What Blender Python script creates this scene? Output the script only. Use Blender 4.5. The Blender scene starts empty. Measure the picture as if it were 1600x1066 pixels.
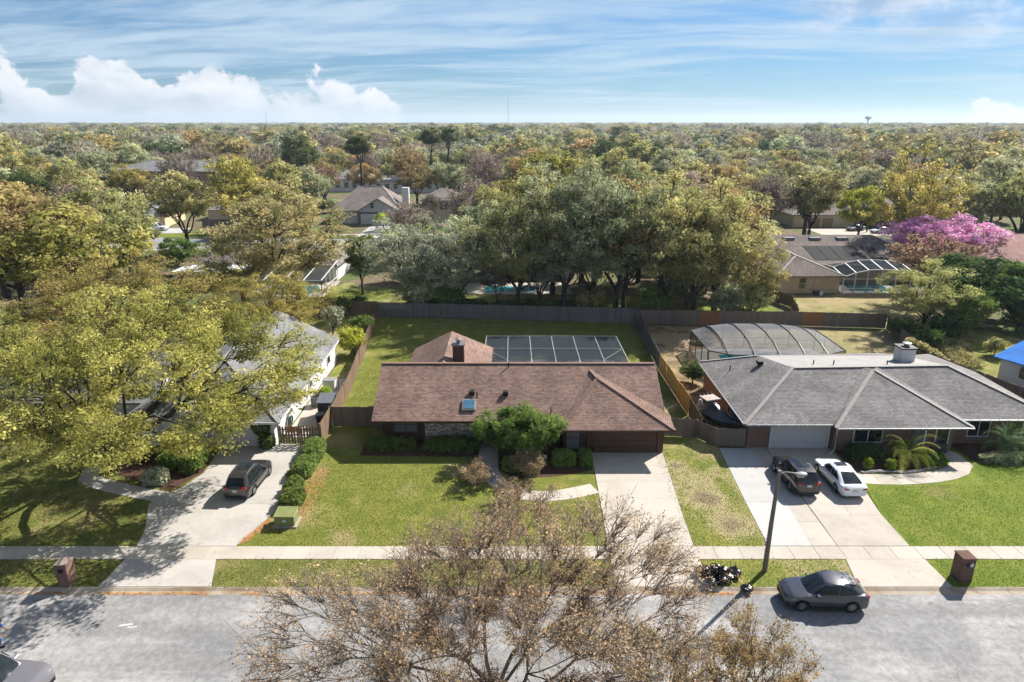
import bpy, bmesh, math, random
import numpy as np
from mathutils import Vector, Matrix, Euler
R = math.radians
SC = bpy.context.scene
COL = SC.collection

# ------------------------------------------------------------------ camera, sky, sun, exposure
CAM_H = 24.2
cam_data = bpy.data.cameras.new("camera")
cam_data.sensor_width = 36.0
cam_data.lens = 24.0
cam_data.clip_end = 30000.0
cam_data.clip_start = 0.5
cam = bpy.data.objects.new("camera", cam_data)
COL.objects.link(cam)
cam.location = (0, 0, CAM_H)
cam.rotation_euler = (R(90 - 17.77), 0, 0)
SC.camera = cam

SUN_EL, SUN_AZ = R(40), R(46)          # azimuth measured from +Y towards +X
sun_data = bpy.data.lights.new("sun", 'SUN')
sun_data.energy = 5.0
sun_data.angle = R(0.53)
sun_data.color = (1.0, 0.955, 0.88)
sun = bpy.data.objects.new("sun", sun_data)
COL.objects.link(sun)
sd = Vector((math.sin(SUN_AZ) * math.cos(SUN_EL), math.cos(SUN_AZ) * math.cos(SUN_EL), math.sin(SUN_EL)))
sun.rotation_euler = sd.to_track_quat('Z', 'Y').to_euler()

SC.view_settings.view_transform = 'Standard'
SC.view_settings.look = 'None'
SC.view_settings.exposure = 1.08
SC.view_settings.gamma = 1.0
SC.view_settings.use_curve_mapping = False
SC.render.engine = 'CYCLES'
SC.cycles.max_bounces = 6
SC.cycles.transparent_max_bounces = 8
SC.cycles.caustics_reflective = False
SC.cycles.caustics_refractive = False
SC.cycles.use_denoising = True
SC.cycles.volume_bounces = 0
SC.cycles.use_adaptive_sampling = True
SC.cycles.adaptive_threshold = 0.03


class NB:
    """Small helper round a node tree."""
    def __init__(self, tree):
        self.t = tree
        self.t.nodes.clear()

    def n(self, kind, **kw):
        nd = self.t.nodes.new(kind)
        for k, v in kw.items():
            setattr(nd, k, v)
        return nd

    def put(self, sock, v):
        if isinstance(v, bpy.types.NodeSocket):
            self.t.links.new(v, sock)
        elif v is not None:
            if hasattr(sock.default_value, '__len__') and isinstance(v, (tuple, list)):
                n = len(sock.default_value)
                v = tuple(v)[:n] + (1.0,) * (n - len(v))
            sock.default_value = v

    def m(self, op, *a, clamp=False):
        nd = self.n('ShaderNodeMath', operation=op)
        nd.use_clamp = clamp
        for i, v in enumerate(a):
            self.put(nd.inputs[i], v)
        return nd.outputs[0]

    def mix(self, fac, a, b, blend='MIX'):
        nd = self.n('ShaderNodeMix', data_type='RGBA', blend_type=blend)
        self.put(nd.inputs[0], fac)
        self.put(nd.inputs[6], a)
        self.put(nd.inputs[7], b)
        return nd.outputs[2]

    def ramp(self, v, lo, hi, a=0.0, b=1.0, smooth=True):
        nd = self.n('ShaderNodeMapRange', interpolation_type='SMOOTHSTEP' if smooth else 'LINEAR')
        nd.clamp = True
        self.put(nd.inputs[0], v)
        for i, q in enumerate((lo, hi, a, b)):
            self.put(nd.inputs[i + 1], q)
        return nd.outputs[0]

    def noise(self, vec, scale, detail=3.0, rough=0.55, dist=0.0):
        nd = self.n('ShaderNodeTexNoise')
        self.put(nd.inputs['Vector'], vec)
        nd.inputs['Scale'].default_value = scale
        nd.inputs['Detail'].default_value = detail
        nd.inputs['Roughness'].default_value = rough
        nd.inputs['Distortion'].default_value = dist
        return nd.outputs['Fac']

    def comb(self, x, y, z):
        nd = self.n('ShaderNodeCombineXYZ')
        for i, v in enumerate((x, y, z)):
            self.put(nd.inputs[i], v)
        return nd.outputs[0]

    def sep(self, v):
        nd = self.n('ShaderNodeSeparateXYZ')
        self.put(nd.inputs[0], v)
        return nd.outputs


world = bpy.data.worlds.new("World")
SC.world = world
world.use_nodes = True
W = NB(world.node_tree)
sky = W.n('ShaderNodeTexSky', sky_type='NISHITA')
sky.sun_disc = False
sky.sun_elevation = SUN_EL
sky.sun_rotation = SUN_AZ
sky.altitude = 30
sky.air_density = 1.0
sky.dust_density = 0.0
sky.ozone_density = 2.0
dirv = W.n('ShaderNodeTexCoord').outputs['Generated']
sx, sy, sz = W.sep(dirv)
el = W.m('DIVIDE', W.m('ARCSINE', sz), R(1))                     # degrees
az = W.m('DIVIDE', W.m('ARCTAN2', sx, sy), R(1))
# high cirrus: noise on a plane overhead, combed into long streaks
zc = W.m('MAXIMUM', sz, 0.015)
h = W.m('ADD', zc, 0.06)
cu, cv = W.m('DIVIDE', sx, h), W.m('DIVIDE', sy, h)
warp = W.noise(W.comb(W.m('MULTIPLY', cu, 0.35), W.m('MULTIPLY', cv, 0.35), 3.1), 1.0, 3, 0.5)
cvw = W.m('ADD', cv, W.m('MULTIPLY', warp, 2.2))
c1 = W.noise(W.comb(W.m('MULTIPLY', cu, 0.42), W.m('ADD', W.m('MULTIPLY', cvw, 1.15), W.m('MULTIPLY', cu, 0.16)), 7.7), 1.0, 6, 0.62)
c2 = W.noise(W.comb(W.m('MULTIPLY', cu, 0.16), W.m('MULTIPLY', cv, 0.28), 1.3), 1.0, 3, 0.5)
cir = W.m('MULTIPLY', W.ramp(c1, 0.40, 0.66), W.ramp(c2, 0.32, 0.56, 0.30, 1.0))
cir = W.m('MULTIPLY', cir, W.ramp(el, 0.0, 2.5, 0.35, 1.0))
cir = W.m('MULTIPLY', cir, 0.85, clamp=True)
# cumulus bank low over the horizon to the left, thinner ones to the right
bank = W.m('MAXIMUM', W.ramp(az, -6.0, -28.0, 1.7, 3.9), W.m('MULTIPLY', W.ramp(az, 29.0, 40.0), 6.5))
bank = W.m('MULTIPLY', bank, W.m('MAXIMUM', W.ramp(az, -7.5, -12.0), W.ramp(az, 30.0, 35.0)))
edge = W.noise(W.comb(W.m('MULTIPLY', az, 0.15), W.m('MULTIPLY', el, 0.05), 33.4), 1.0, 2, 0.5)
puff = W.noise(W.comb(W.m('MULTIPLY', az, 0.30), W.m('MULTIPLY', el, 0.36), 4.2), 1.0, 8, 0.60, 0.25)
top = W.m('MULTIPLY', bank, W.ramp(edge, 0.34, 0.62, 0.1, 1.35, False))
top = W.m('ADD', top, W.m('MULTIPLY', W.m('SUBTRACT', puff, 0.49), 7.5))
cum = W.ramp(W.m('SUBTRACT', top, el), -0.1, 0.45)
cum = W.m('MULTIPLY', cum, W.ramp(bank, 0.05, 0.6))
# a loose dark-bellied cloud high on the right
sc_n = W.noise(W.comb(W.m('MULTIPLY', az, 0.16), W.m('MULTIPLY', el, 0.30), 11.9), 1.0, 7, 0.58)
sc_m = W.m('MULTIPLY', W.ramp(az, 14.0, 27.0), W.ramp(el, 3.0, 9.0))
sc_c = W.m('MULTIPLY', W.ramp(W.m('ADD', sc_n, W.m('MULTIPLY', sc_m, 0.16)), 0.50, 0.68), sc_m)
shade = W.noise(W.comb(W.m('MULTIPLY', az, 0.22), W.m('MULTIPLY', el, 0.5), 15.0), 1.0, 5, 0.55)
tintc_ = W.mix(W.ramp(el, 0.0, 14.0), (0.35, 0.60, 0.88), (0.43, 0.75, 1.08))
skycol = W.mix(1.0, sky.outputs[0], tintc_, 'MULTIPLY')
skyrad = W.mix(1.0, skycol, (0.044, 0.044, 0.044), 'MULTIPLY')
skyrad = W.mix(cir, skyrad, (0.27, 0.345, 0.415))
cumc = W.mix(W.ramp(shade, 0.35, 0.65), (0.36, 0.38, 0.425), (0.49, 0.49, 0.495))
skyrad = W.mix(W.m('MULTIPLY', cum, W.ramp(puff, 0.30, 0.58, 0.62, 0.97)), skyrad, cumc)
scc = W.mix(W.ramp(shade, 0.40, 0.66), (0.19, 0.25, 0.33), (0.52, 0.50, 0.52))
skyrad = W.mix(W.m('MULTIPLY', sc_c, 0.8), skyrad, scc)
bg = W.n('ShaderNodeBackground')
W.put(bg.inputs[0], skyrad)
bg.inputs[1].default_value = 1.0
W.t.links.new(bg.outputs[0], W.n('ShaderNodeOutputWorld').inputs[0])

# ------------------------------------------------------------------ object helpers
def tag(o, label=None, cat=None, group=None, kind=None):
    for k, v in (('label', label), ('category', cat), ('group', group), ('kind', kind)):
        if v:
            o[k] = v
    return o

def empty(name, loc=(0, 0, 0), rz=0.0, label=None, cat=None, group=None):
    o = bpy.data.objects.new(name, None)
    o.empty_display_size = 0.3
    COL.objects.link(o)
    o.location = loc
    o.rotation_euler = (0, 0, rz)
    return tag(o, label, cat, group)

def link(name, mesh, parent=None, loc=(0, 0, 0), rot=(0, 0, 0)):
    o = bpy.data.objects.new(name, mesh)
    COL.objects.link(o)
    o.parent = parent
    o.location = loc
    o.rotation_euler = rot
    return o

def copy_tree(o, parent=None):
    c = o.copy()
    COL.objects.link(c)
    c.parent = parent
    for ch in list(o.children):
        copy_tree(ch, c)
    return c


class MB:
    """Collects shapes, then links them as one mesh object."""
    def __init__(self):
        self.v, self.f, self.mi = [], [], []
        self.cur = 0

    def add(self, vs, fs):
        k = len(self.v)
        self.v += [tuple(p) for p in vs]
        self.f += [tuple(i + k for i in q) for q in fs]
        self.mi += [self.cur] * len(fs)
        return self

    def box(self, x0, x1, y0, y1, z0, z1):
        vs = [(x, y, z) for z in (z0, z1) for y in (y0, y1) for x in (x0, x1)]
        return self.add(vs, [(0, 2, 3, 1), (4, 5, 7, 6), (0, 1, 5, 4), (2, 6, 7, 3), (0, 4, 6, 2), (1, 3, 7, 5)])

    def bar(self, a, b, w, t, up=(0, 0, 1)):
        a, b = Vector(a), Vector(b)
        d = (b - a).normalized()
        s = d.cross(Vector(up))
        if s.length < 1e-4:
            s = d.cross(Vector((1, 0, 0)))
        s = s.normalized() * w / 2
        u = s.cross(d).normalized() * t / 2
        vs = [p + i * s + j * u for p in (a, b) for j in (-1, 1) for i in (-1, 1)]
        return self.add(vs, [(0, 2, 3, 1), (4, 5, 7, 6), (0, 1, 5, 4), (2, 6, 7, 3), (0, 4, 6, 2), (1, 3, 7, 5)])

    def tube(self, pts, rad, n=6, cap=True):
        pts = [Vector(p) for p in pts]
        rr = rad if isinstance(rad, (list, tuple)) else [rad] * len(pts)
        rings = []
        for i, p in enumerate(pts):
            d = (pts[min(i + 1, len(pts) - 1)] - pts[max(i - 1, 0)]).normalized()
            s = d.cross(Vector((0, 0, 1)))
            if s.length < 0.05:
                s = d.cross(Vector((1, 0, 0)))
            s.normalize()
            u = d.cross(s)
            rings.append([p + (s * math.cos(2 * math.pi * k / n) + u * math.sin(2 * math.pi * k / n)) * rr[i] for k in range(n)])
        vs = [q for r_ in rings for q in r_]
        fs = [(i * n + k, i * n + (k + 1) % n, (i + 1) * n + (k + 1) % n, (i + 1) * n + k) for i in range(len(pts) - 1) for k in range(n)]
        if cap:
            fs += [tuple(range(n - 1, -1, -1)), tuple((len(pts) - 1) * n + k for k in range(n))]
        return self.add(vs, fs)

    def prism(self, poly, z0, z1):
        n = len(poly)
        a = sum(poly[i][0] * poly[(i + 1) % n][1] - poly[(i + 1) % n][0] * poly[i][1] for i in range(n))
        if a < 0:
            poly = poly[::-1]
        vs = [(p[0], p[1], z0) for p in poly] + [(p[0], p[1], z1) for p in poly]
        fs = [tuple(range(n - 1, -1, -1)), tuple(range(n, 2 * n))] + [(i, (i + 1) % n, n + (i + 1) % n, n + i) for i in range(n)]
        return self.add(vs, fs)

    def lathe(self, prof, n=16, c=(0, 0, 0)):
        vs = [(c[0] + r_ * math.cos(2 * math.pi * k / n), c[1] + r_ * math.sin(2 * math.pi * k / n), c[2] + z) for r_, z in prof for k in range(n)]
        fs = [(i * n + k, i * n + (k + 1) % n, (i + 1) * n + (k + 1) % n, (i + 1) * n + k) for i in range(len(prof) - 1) for k in range(n)]
        return self.add(vs, fs)

    def build(self, name, mat, parent=None, loc=(0, 0, 0), rot=(0, 0, 0), bevel=0.0, smooth=None):
        me = bpy.data.meshes.new(name)
        me.from_pydata(self.v, [], self.f)
        mats = mat if isinstance(mat, (list, tuple)) else [mat]
        for m_ in mats:
            me.materials.append(m_)
        if len(mats) > 1:
            me.polygons.foreach_set('material_index', self.mi)
        if bevel:
            bm = bmesh.new()
            bm.from_mesh(me)
            bmesh.ops.remove_doubles(bm, verts=bm.verts, dist=1e-5)
            bmesh.ops.bevel(bm, geom=bm.edges[:], offset=bevel, segments=1, affect='EDGES', clamp_overlap=True)
            bm.to_mesh(me)
            bm.free()
        if smooth is not None:
            me.polygons.foreach_set('use_smooth', [True] * len(me.polygons))
            me.set_sharp_from_angle(angle=R(smooth))
        me.update()
        return link(name, me, parent, loc, rot)


def struct(o, kind='structure'):
    o['kind'] = kind
    return o

def mesh_np(name, verts, faces_quads, mats, tint=None, parent=None, loc=(0, 0, 0), make_obj=True):
    """Fast mesh from numpy arrays: verts (n,3), faces (m,4)."""
    me = bpy.data.meshes.new(name)
    nv, nf = len(verts), len(faces_quads)
    k = faces_quads.shape[1]
    me.vertices.add(nv)
    me.vertices.foreach_set('co', np.asarray(verts, np.float32).ravel())
    me.loops.add(nf * k)
    me.loops.foreach_set('vertex_index', np.asarray(faces_quads, np.int32).ravel())
    me.polygons.add(nf)
    me.polygons.foreach_set('loop_start', np.arange(0, nf * k, k, dtype=np.int32))
    me.polygons.foreach_set('loop_total', np.full(nf, k, np.int32))
    me.update(calc_edges=True)
    if tint is not None:
        at = me.attributes.new('tint', 'FLOAT', 'FACE')
        at.data.foreach_set('value', np.asarray(tint, np.float32))
    for m_ in (mats if isinstance(mats, (list, tuple)) else [mats]):
        me.materials.append(m_)
    return link(name, me, parent, loc) if make_obj else me

# ------------------------------------------------------------------ materials
MATS = {}

def new_mat(name):
    m_ = bpy.data.materials.new(name)
    m_.use_nodes = True
    MATS[name] = m_
    return m_, NB(m_.node_tree)

def finish(nb, col, rough=0.8, bump=None, bdist=0.02, bstr=0.5, metal=0.0, spec=0.3, coat=0.0):
    p = nb.n('ShaderNodeBsdfPrincipled')
    nb.put(p.inputs['Base Color'], col)
    nb.put(p.inputs['Roughness'], rough)
    nb.put(p.inputs['Metallic'], metal)
    nb.put(p.inputs['Specular IOR Level'], spec)
    if coat:
        p.inputs['Coat Weight'].default_value = coat
        p.inputs['Coat Roughness'].default_value = 0.04
    if bump is not None:
        b = nb.n('ShaderNodeBump')
        b.inputs['Strength'].default_value = bstr
        b.inputs['Distance'].default_value = bdist
        nb.put(b.inputs['Height'], bump)
        nb.t.links.new(b.outputs[0], p.inputs['Normal'])
    nb.t.links.new(p.outputs[0], nb.n('ShaderNodeOutputMaterial').inputs[0])
    return p

def pos(nb):
    return nb.n('ShaderNodeNewGeometry').outputs['Position']

def objc(nb):
    return nb.n('ShaderNodeTexCoord').outputs['Object']

def simple(name, col, rough=0.7, col2=None, scale=4.0, bump=0.0, bscale=None, metal=0.0, spec=0.3, coat=0.0, det=5, world_pos=False):
    m_, nb = new_mat(name)
    col = tuple(q * 0.84 for q in col)
    col2 = tuple(q * 0.84 for q in col2) if col2 else None
    v = pos(nb) if world_pos else objc(nb)
    nz = nb.noise(v, scale, det, 0.6)
    col2 = col2 or tuple(q * 0.72 for q in col)
    cc = nb.mix(nb.ramp(nz, 0.32, 0.68), col2, col)
    bn = nb.noise(v, bscale or scale * 6, 4, 0.6) if bump else None
    finish(nb, cc, rough, bn, 0.02, bump, metal, spec, coat)
    return m_

def grass_mat(name, green, dry, lime, dry_lo=0.52, dry_hi=0.72, seed=0.0, spots=(), soil=(0.20, 0.15, 0.10)):
    m_, nb = new_mat(name)
    green, dry, lime = tuple(q * 0.86 for q in green), tuple(q * 0.84 for q in dry), tuple(q * 0.88 for q in lime)
    p = pos(nb)
    mp = nb.n('ShaderNodeVectorMath', operation='ADD')
    nb.put(mp.inputs[0], p)
    mp.inputs[1].default_value = (seed * 13.7, seed * 7.1, seed)
    q = mp.outputs[0]
    big = nb.noise(q, 0.16, 4, 0.6, 0.4)
    mid = nb.noise(q, 0.75, 5, 0.65)
    fine = nb.noise(q, 9.0, 5, 0.7)
    tiny = nb.noise(q, 34.0, 3, 0.7)
    c = nb.mix(nb.ramp(mid, 0.3, 0.7), green, lime)
    d = nb.m('ADD', nb.m('MULTIPLY', big, 0.62), nb.m('MULTIPLY', mid, 0.38))
    d = nb.m('ADD', d, nb.m('MULTIPLY', nb.m('SUBTRACT', fine, 0.5), 0.30))
    for sx_, sy_, sr_ in spots:                      # worn patches of their own shape
        vd_ = nb.n('ShaderNodeVectorMath', operation='DISTANCE')
        nb.put(vd_.inputs[0], p)
        vd_.inputs[1].default_value = (sx_, sy_, 0.0)
        d = nb.m('ADD', d, nb.m('MULTIPLY', nb.ramp(vd_.outputs['Value'], 0.0, sr_, 1.0, 0.0), 0.22))
    c = nb.mix(nb.ramp(d, dry_lo, dry_hi), c, dry)
    c = nb.mix(nb.ramp(d, dry_hi + 0.02, dry_hi + 0.14), c, soil)
    g = nb.m('ADD', nb.m('MULTIPLY', fine, 0.5), nb.m('MULTIPLY', tiny, 0.5))
    c = nb.mix(1.0, c, nb.mix(nb.ramp(g, 0.34, 0.66), (0.30, 0.32, 0.30), (1.7, 1.7, 1.6)), 'MULTIPLY')
    hh = nb.m('ADD', nb.m('MULTIPLY', fine, 0.4), nb.m('MULTIPLY', tiny, 0.6))
    finish(nb, c, 0.9, hh, 0.07, 0.9, spec=0.1)
    return m_

def concrete_mat(name, base, dark, seed=0.0, stain=0.5):
    m_, nb = new_mat(name)
    base, dark = tuple(q * 0.76 for q in base), tuple(q * 0.74 for q in dark)
    p = pos(nb)
    rnd = nb.n('ShaderNodeObjectInfo').outputs['Random']
    big = nb.noise(p, 0.35 + seed * 0.01, 5, 0.6, 0.6)
    mid = nb.noise(p, 2.3, 6, 0.7)
    fine = nb.noise(p, 22.0, 4, 0.7)
    c = nb.mix(nb.m('MULTIPLY', nb.ramp(big, 0.40, 0.72), stain), base, dark)
    c = nb.mix(nb.m('MULTIPLY', nb.ramp(mid, 0.52, 0.8), stain), c, tuple(q * 0.75 for q in dark))
    c = nb.mix(1.0, c, nb.mix(nb.ramp(fine, 0.3, 0.7), (0.90, 0.90, 0.90), (1.06, 1.06, 1.06)), 'MULTIPLY')
    v = nb.ramp(rnd, 0, 1, 0.93, 1.05, False)
    c = nb.mix(1.0, c, nb.comb(v, v, v), 'MULTIPLY')
    finish(nb, c, 0.85, fine, 0.01, 0.35, spec=0.2)
    return m_

def shingle_mat(name, ca, cb, cc, course=0.145, wid=0.30, bump=0.7):
    m_, nb = new_mat(name)
    ca, cb, cc = [tuple(q * 1.12 for q in c_) for c_ in (ca, cb, cc)]
    uv = nb.n('ShaderNodeUVMap').outputs[0]
    br = nb.n('ShaderNodeTexBrick')
    nb.put(br.inputs['Vector'], uv)
    br.inputs['Scale'].default_value = 1.0
    br.inputs['Brick Width'].default_value = wid
    br.inputs['Row Height'].default_value = course
    br.inputs['Mortar Size'].default_value = 0.013
    br.inputs['Mortar Smooth'].default_value = 0.2
    br.inputs['Bias'].default_value = 0.0
    nb.put(br.inputs['Color1'], ca)
    nb.put(br.inputs['Color2'], cb)
    nb.put(br.inputs['Mortar'], tuple(q * 0.35 for q in cb))
    p = pos(nb)
    n1 = nb.noise(p, 0.5, 4, 0.6)
    n2 = nb.noise(p, 7.0, 4, 0.7)
    c = nb.mix(nb.m('MULTIPLY', nb.ramp(n2, 0.45, 0.75), 0.6), br.outputs[0], cc)
    v = nb.ramp(n1, 0.28, 0.72, 0.74, 1.16)
    c = nb.mix(1.0, c, nb.comb(v, v, v), 'MULTIPLY')
    # each course laps the one below: a saw-tooth relief
    us = nb.sep(uv)
    saw = nb.m('FRACT', nb.m('DIVIDE', us[1], course))
    hgt = nb.m('SUBTRACT', nb.m('MULTIPLY', br.outputs['Fac'], -0.5), saw)
    c = nb.mix(nb.m('MULTIPLY', nb.ramp(saw, 0.0, 0.30, 1.0, 0.0), 0.42), c, tuple(q * 0.38 for q in cb))
    finish(nb, c, 0.92, hgt, 0.012, bump, spec=0.15)
    return m_

def brick_mat(name, ca, cb, mortar, bw=0.22, bh=0.075):
    m_, nb = new_mat(name)
    p = pos(nb)
    x, y, z = nb.sep(p)
    vec = nb.comb(nb.m('ADD', x, y), z, 0.0)
    br = nb.n('ShaderNodeTexBrick')
    nb.put(br.inputs['Vector'], vec)
    br.inputs['Scale'].default_value = 1.0
    br.inputs['Brick Width'].default_value = bw
    br.inputs['Row Height'].default_value = bh
    br.inputs['Mortar Size'].default_value = 0.008
    nb.put(br.inputs['Color1'], ca)
    nb.put(br.inputs['Color2'], cb)
    nb.put(br.inputs['Mortar'], mortar)
    n1 = nb.noise(p, 3.0, 4, 0.6)
    c = nb.mix(nb.m('MULTIPLY', nb.ramp(n1, 0.4, 0.7), 0.4), br.outputs[0], tuple(q * 0.6 for q in ca))
    finish(nb, c, 0.9, br.outputs['Fac'], 0.01, -0.6, spec=0.2)
    return m_

def wood_mat(name, ca, cb, grey):
    m_, nb = new_mat(name)
    o = objc(nb)
    x, y, z = nb.sep(o)
    rnd = nb.n('ShaderNodeObjectInfo').outputs['Random']
    cell = nb.n('ShaderNodeTexWhiteNoise', noise_dimensions='2D')
    nb.put(cell.inputs['Vector'], nb.comb(nb.m('FLOOR', nb.m('DIVIDE', x, 0.15)), nb.m('MULTIPLY', rnd, 50.0), 0.0))
    grain = nb.noise(nb.comb(nb.m('MULTIPLY', x, 30.0), y, nb.m('MULTIPLY', z, 2.0)), 1.0, 4, 0.6)
    stain = nb.noise(pos(nb), 0.9, 4, 0.6)
    c = nb.mix(cell.outputs[0], ca, cb)
    c = nb.mix(nb.m('MULTIPLY', nb.ramp(stain, 0.35, 0.7), 0.75), c, grey)
    c = nb.mix(1.0, c, nb.mix(nb.ramp(grain, 0.3, 0.7), (0.72, 0.72, 0.72), (1.15, 1.15, 1.15)), 'MULTIPLY')
    finish(nb, c, 0.85, grain, 0.006, 0.4, spec=0.2)
    return m_

def leaf_mat(name, ca, cb, cc, trans=0.35, hue=0.02, val=0.22):
    """Foliage: tint 0..1 per clump and leaf blends three leaf colours; each tree shifts a little."""
    m_, nb = new_mat(name)
    ca, cb, cc = [tuple(min(.85, q * 1.85) for q in c_) for c_ in (ca, cb, cc)]
    trans = min(.50, trans + .08)
    at = nb.n('ShaderNodeAttribute')
    at.attribute_name = 'tint'
    t = at.outputs['Fac']
    rnd = nb.n('ShaderNodeObjectInfo').outputs['Random']
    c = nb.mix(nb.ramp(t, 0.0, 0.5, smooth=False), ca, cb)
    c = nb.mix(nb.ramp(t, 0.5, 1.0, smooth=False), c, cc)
    hs = nb.n('ShaderNodeHueSaturation')
    nb.put(hs.inputs['Hue'], nb.ramp(rnd, 0, 1, 0.5 - hue, 0.5 + hue, False))
    hs.inputs['Saturation'].default_value = 1.0
    r2 = nb.m('FRACT', nb.m('MULTIPLY', rnd, 7.31))
    nb.put(hs.inputs['Value'], nb.ramp(r2, 0, 1, 1 - val, 1 + val, False))
    nb.put(hs.inputs['Color'], c)
    d = nb.n('ShaderNodeBsdfDiffuse')
    nb.put(d.inputs[0], hs.outputs[0])
    tr = nb.n('ShaderNodeBsdfTranslucent')
    nb.put(tr.inputs[0], hs.outputs[0])
    mx = nb.n('ShaderNodeMixShader')
    mx.inputs[0].default_value = trans
    nb.t.links.new(d.outputs[0], mx.inputs[1])
    nb.t.links.new(tr.outputs[0], mx.inputs[2])
    nb.t.links.new(mx.outputs[0], nb.n('ShaderNodeOutputMaterial').inputs[0])
    return m_

def screen_mat(name, col, clear):
    m_, nb = new_mat(name)
    d = nb.n('ShaderNodeBsdfDiffuse')
    nb.put(d.inputs[0], col)
    tr = nb.n('ShaderNodeBsdfTransparent')
    mx = nb.n('ShaderNodeMixShader')
    mx.inputs[0].default_value = clear
    nb.t.links.new(d.outputs[0], mx.inputs[1])
    nb.t.links.new(tr.outputs[0], mx.inputs[2])
    nb.t.links.new(mx.outputs[0], nb.n('ShaderNodeOutputMaterial').inputs[0])
    return m_

# ground
def asphalt():
    m_, nb = new_mat('asphalt')
    p = pos(nb)
    big = nb.noise(p, 0.10, 5, 0.6, 0.5)
    mid = nb.noise(p, 0.8, 5, 0.65)
    x, y, z = nb.sep(p)
    lane = nb.noise(nb.comb(nb.m('MULTIPLY', x, 0.05), nb.m('MULTIPLY', y, 0.55), 0.0), 1.0, 4, 0.6)
    fine = nb.noise(p, 30.0, 3, 0.7)
    c = nb.mix(nb.ramp(lane, 0.38, 0.62), (0.245, 0.236, 0.232), (0.345, 0.334, 0.330))
    c = nb.mix(nb.m('MULTIPLY', nb.ramp(big, 0.42, 0.62), 0.8), c, (0.175, 0.178, 0.182))
    c = nb.mix(nb.m('MULTIPLY', nb.ramp(mid, 0.56, 0.75), 0.35), c, (0.36, 0.35, 0.345))
    c = nb.mix(1.0, c, nb.mix(nb.ramp(fine, 0.3, 0.7), (0.52, 0.52, 0.52), (1.42, 1.42, 1.42)), 'MULTIPLY')
    mott = nb.noise(p, 3.4, 6, 0.72)
    c = nb.mix(1.0, c, nb.mix(nb.ramp(mott, 0.34, 0.66), (0.80, 0.79, 0.78), (1.14, 1.14, 1.13)), 'MULTIPLY')
    spot = nb.noise(p, 1.1, 3, 0.5)
    c = nb.mix(nb.m('MULTIPLY', nb.ramp(spot, 0.66, 0.74), 0.45), c, (0.13, 0.125, 0.12))
    trk = nb.m('ABSOLUTE', nb.m('SUBTRACT', nb.m('FRACT', nb.m('DIVIDE', nb.m('ADD', y, nb.m('MULTIPLY', mid, 0.25)), 1.75)), 0.5))
    c = nb.mix(nb.m('MULTIPLY', nb.ramp(trk, 0.30, 0.48), 0.22), c, (0.17, 0.165, 0.16))
    wv = nb.n('ShaderNodeVectorMath', operation='ADD')
    nb.put(wv.inputs[0], p)
    wn = nb.n('ShaderNodeTexNoise')
    nb.put(wn.inputs['Vector'], p)
    wn.inputs['Scale'].default_value = 0.7
    wn.inputs['Detail'].default_value = 5
    nb.put(wv.inputs[1], wn.outputs['Color'])
    vo = nb.n('ShaderNodeTexVoronoi', feature='DISTANCE_TO_EDGE')
    nb.put(vo.inputs['Vector'], wv.outputs[0])
    vo.inputs['Scale'].default_value = 0.28
    crack = nb.m('MULTIPLY', nb.ramp(vo.outputs['Distance'], 0.0, 0.011, 1.0, 0.0), nb.ramp(nb.noise(p, 0.22, 2, 0.5), 0.44, 0.56))
    c = nb.mix(nb.m('MULTIPLY', crack, 0.42), c, (0.12, 0.12, 0.12))
    finish(nb, c, 0.88, fine, 0.01, 0.4, spec=0.25)
    return m_
asphalt()

def soil_mat():
    m_, nb = new_mat('soil')
    p = pos(nb)
    n1 = nb.noise(p, 0.12, 5, 0.6)
    n2 = nb.noise(p, 1.4, 6, 0.7)
    n3 = nb.noise(p, 14.0, 4, 0.7)
    c = nb.mix(nb.ramp(n2, 0.35, 0.65), (0.10, 0.075, 0.045), (0.21, 0.16, 0.105))
    c = nb.mix(nb.ramp(n1, 0.44, 0.58), c, (0.085, 0.115, 0.035))
    c = nb.mix(1.0, c, nb.mix(nb.ramp(n3, 0.3, 0.7), (0.6, 0.6, 0.6), (1.35, 1.35, 1.35)), 'MULTIPLY')
    finish(nb, c, 0.95, n3, 0.04, 0.7, spec=0.1)
soil_mat()
grass_mat('grass_main', (0.125, 0.150, 0.030), (0.30, 0.25, 0.115), (0.200, 0.200, 0.042), 0.53, 0.72, 0.0, ((-7.3, 41.9, 1.9), (-14.2, 38.5, 2.6), (-4.5, 44.6, 1.6), (-14.6, 44.5, 2.2), (-13.8, 49.5, 2.6), (-10.5, 36.0, 1.8)))
grass_mat('grass_lush', (0.115, 0.160, 0.022), (0.22, 0.20, 0.07), (0.190, 0.218, 0.034), 0.52, 0.76, 2.0, ((29.4, 41.6, 2.2), (35.5, 39.5, 1.6)))
grass_mat('grass_verge', (0.115, 0.130, 0.034), (0.29, 0.225, 0.115), (0.180, 0.180, 0.05), 0.50, 0.68, 4.0)
grass_mat('grass_patchy', (0.145, 0.175, 0.036), (0.36, 0.30, 0.165), (0.235, 0.225, 0.055), 0.46, 0.62, 6.0, ((12.9, 40.6, 1.8), (13.8, 37.2, 2.2), (12.1, 45.2, 1.4)))
grass_mat('grass_dry', (0.16, 0.165, 0.045), (0.34, 0.27, 0.145), (0.25, 0.22, 0.09), 0.36, 0.56, 8.0)
grass_mat('leaf_litter', (0.15, 0.110, 0.060), (0.38, 0.28, 0.185), (0.25, 0.185, 0.110), 0.46, 0.58, 9.0)
concrete_mat('concrete', (0.56, 0.505, 0.435), (0.40, 0.345, 0.28), 1)
concrete_mat('concrete_pale', (0.55, 0.535, 0.515), (0.46, 0.445, 0.42), 2, 0.5)
concrete_mat('concrete_worn', (0.50, 0.465, 0.425), (0.37, 0.335, 0.30), 3, 0.8)
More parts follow.
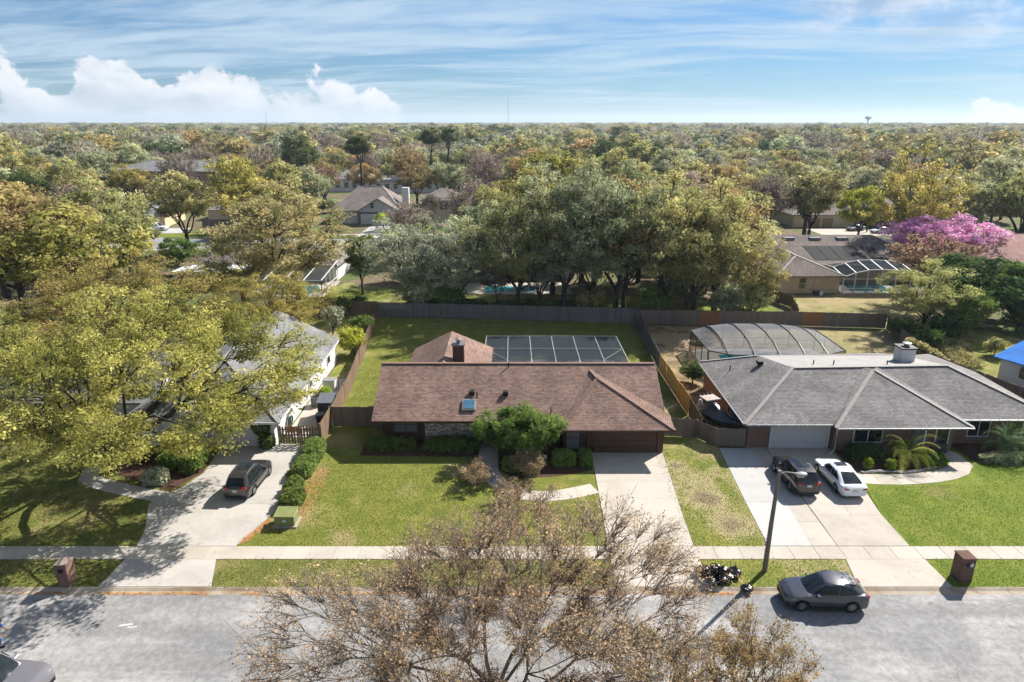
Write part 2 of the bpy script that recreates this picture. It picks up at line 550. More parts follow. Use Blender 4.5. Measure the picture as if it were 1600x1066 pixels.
concrete_mat('concrete_pebble', (0.535, 0.50, 0.455), (0.40, 0.37, 0.33), 4, 0.6)
concrete_mat('kerb_concrete', (0.50, 0.425, 0.335), (0.30, 0.20, 0.11), 5, 0.9)
simple('mulch', (0.10, 0.045, 0.028), 0.95, (0.045, 0.025, 0.018), 9, 0.8, 30, world_pos=True)
simple('river_rock', (0.42, 0.39, 0.36), 0.8, (0.20, 0.18, 0.17), 5, 0.3)
simple('pool_water', (0.02, 0.30, 0.34), 0.06, (0.02, 0.24, 0.30), 0.5, spec=0.5)
# buildings
shingle_mat('shingle_brown', (0.265, 0.172, 0.136), (0.146, 0.095, 0.080), (0.305, 0.202, 0.160))
shingle_mat('shingle_grey', (0.235, 0.218, 0.212), (0.150, 0.139, 0.137), (0.27, 0.250, 0.240))
shingle_mat('shingle_silver', (0.225, 0.228, 0.23), (0.16, 0.162, 0.168), (0.26, 0.262, 0.262))
shingle_mat('shingle_tan', (0.24, 0.205, 0.185), (0.155, 0.13, 0.12), (0.28, 0.24, 0.215))
shingle_mat('shingle_old', (0.165, 0.135, 0.120), (0.090, 0.075, 0.070), (0.26, 0.21, 0.18))
shingle_mat('shingle_rose', (0.29, 0.165, 0.145), (0.215, 0.12, 0.108), (0.32, 0.195, 0.17))
simple('cap_brown', (0.27, 0.17, 0.13), 0.9, (0.19, 0.115, 0.09), 6)
simple('cap_grey', (0.40, 0.37, 0.345), 0.9, (0.30, 0.28, 0.26), 6)
simple('cap_silver', (0.30, 0.30, 0.30), 0.9, None, 6)
simple('membrane', (0.36, 0.345, 0.33), 0.85, (0.31, 0.298, 0.285), 1.0, world_pos=True)
simple('brown_siding', (0.085, 0.045, 0.032), 0.7, (0.062, 0.034, 0.026), 3)
simple('brown_trim', (0.095, 0.045, 0.030), 0.6, (0.075, 0.036, 0.026), 3)
simple('door_brown', (0.090, 0.047, 0.033), 0.55, (0.075, 0.040, 0.029), 2)
simple('white_wall', (0.74, 0.73, 0.71), 0.8, (0.66, 0.65, 0.63), 1.5)
simple('white_paint', (0.72, 0.71, 0.69), 0.5, (0.66, 0.65, 0.64), 3)
simple('grey_wall', (0.44, 0.45, 0.47), 0.8, (0.40, 0.41, 0.43), 1.5)
simple('dark_grey_wall', (0.16, 0.17, 0.19), 0.8, None, 1.5)
simple('tan_wall', (0.68, 0.53, 0.34), 0.85, (0.60, 0.46, 0.29), 0.8, 0.2)
simple('cream_wall', (0.68, 0.58, 0.42), 0.85, (0.61, 0.51, 0.36), 0.8)
simple('peach_wall', (0.50, 0.31, 0.20), 0.85, None, 0.8)
simple('tan_door', (0.34, 0.25, 0.13), 0.7, (0.31, 0.22, 0.115), 1.0)
simple('garage_white', (0.60, 0.575, 0.57), 0.6, (0.56, 0.54, 0.535), 1.0)
simple('aluminium_white', (0.78, 0.78, 0.78), 0.4, (0.72, 0.72, 0.72), 2, spec=0.4)
simple('aluminium_grey', (0.46, 0.46, 0.47), 0.5, None, 2)
simple('aluminium_bronze', (0.060, 0.050, 0.045), 0.45, None, 2)
simple('tarp_blue', (0.015, 0.17, 0.56), 0.8, (0.012, 0.13, 0.44), 1.5, 0.8, 2.5, spec=0.08)
simple('solar_black', (0.018, 0.018, 0.020), 0.8, (0.028, 0.028, 0.03), 3, spec=0.08)
simple('glass_dark', (0.012, 0.016, 0.020), 0.05, (0.02, 0.025, 0.03), 0.4, spec=0.7)
simple('glass_blind', (0.20, 0.205, 0.20), 0.15, (0.15, 0.155, 0.155), 1.0, spec=0.6)
simple('skylight_glass', (0.10, 0.24, 0.34), 0.08, None, 1, spec=0.6)
simple('metal_grey', (0.30, 0.31, 0.32), 0.45, None, 5, metal=0.6)
simple('black_metal', (0.012, 0.012, 0.013), 0.5, None, 5)
brick_mat('brick_red', (0.205, 0.105, 0.075), (0.125, 0.068, 0.055), (0.24, 0.20, 0.17))
brick_mat('brick_dark', (0.155, 0.080, 0.058), (0.085, 0.048, 0.040), (0.17, 0.14, 0.12))
screen_mat('screen_dark', (0.036, 0.043, 0.053), 0.22)
screen_mat('screen_grey', (0.205, 0.21, 0.225), 0.42)
screen_mat('screen_side', (0.045, 0.042, 0.040), 0.62)

def stone_wall():
    m_, nb = new_mat('field_stone')
    p = pos(nb)
    mp = nb.n('ShaderNodeVectorMath', operation='MULTIPLY')
    nb.put(mp.inputs[0], p)
    mp.inputs[1].default_value = (1.0, 1.0, 1.9)
    v1 = nb.n('ShaderNodeTexVoronoi', feature='F1')
    nb.put(v1.inputs['Vector'], mp.outputs[0])
    v1.inputs['Scale'].default_value = 4.2
    v2 = nb.n('ShaderNodeTexVoronoi', feature='DISTANCE_TO_EDGE')
    nb.put(v2.inputs['Vector'], mp.outputs[0])
    v2.inputs['Scale'].default_value = 4.2
    h_, s_, vv = nb.sep(v1.outputs['Color'])
    c = nb.mix(nb.ramp(h_, 0.1, 0.9), (0.42, 0.36, 0.28), (0.74, 0.70, 0.63))
    c = nb.mix(nb.ramp(s_, 0.72, 0.9), c, (0.33, 0.20, 0.13))
    c = nb.mix(nb.ramp(v2.outputs['Distance'], 0.02, 0.07, 1, 0), c, (0.16, 0.13, 0.105))
    finish(nb, c, 0.9, nb.ramp(v2.outputs['Distance'], 0.0, 0.16), 0.05, 0.9, spec=0.2)
stone_wall()
# fences
wood_mat('fence_grey', (0.150, 0.112, 0.086), (0.235, 0.185, 0.145), (0.175, 0.145, 0.122))
wood_mat('fence_bluegrey', (0.140, 0.128, 0.122), (0.215, 0.198, 0.188), (0.165, 0.155, 0.148))
wood_mat('fence_brown', (0.165, 0.105, 0.068), (0.245, 0.165, 0.110), (0.17, 0.125, 0.09))
wood_mat('fence_new', (0.72, 0.40, 0.105), (0.78, 0.46, 0.135), (0.66, 0.38, 0.12))
wood_mat('fence_rust', (0.285, 0.130, 0.055), (0.33, 0.165, 0.075), (0.23, 0.13, 0.075))
wood_mat('pole_wood', (0.20, 0.165, 0.135), (0.22, 0.18, 0.15), (0.21, 0.185, 0.16))
# foliage
leaf_mat('leaf_oak_yellow', (0.052, 0.060, 0.018), (0.195, 0.180, 0.050), (0.410, 0.355, 0.118), 0.42)
leaf_mat('leaf_oak_olive', (0.064, 0.072, 0.030), (0.200, 0.192, 0.080), (0.375, 0.335, 0.150), 0.38)
leaf_mat('leaf_oak_sage', (0.068, 0.080, 0.044), (0.200, 0.212, 0.118), (0.370, 0.362, 0.225), 0.35)
leaf_mat('leaf_oak_ochre', (0.095, 0.074, 0.034), (0.225, 0.170, 0.075), (0.345, 0.262, 0.120), 0.40)
leaf_mat('leaf_brown_bud', (0.120, 0.078, 0.050), (0.225, 0.152, 0.094), (0.325, 0.235, 0.135), 0.35)
leaf_mat('leaf_grey_twig', (0.130, 0.105, 0.080), (0.195, 0.160, 0.122), (0.255, 0.215, 0.160), 0.30)
leaf_mat('leaf_silver', (0.080, 0.088, 0.056), (0.180, 0.186, 0.126), (0.320, 0.315, 0.220), 0.30)
leaf_mat('leaf_dark', (0.020, 0.034, 0.014), (0.042, 0.064, 0.022), (0.075, 0.098, 0.034), 0.30)
leaf_mat('leaf_bright', (0.042, 0.066, 0.018), (0.085, 0.122, 0.032), (0.160, 0.195, 0.055), 0.42)
leaf_mat('leaf_lime', (0.115, 0.150, 0.022), (0.210, 0.245, 0.036), (0.320, 0.340, 0.055), 0.45)
leaf_mat('leaf_ficus', (0.028, 0.052, 0.014), (0.072, 0.118, 0.028), (0.165, 0.215, 0.055), 0.38)
leaf_mat('leaf_hedge', (0.035, 0.060, 0.016), (0.075, 0.115, 0.026), (0.130, 0.170, 0.042), 0.30)
leaf_mat('leaf_pine', (0.028, 0.046, 0.020), (0.060, 0.084, 0.034), (0.105, 0.125, 0.052), 0.25)
leaf_mat('blossom_pink', (0.44, 0.150, 0.310), (0.48, 0.235, 0.375), (0.48, 0.310, 0.415), 0.40, 0.0, 0.05)
leaf_mat('blossom_rose', (0.38, 0.155, 0.285), (0.490, 0.270, 0.390), (0.53, 0.36, 0.45), 0.40, 0.0, 0.05)
leaf_mat('leaf_palm', (0.045, 0.075, 0.014), (0.150, 0.180, 0.030), (0.370, 0.350, 0.085), 0.40, 0.0, 0.0)
leaf_mat('leaf_palm_dark', (0.024, 0.050, 0.020), (0.075, 0.115, 0.045), (0.220, 0.265, 0.130), 0.35, 0.0, 0.0)
leaf_mat('leaf_gutter', (0.26, 0.12, 0.045), (0.36, 0.19, 0.075), (0.42, 0.27, 0.13), 0.20)
simple('bark', (0.120, 0.098, 0.080), 0.95, (0.060, 0.048, 0.040), 3, 0.9, 12)
simple('bark_pale', (0.27, 0.235, 0.195), 0.95, (0.16, 0.135, 0.112), 3, 0.8, 12)
simple('bark_dark', (0.060, 0.050, 0.042), 0.95, (0.035, 0.030, 0.026), 3, 0.8, 12)
for k_ in MATS:
    globals().setdefault('_', None)
M = MATS

# ------------------------------------------------------------------ ground, road, pavements
rng = np.random.default_rng(11)
random.seed(5)
struct(MB().box(-9500, 9500, -400, 13000, -0.9, -0.15).build('ground', M['soil']))
struct(MB().box(-260, 260, 31.44, 300, -0.6, -0.03).build('yard_ground', M['soil']))
struct(MB().box(-260, 260, 21.6, 30.93, -0.5, -0.10).build('road', M['asphalt']))
struct(MB().box(-260, 260, 6, 21.0, -0.5, -0.02).build('near_verge', M['grass_verge']))

kerb = struct(MB().box(-120, 120, 30.95, 31.43, -0.5, -0.13).build('kerb', M['kerb_concrete']))
km = MB()
km.add([(0, 30.94, -0.12), (2.985, 30.94, -0.12), (2.985, 31.20, -0.088), (0, 31.20, -0.088), (0, 31.38, 0.0), (2.985, 31.38, 0.0), (2.985, 31.44, 0.012), (0, 31.44, 0.012),
        (0, 30.94, -0.3), (2.985, 30.94, -0.3), (2.985, 31.44, -0.3), (0, 31.44, -0.3)],
       [(0, 1, 2, 3), (3, 2, 5, 4), (4, 5, 6, 7), (8, 9, 1, 0), (10, 11, 7, 6), (8, 0, 3, 4, 7, 11), (1, 9, 10, 6, 5, 2)])
k0 = km.build('kerb_segment', M['kerb_concrete'], kerb, (-60, 0, 0))
for i in range(1, 40):
    o = k0.copy(); COL.objects.link(o); o.location.x = -60 + 3 * i

walk = struct(MB().box(-120, 120, 33.95, 35.17, -0.4, -0.005).build('sidewalk', M['concrete_worn']))
s0 = MB().box(0, 1.488, 33.93, 35.19, -0.1, 0.020).build('slab', M['concrete'], walk, (-60, 0, 0), bevel=0.008)
for i in range(1, 80):
    o = s0.copy(); COL.objects.link(o); o.location.x = -60 + 1.5 * i

def slab_set(name, polys, mat, base_mat=None, z=0.024, gap=0.012):
    """A paved piece of the setting: a bed with each poured slab as a piece of its own."""
    bed = MB()
    for p in polys:
        bed.prism(p, -0.3, z - 0.022)
    root = struct(bed.build(name, base_mat or M['concrete_worn']))
    for i, p in enumerate(polys):
        cx = sum(q[0] for q in p) / len(p); cy = sum(q[1] for q in p) / len(p)
        q2 = []
        for x, y in p:
            d = max(1e-3, math.hypot(x - cx, y - cy))
            k = 1 - gap / d
            q2.append((cx + (x - cx) * k, cy + (y - cy) * k))
        MB().prism(q2, -0.15, z + 0.001 * (i % 3)).build('slab', mat[i] if isinstance(mat, list) else mat, root)
    return root

def L_(a, b, t):
    return a + (b - a) * t
# driveway of the brown house
ys = [31.45, 33.92, 35.20, 38.2, 40.6, 42.95, 45.3, 47.45]
def mdx(y): return 5.70 + max(0, y - 33) * 0.028, 10.9 + max(0, y - 36) * 0.06
mp_ = []
for a, b in zip(ys[:-1], ys[1:]):
    if abs(a - 33.92) < .01:
        continue
    la, ra = mdx(a); lb, rb = mdx(b)
    mp_.append([(la, a), (ra, a), (rb, b), (lb, b)])
slab_set('driveway', mp_, M['concrete'])
# driveway of the grey brick house: new pale strip, joint strip and older slabs
pale = [[(15.36, 35.22), (18.02, 35.22), (18.25, 40.2), (15.62, 40.2)], [(15.62, 40.2), (18.25, 40.2), (18.55, 45.2), (15.95, 45.2)], [(15.95, 45.2), (18.55, 45.2), (18.75, 48.1), (16.15, 48.1)]]
slab_set('driveway', pale, M['concrete_pale'])
strip = [[(18.04 + .05 * i, 35.22 + 2.6 * i), (19.5 + .05 * i, 35.22 + 2.6 * i), (19.55 + .05 * i, 35.22 + 2.6 * (i + 1)), (18.09 + .05 * i, 35.22 + 2.6 * (i + 1))] for i in range(5)]
old = [[(19.52, 35.22), (23.85, 35.22), (23.9, 38.6), (19.62, 38.6)], [(19.62, 38.6), (21.9, 38.6), (22.0, 42.2), (19.7, 42.2)], [(21.9, 38.6), (23.9, 38.6), (24.4, 42.2), (22.0, 42.2)],
       [(19.7, 42.2), (22.0, 42.2), (22.1, 45.2), (19.76, 45.2)], [(22.0, 42.2), (24.4, 42.2), (24.8, 43.1), (24.75, 45.2), (22.1, 45.2)], [(19.76, 45.2), (24.75, 45.2), (24.7, 48.3), (19.8, 48.3)],
       [(18.95, 31.45), (24.1, 31.45), (24.0, 33.92), (19.4, 33.92)]]
slab_set('driveway', strip + old, M['concrete'], z=0.022)
# exposed-aggregate driveway of the white house
lp = [[(-22.6, 31.45), (-19.4, 31.45), (-19.8, 33.92), (-22.5, 33.92)], [(-19.4, 31.45), (-16.45, 31.45), (-17.2, 33.92), (-19.8, 33.92)],
      [(-22.5, 35.2), (-18.9, 35.2), (-18.7, 40.0), (-24.2, 40.0), (-23.6, 38.6), (-22.9, 37.0)], [(-18.9, 35.2), (-16.55, 35.2), (-15.9, 37.2), (-15.5, 39.0), (-15.55, 40.0), (-18.7, 40.0)],
      [(-24.2, 40.0), (-18.7, 40.0), (-18.6, 44.1), (-22.3, 44.1), (-23.0, 42.0)], [(-18.7, 40.0), (-15.55, 40.0), (-16.0, 43.0), (-16.35, 44.1), (-18.6, 44.1)],
      [(-22.3, 44.1), (-18.6, 44.1), (-18.5, 48.9), (-22.8, 48.9)], [(-18.6, 44.1), (-16.35, 44.1), (-16.0, 46.5), (-15.0, 48.55), (-18.5, 48.9)]]
slab_set('driveway', lp, M['concrete_pebble'])
# curved garden paths
def path(name, pts, w, mat, n_per=1.2, z=0.018):
    P_ = [Vector((p[0], p[1])) for p in pts]
    out = []
    fine = []
    for i in range(len(P_) - 1):
        a, b = P_[max(i - 1, 0)], P_[i]
        c, d = P_[i + 1], P_[min(i + 2, len(P_) - 1)]
        for k in range(6):
            t = k / 6
            fine.append(0.5 * ((2 * b) + (c - a) * t + (2 * a - 5 * b + 4 * c - d) * t * t + (3 * b - a - 3 * c + d) * t ** 3))
    fine.append(P_[-1])
    L = [0]
    for i in range(1, len(fine)):
        L.append(L[-1] + (fine[i] - fine[i - 1]).length)
    n = max(1, int(L[-1] / n_per))
    def at(s):
        for i in range(1, len(L)):
            if L[i] >= s - 1e-6:
                t = (s - L[i - 1]) / max(1e-6, L[i] - L[i - 1])
                p = fine[i - 1].lerp(fine[i], t)
                d = (fine[min(i + 1, len(fine) - 1)] - fine[max(i - 2, 0)]).normalized()
                return p, Vector((-d.y, d.x))
        return fine[-1], Vector((0, 1))
    for i in range(n):
        p0, n0 = at(L[-1] * i / n); p1, n1 = at(L[-1] * (i + 1) / n)
        out.append([tuple(p0 + n0 * w / 2), tuple(p0 - n0 * w / 2), tuple(p1 - n1 * w / 2), tuple(p1 + n1 * w / 2)])
    return slab_set(name, out, mat, z=z)
path('path', [(5.75, 42.0), (4.2, 41.4), (2.4, 40.9), (0.4, 41.3), (-0.9, 42.6), (-1.6, 44.2), (-1.75, 45.2)], 1.35, M['concrete'])
path('path', [(-1.75, 45.3), (-1.8, 46.6), (-1.85, 49.4)], 1.45, M['concrete'], 1.3, 0.016)
path('path', [(-22.9, 40.6), (-25.2, 41.3), (-28.6, 42.5), (-30.4, 43.6), (-30.8, 46.0)], 1.3, M['concrete_pebble'], 1.3, 0.016)
path('path', [(24.6, 43.4), (27.4, 43.2), (30.6, 43.7), (32.6, 44.6), (33.6, 45.9), (33.5, 47.0), (32.7, 48.0)], 1.45, M['concrete'], 1.3, 0.016)

def lawn(poly, mat, z=0.0, name='lawn'):
    return struct(MB().prism(poly, -0.3, z).build(name, M[mat]))
lawn([(-16.55, 35.21), (-15.9, 37.2), (-15.5, 39.0), (-15.55, 40.0), (-16.0, 43.0), (-16.35, 44.1), (-16.0, 46.5), (-15.0, 48.6), (-14.95, 52), (5.9, 52), (5.95, 43.0), (5.72, 35.21)], 'grass_main')
lawn([(10.88, 35.21), (15.34, 35.21), (15.95, 45.2), (16.15, 48.3), (15.2, 50.5), (11.7, 50.5), (11.6, 47.3)], 'grass_patchy')
lawn([(23.87, 35.21), (62, 35.21), (62, 49), (24.7, 49), (24.75, 45.2), (24.8, 43.1), (23.92, 38.6)], 'grass_lush')
lawn([(-60, 35.21), (-22.55, 35.21), (-22.9, 37.0), (-23.6, 38.6), (-24.2, 40.0), (-23.0, 42.0), (-22.3, 44.1), (-23, 50), (-60, 50)], 'grass_verge')
lawn([(-17.2 + .0, 33.91), (-16.42, 31.46), (5.68, 31.46), (5.70, 33.91)], 'grass_verge')
lawn([(10.92, 31.46), (18.93, 31.46), (19.38, 33.91), (10.92, 33.91)], 'grass_patchy')
lawn([(24.1, 31.46), (62, 31.46), (62, 33.91), (24.02, 33.91)], 'grass_lush')
lawn([(-60, 31.46), (-22.62, 31.46), (-22.52, 33.91), (-60, 33.91)], 'grass_verge')
# back gardens
lawn([(-15.1, 52.05), (-11, 52.05), (-11, 58), (14.9, 58), (14.95, 84), (-17.4, 85.4), (-15.5, 62)], 'grass_main')
lawn([(11.9, 50.55), (15.1, 50.55), (15.1, 57.95), (11.9, 57.95)], 'grass_patchy')
lawn([(15.25, 57), (27, 60), (29, 80.6), (15.9, 82)], 'leaf_litter', -0.008)
lawn([(27.05, 60), (40, 58), (45.2, 56), (44, 66), (45.6, 80), (29.05, 80.6)], 'grass_dry', -0.008)
lawn([(15.25, 49), (18.2, 49), (18.2, 57), (15.25, 57)], 'grass_patchy', -0.01)
lawn([(-18, 52.5), (-15.2, 52.5), (-15.6, 62), (-17.4, 85), (-34, 86), (-34, 70), (-18.4, 70)], 'grass_patchy', -0.01)
lawn([(-30.5, 86.3), (-17.5, 86.3), (-17.0, 101), (-26, 106), (-30.5, 97.0)], 'grass_patchy', -0.006)
lawn([(-16.9, 86.3), (24, 84.4), (24, 97), (-16.9, 98)], 'grass_verge', -0.006)
lawn([(24.1, 83.9), (35.5, 83.2), (36, 91), (24.1, 92)], 'grass_lush', -0.006)
lawn([(37, 83.0), (60, 81), (60, 95.4), (38.5, 97.4)], 'grass_dry', -0.006)
lawn([(45.5, 57), (54, 50), (62, 70), (58, 80), (46.5, 80)], 'grass_patchy', -0.006)
lawn([(-33, 151.5), (-21, 151.5), (-19, 170), (-29.5, 170)], 'grass_lush', -0.006)
lawn([(-90, 149.5), (-70, 151), (-66, 158), (-88, 154)], 'grass_lush', -0.006)
# side yard paving of the white house
slab_set('side_path', [[(-18.4, 50.0 + 1.9 * i), (-15.6 - .02 * i, 50.0 + 1.9 * i), (-15.62 - .02 * i, 51.9 + 1.9 * i), (-18.4, 51.9 + 1.9 * i)] for i in range(7)], M['concrete'], z=0.012)
# streets further back
struct(MB().prism([(-120, 134), (120, 141), (120, 149), (-120, 148)], -0.3, -0.012).build('road', M['asphalt']))
struct(MB().prism([(-70, 134), (-78, 134), (-110, 210), (-101, 210)], -0.3, -0.008).build('road', M['asphalt']))
slab_set('sidewalk', [[(-40 + 3 * i, 153.6), (-37.02 + 3 * i, 153.6), (-37.02 + 3 * i, 155.0), (-40 + 3 * i, 155.0)] for i in range(14)], M['concrete'])
slab_set('driveway', [[(-34.6, 149), (-29.6, 149), (-29.6, 159.8), (-34.6, 159.8)], [(-34.6, 160), (-29.6, 160), (-29.6, 171), (-34.6, 171)]], M['concrete_pale'], z=0.03)
slab_set('driveway', [[(-90, 154.5), (-76, 156.5), (-77, 164.5), (-91, 163)]], M['concrete_pale'], z=0.02)
slab_set('driveway', [[(70, 152), (88, 153), (88, 163.5), (70, 163.5)]], M['concrete'], z=0.02)
# mulch beds
for poly in ([(-11.6, 46.9), (-2.6, 46.6), (-2.6, 49.3), (-11.6, 49.3)], [(-0.95, 44.6), (0.2, 43.4), (3.0, 43.6), (5.9, 44.6), (6.0, 48.9), (-1.0, 49.3)],
             [(24.9, 44.2), (28, 44.1), (31.6, 44.9), (32.4, 46.2), (31.4, 48.4), (25, 48.4)], [(34.6, 46.0), (39.5, 45.8), (41, 49), (34.4, 49)], [(-23.6, 41.6), (-22.4, 44.2), (-23, 47), (-29.2, 47), (-28.4, 43.9)]):
    struct(MB().prism(poly, -0.2, 0.006).build('mulch_bed', M['mulch']))

# ------------------------------------------------------------------ houses
def roof(name, faces, mat, parent, thick=0.14):
    """Roof skin from faces of 3D points, with UVs in metres and a fascia-deep edge."""
    bm = bmesh.new()
    vd = {}
    def V(p):
        k = tuple(round(q, 3) for q in p)
        if k not in vd:
            vd[k] = bm.verts.new(k)
        return vd[k]
    for f_ in faces:
        bm.faces.new([V(p) for p in f_])
    bmesh.ops.recalc_face_normals(bm, faces=bm.faces)
    for f_ in bm.faces:
        f_.normal_update()
        if f_.normal.z < 0:
            f_.normal_flip()
    top = bm.faces[:]
    bnd = [e for e in bm.edges if e.is_boundary]
    low = {}
    def Lw(v):
        if v not in low:
            low[v] = bm.verts.new(v.co - Vector((0, 0, thick)))
        return low[v]
    for e in bnd:
        a, b = e.verts
        try:
            bm.faces.new((a, b, Lw(b), Lw(a)))
        except ValueError:
            pass
    for f_ in top:
        try:
            bm.faces.new([Lw(v) for v in reversed(f_.verts)])
        except ValueError:
            pass
    uv = bm.loops.layers.uv.new('UVMap')
    for f_ in bm.faces:
        f_.normal_update()
        n = f_.normal
        h_ = Vector((0, 0, 1)).cross(n)
        h_ = Vector((1, 0, 0)) if h_.length < 1e-3 else h_.normalized()
        u_ = n.cross(h_)
        for l in f_.loops:
            l[uv].uv = (l.vert.co.dot(h_), l.vert.co.dot(u_))
    me = bpy.data.meshes.new(name)
    bm.to_mesh(me)
    bm.free()
    me.materials.append(mat)
    return link(name, me, parent)

def caps(edges, mat, parent, w=0.30, t=0.04):
    for a, b in edges:
        MB().bar((a[0], a[1], a[2] + .012), (b[0], b[1], b[2] + .012), w, t).build('ridge_cap', mat, parent)

def wall(name, x0, x1, y0, y1, z1, mat, parent, z0=-0.1):
    return MB().box(x0, x1, y0, y1, z0, z1).build(name, mat, parent)

def window(parent, x, y, z0, z1, w, face='-y', mull=1, glass=None, frame=None, rows=1, fw=0.07):
    """Window on a wall plane: frame proud of the wall, panes set back in it."""
    g, fr = glass or M['glass_dark'], frame or M['white_paint']
    root_loc = (x, y, 0)
    rz = {'-y': 0, '+y': math.pi, '-x': -math.pi / 2, '+x': math.pi / 2}[face]
    f_ = MB()
    d0, d1 = -0.06, 0.05
    f_.box(-w / 2 - fw, w / 2 + fw, d0, d1, z1, z1 + fw)
    f_.box(-w / 2 - fw, w / 2 + fw, d0 - 0.03, d1, z0 - fw, z0)
    f_.box(-w / 2 - fw, -w / 2, d0, d1, z0, z1)
    f_.box(w / 2, w / 2 + fw, d0, d1, z0, z1)
    for k in range(1, mull + 1):
        cx = -w / 2 + w * k / (mull + 1)
        f_.box(cx - fw / 2, cx + fw / 2, d0 + .005, d1, z0, z1)
    for k in range(1, rows):
        cz = z0 + (z1 - z0) * k / rows
        f_.box(-w / 2, w / 2, d0 + .01, d1, cz - fw / 2.4, cz + fw / 2.4)
    wo = f_.build('window', fr, parent, root_loc, (0, 0, rz))
    n = mull + 1
    for k in range(n):
        a = -w / 2 + w * k / n + (fw / 2 if k else 0); b = -w / 2 + w * (k + 1) / n - (fw / 2 if k < n - 1 else 0)
        MB().box(a, b, -0.025, 0.0, z0, z1).build('pane', g, wo)
    return wo

def garage_door(parent, x0, x1, y, z1, mat, n=4, frame=None, cols=0):
    d = MB().box(x0, x1, y - 0.02, y + 0.08, -0.08, z1).build('garage_door', mat, parent)
    h_ = z1 / n
    for k in range(n):
        p = MB()
        p.box(x0 + .03, x1 - .03, y - 0.055, y - 0.021, h_ * k + .014, h_ * (k + 1) - .014)
        po = p.build('panel', mat, d, bevel=0.01)
        if cols:
            cw = (x1 - x0 - .06) / cols
            r_ = MB()
            for c in range(cols):
                r_.box(x0 + .03 + cw * c + .12, x0 + .03 + cw * (c + 1) - .12, y - 0.068, y - 0.054, h_ * k + .12, h_ * (k + 1) - .12)
            r_.build('raised_field', mat, po) if False else None
    if frame:
        t = MB()
        t.box(x0 - .14, x0 - .003, y - .08, y + .1, -.05, z1 + .14)
        t.box(x1 + .003, x1 + .14, y - .08, y + .1, -.05, z1 + .14)
        t.box(x0 - .003, x1 + .003, y - .08, y + .1, z1 + .003, z1 + .14)
        t.build('door_frame', frame, parent)
    return d

def vent_pipe(parent, p, h_=0.35, r_=0.05, mat='black_metal'):
    MB().tube([(p[0], p[1], p[2] - .1), (p[0], p[1], p[2] + h_)], r_, 8).build('vent_pipe', M[mat], parent)

def box_vent(parent, p, slope, mat='black_metal', s=0.42):
    m_ = MB()
    m_.add([(-s / 2, -s / 2, -0.05), (s / 2, -s / 2, -0.05), (s / 2, s / 2, 0.05), (-s / 2, s / 2, 0.05), (-s / 2, -s / 2, .30), (s / 2, -s / 2, .30), (s / 2, s / 2, .34), (-s / 2, s / 2, .34)],
           [(0, 3, 2, 1), (4, 5, 6, 7), (0, 1, 5, 4), (2, 3, 7, 6), (0, 4, 7, 3), (1, 2, 6, 5)])
    return m_.build('roof_vent', M[mat], parent, p, bevel=0.03)

# ---- brown house in the middle
EZ, RZ = 2.5, 5.3
bh = empty('brown_house', (0, 53, 0), 0, 'long brown ranch house with stone front panel, two-car garage and brown shingle roof', 'house')
def W0(o):            # parts are modelled in world metres: keep them there under the house's Empty
    o.location.y -= 53
    return o
class Under:
    """Parents world-metre parts to an Empty standing elsewhere."""
    def __init__(self, root):
        self.root = root
        self.before = set(COL.objects)
    def done(self):
        off = Vector(self.root.location)
        for o in COL.objects:
            if o not in self.before and o.parent is self.root:
                o.location = Vector(o.location) - off
u = Under(bh)
A, B = (-10.73, 47.7, EZ), (11.8, 47.7, EZ)
C, D = (11.8, 53.0, RZ), (-10.73, 53.0, RZ)
E_, F_ = (11.8, 58.4, EZ), (-10.73, 58.4, EZ)
WA, WV = (6.75, 50.55, 4.95), (6.4, 52.3, 4.95)
def mzy(y): return EZ + (y - 47.7) * (RZ - EZ) / 5.3
rf = roof('roof', [[A, B, C, D], [C, E_, F_, D]], M['shingle_brown'], bh)
wl, wr = (3.5, 46.1, EZ), (12.08, 46.1, EZ)
rw = roof('garage_roof', [[wl, wr, WA], [wl, WA, WV, (2.55, 47.75, EZ + .03)], [wr, (12.08, 48.3, EZ + 0.33), WV, WA]], M['shingle_brown'], bh, 0.15)
RA, RS = (-5.75, 62.3, 5.22), (-5.75, 53.6, 5.22)
roof('rear_roof', [[(-9.75, 65.2, EZ), (-9.75, 57.0, EZ), RS, RA], [(-1.65, 57.0, EZ), (-1.65, 65.2, EZ), RA, RS], [(-1.65, 65.2, EZ), (-9.75, 65.2, EZ), RA]], M['shingle_brown'], bh)
caps([(D, C)], M['cap_brown'], rf)
caps([(WA, wl), (WA, wr), (WA, WV)], M['cap_brown'], rw, 0.26)
wall('wall', -10.2, 11.2, 49.35, 57.9, 2.62, M['brown_siding'], bh)
MB().add([(11.2, 47.8, 2.4), (11.2, 57.9, 2.4), (11.2, 53, 5.1), (11.0, 47.8, 2.4), (11.0, 57.9, 2.4), (11.0, 53, 5.1)], [(0, 1, 2), (5, 4, 3), (0, 3, 4, 1), (1, 4, 5, 2), (2, 5, 3, 0)]).build('gable_wall', M['brown_siding'], bh)
MB().add([(-10.2, 48.2, 2.5), (-10.2, 57.8, 2.5), (-10.2, 53, 5.0), (-10.0, 48.2, 2.5), (-10.0, 57.8, 2.5), (-10.0, 53, 5.0)], [(0, 2, 1), (5, 3, 4), (0, 1, 4, 3), (1, 2, 5, 4), (2, 0, 3, 5)]).build('gable_wall', M['brown_siding'], bh)
wall('rear_wall', -9.3, -2.1, 57.95, 64.7, 2.5, M['brown_siding'], bh)
wall('garage_wall', 3.9, 11.6, 47.45, 49.34, 2.55, M['brown_siding'], bh)
MB().box(-6.85, -2.55, 49.02, 49.345, -0.05, 2.42).build('stone_panel', M['field_stone'], bh)
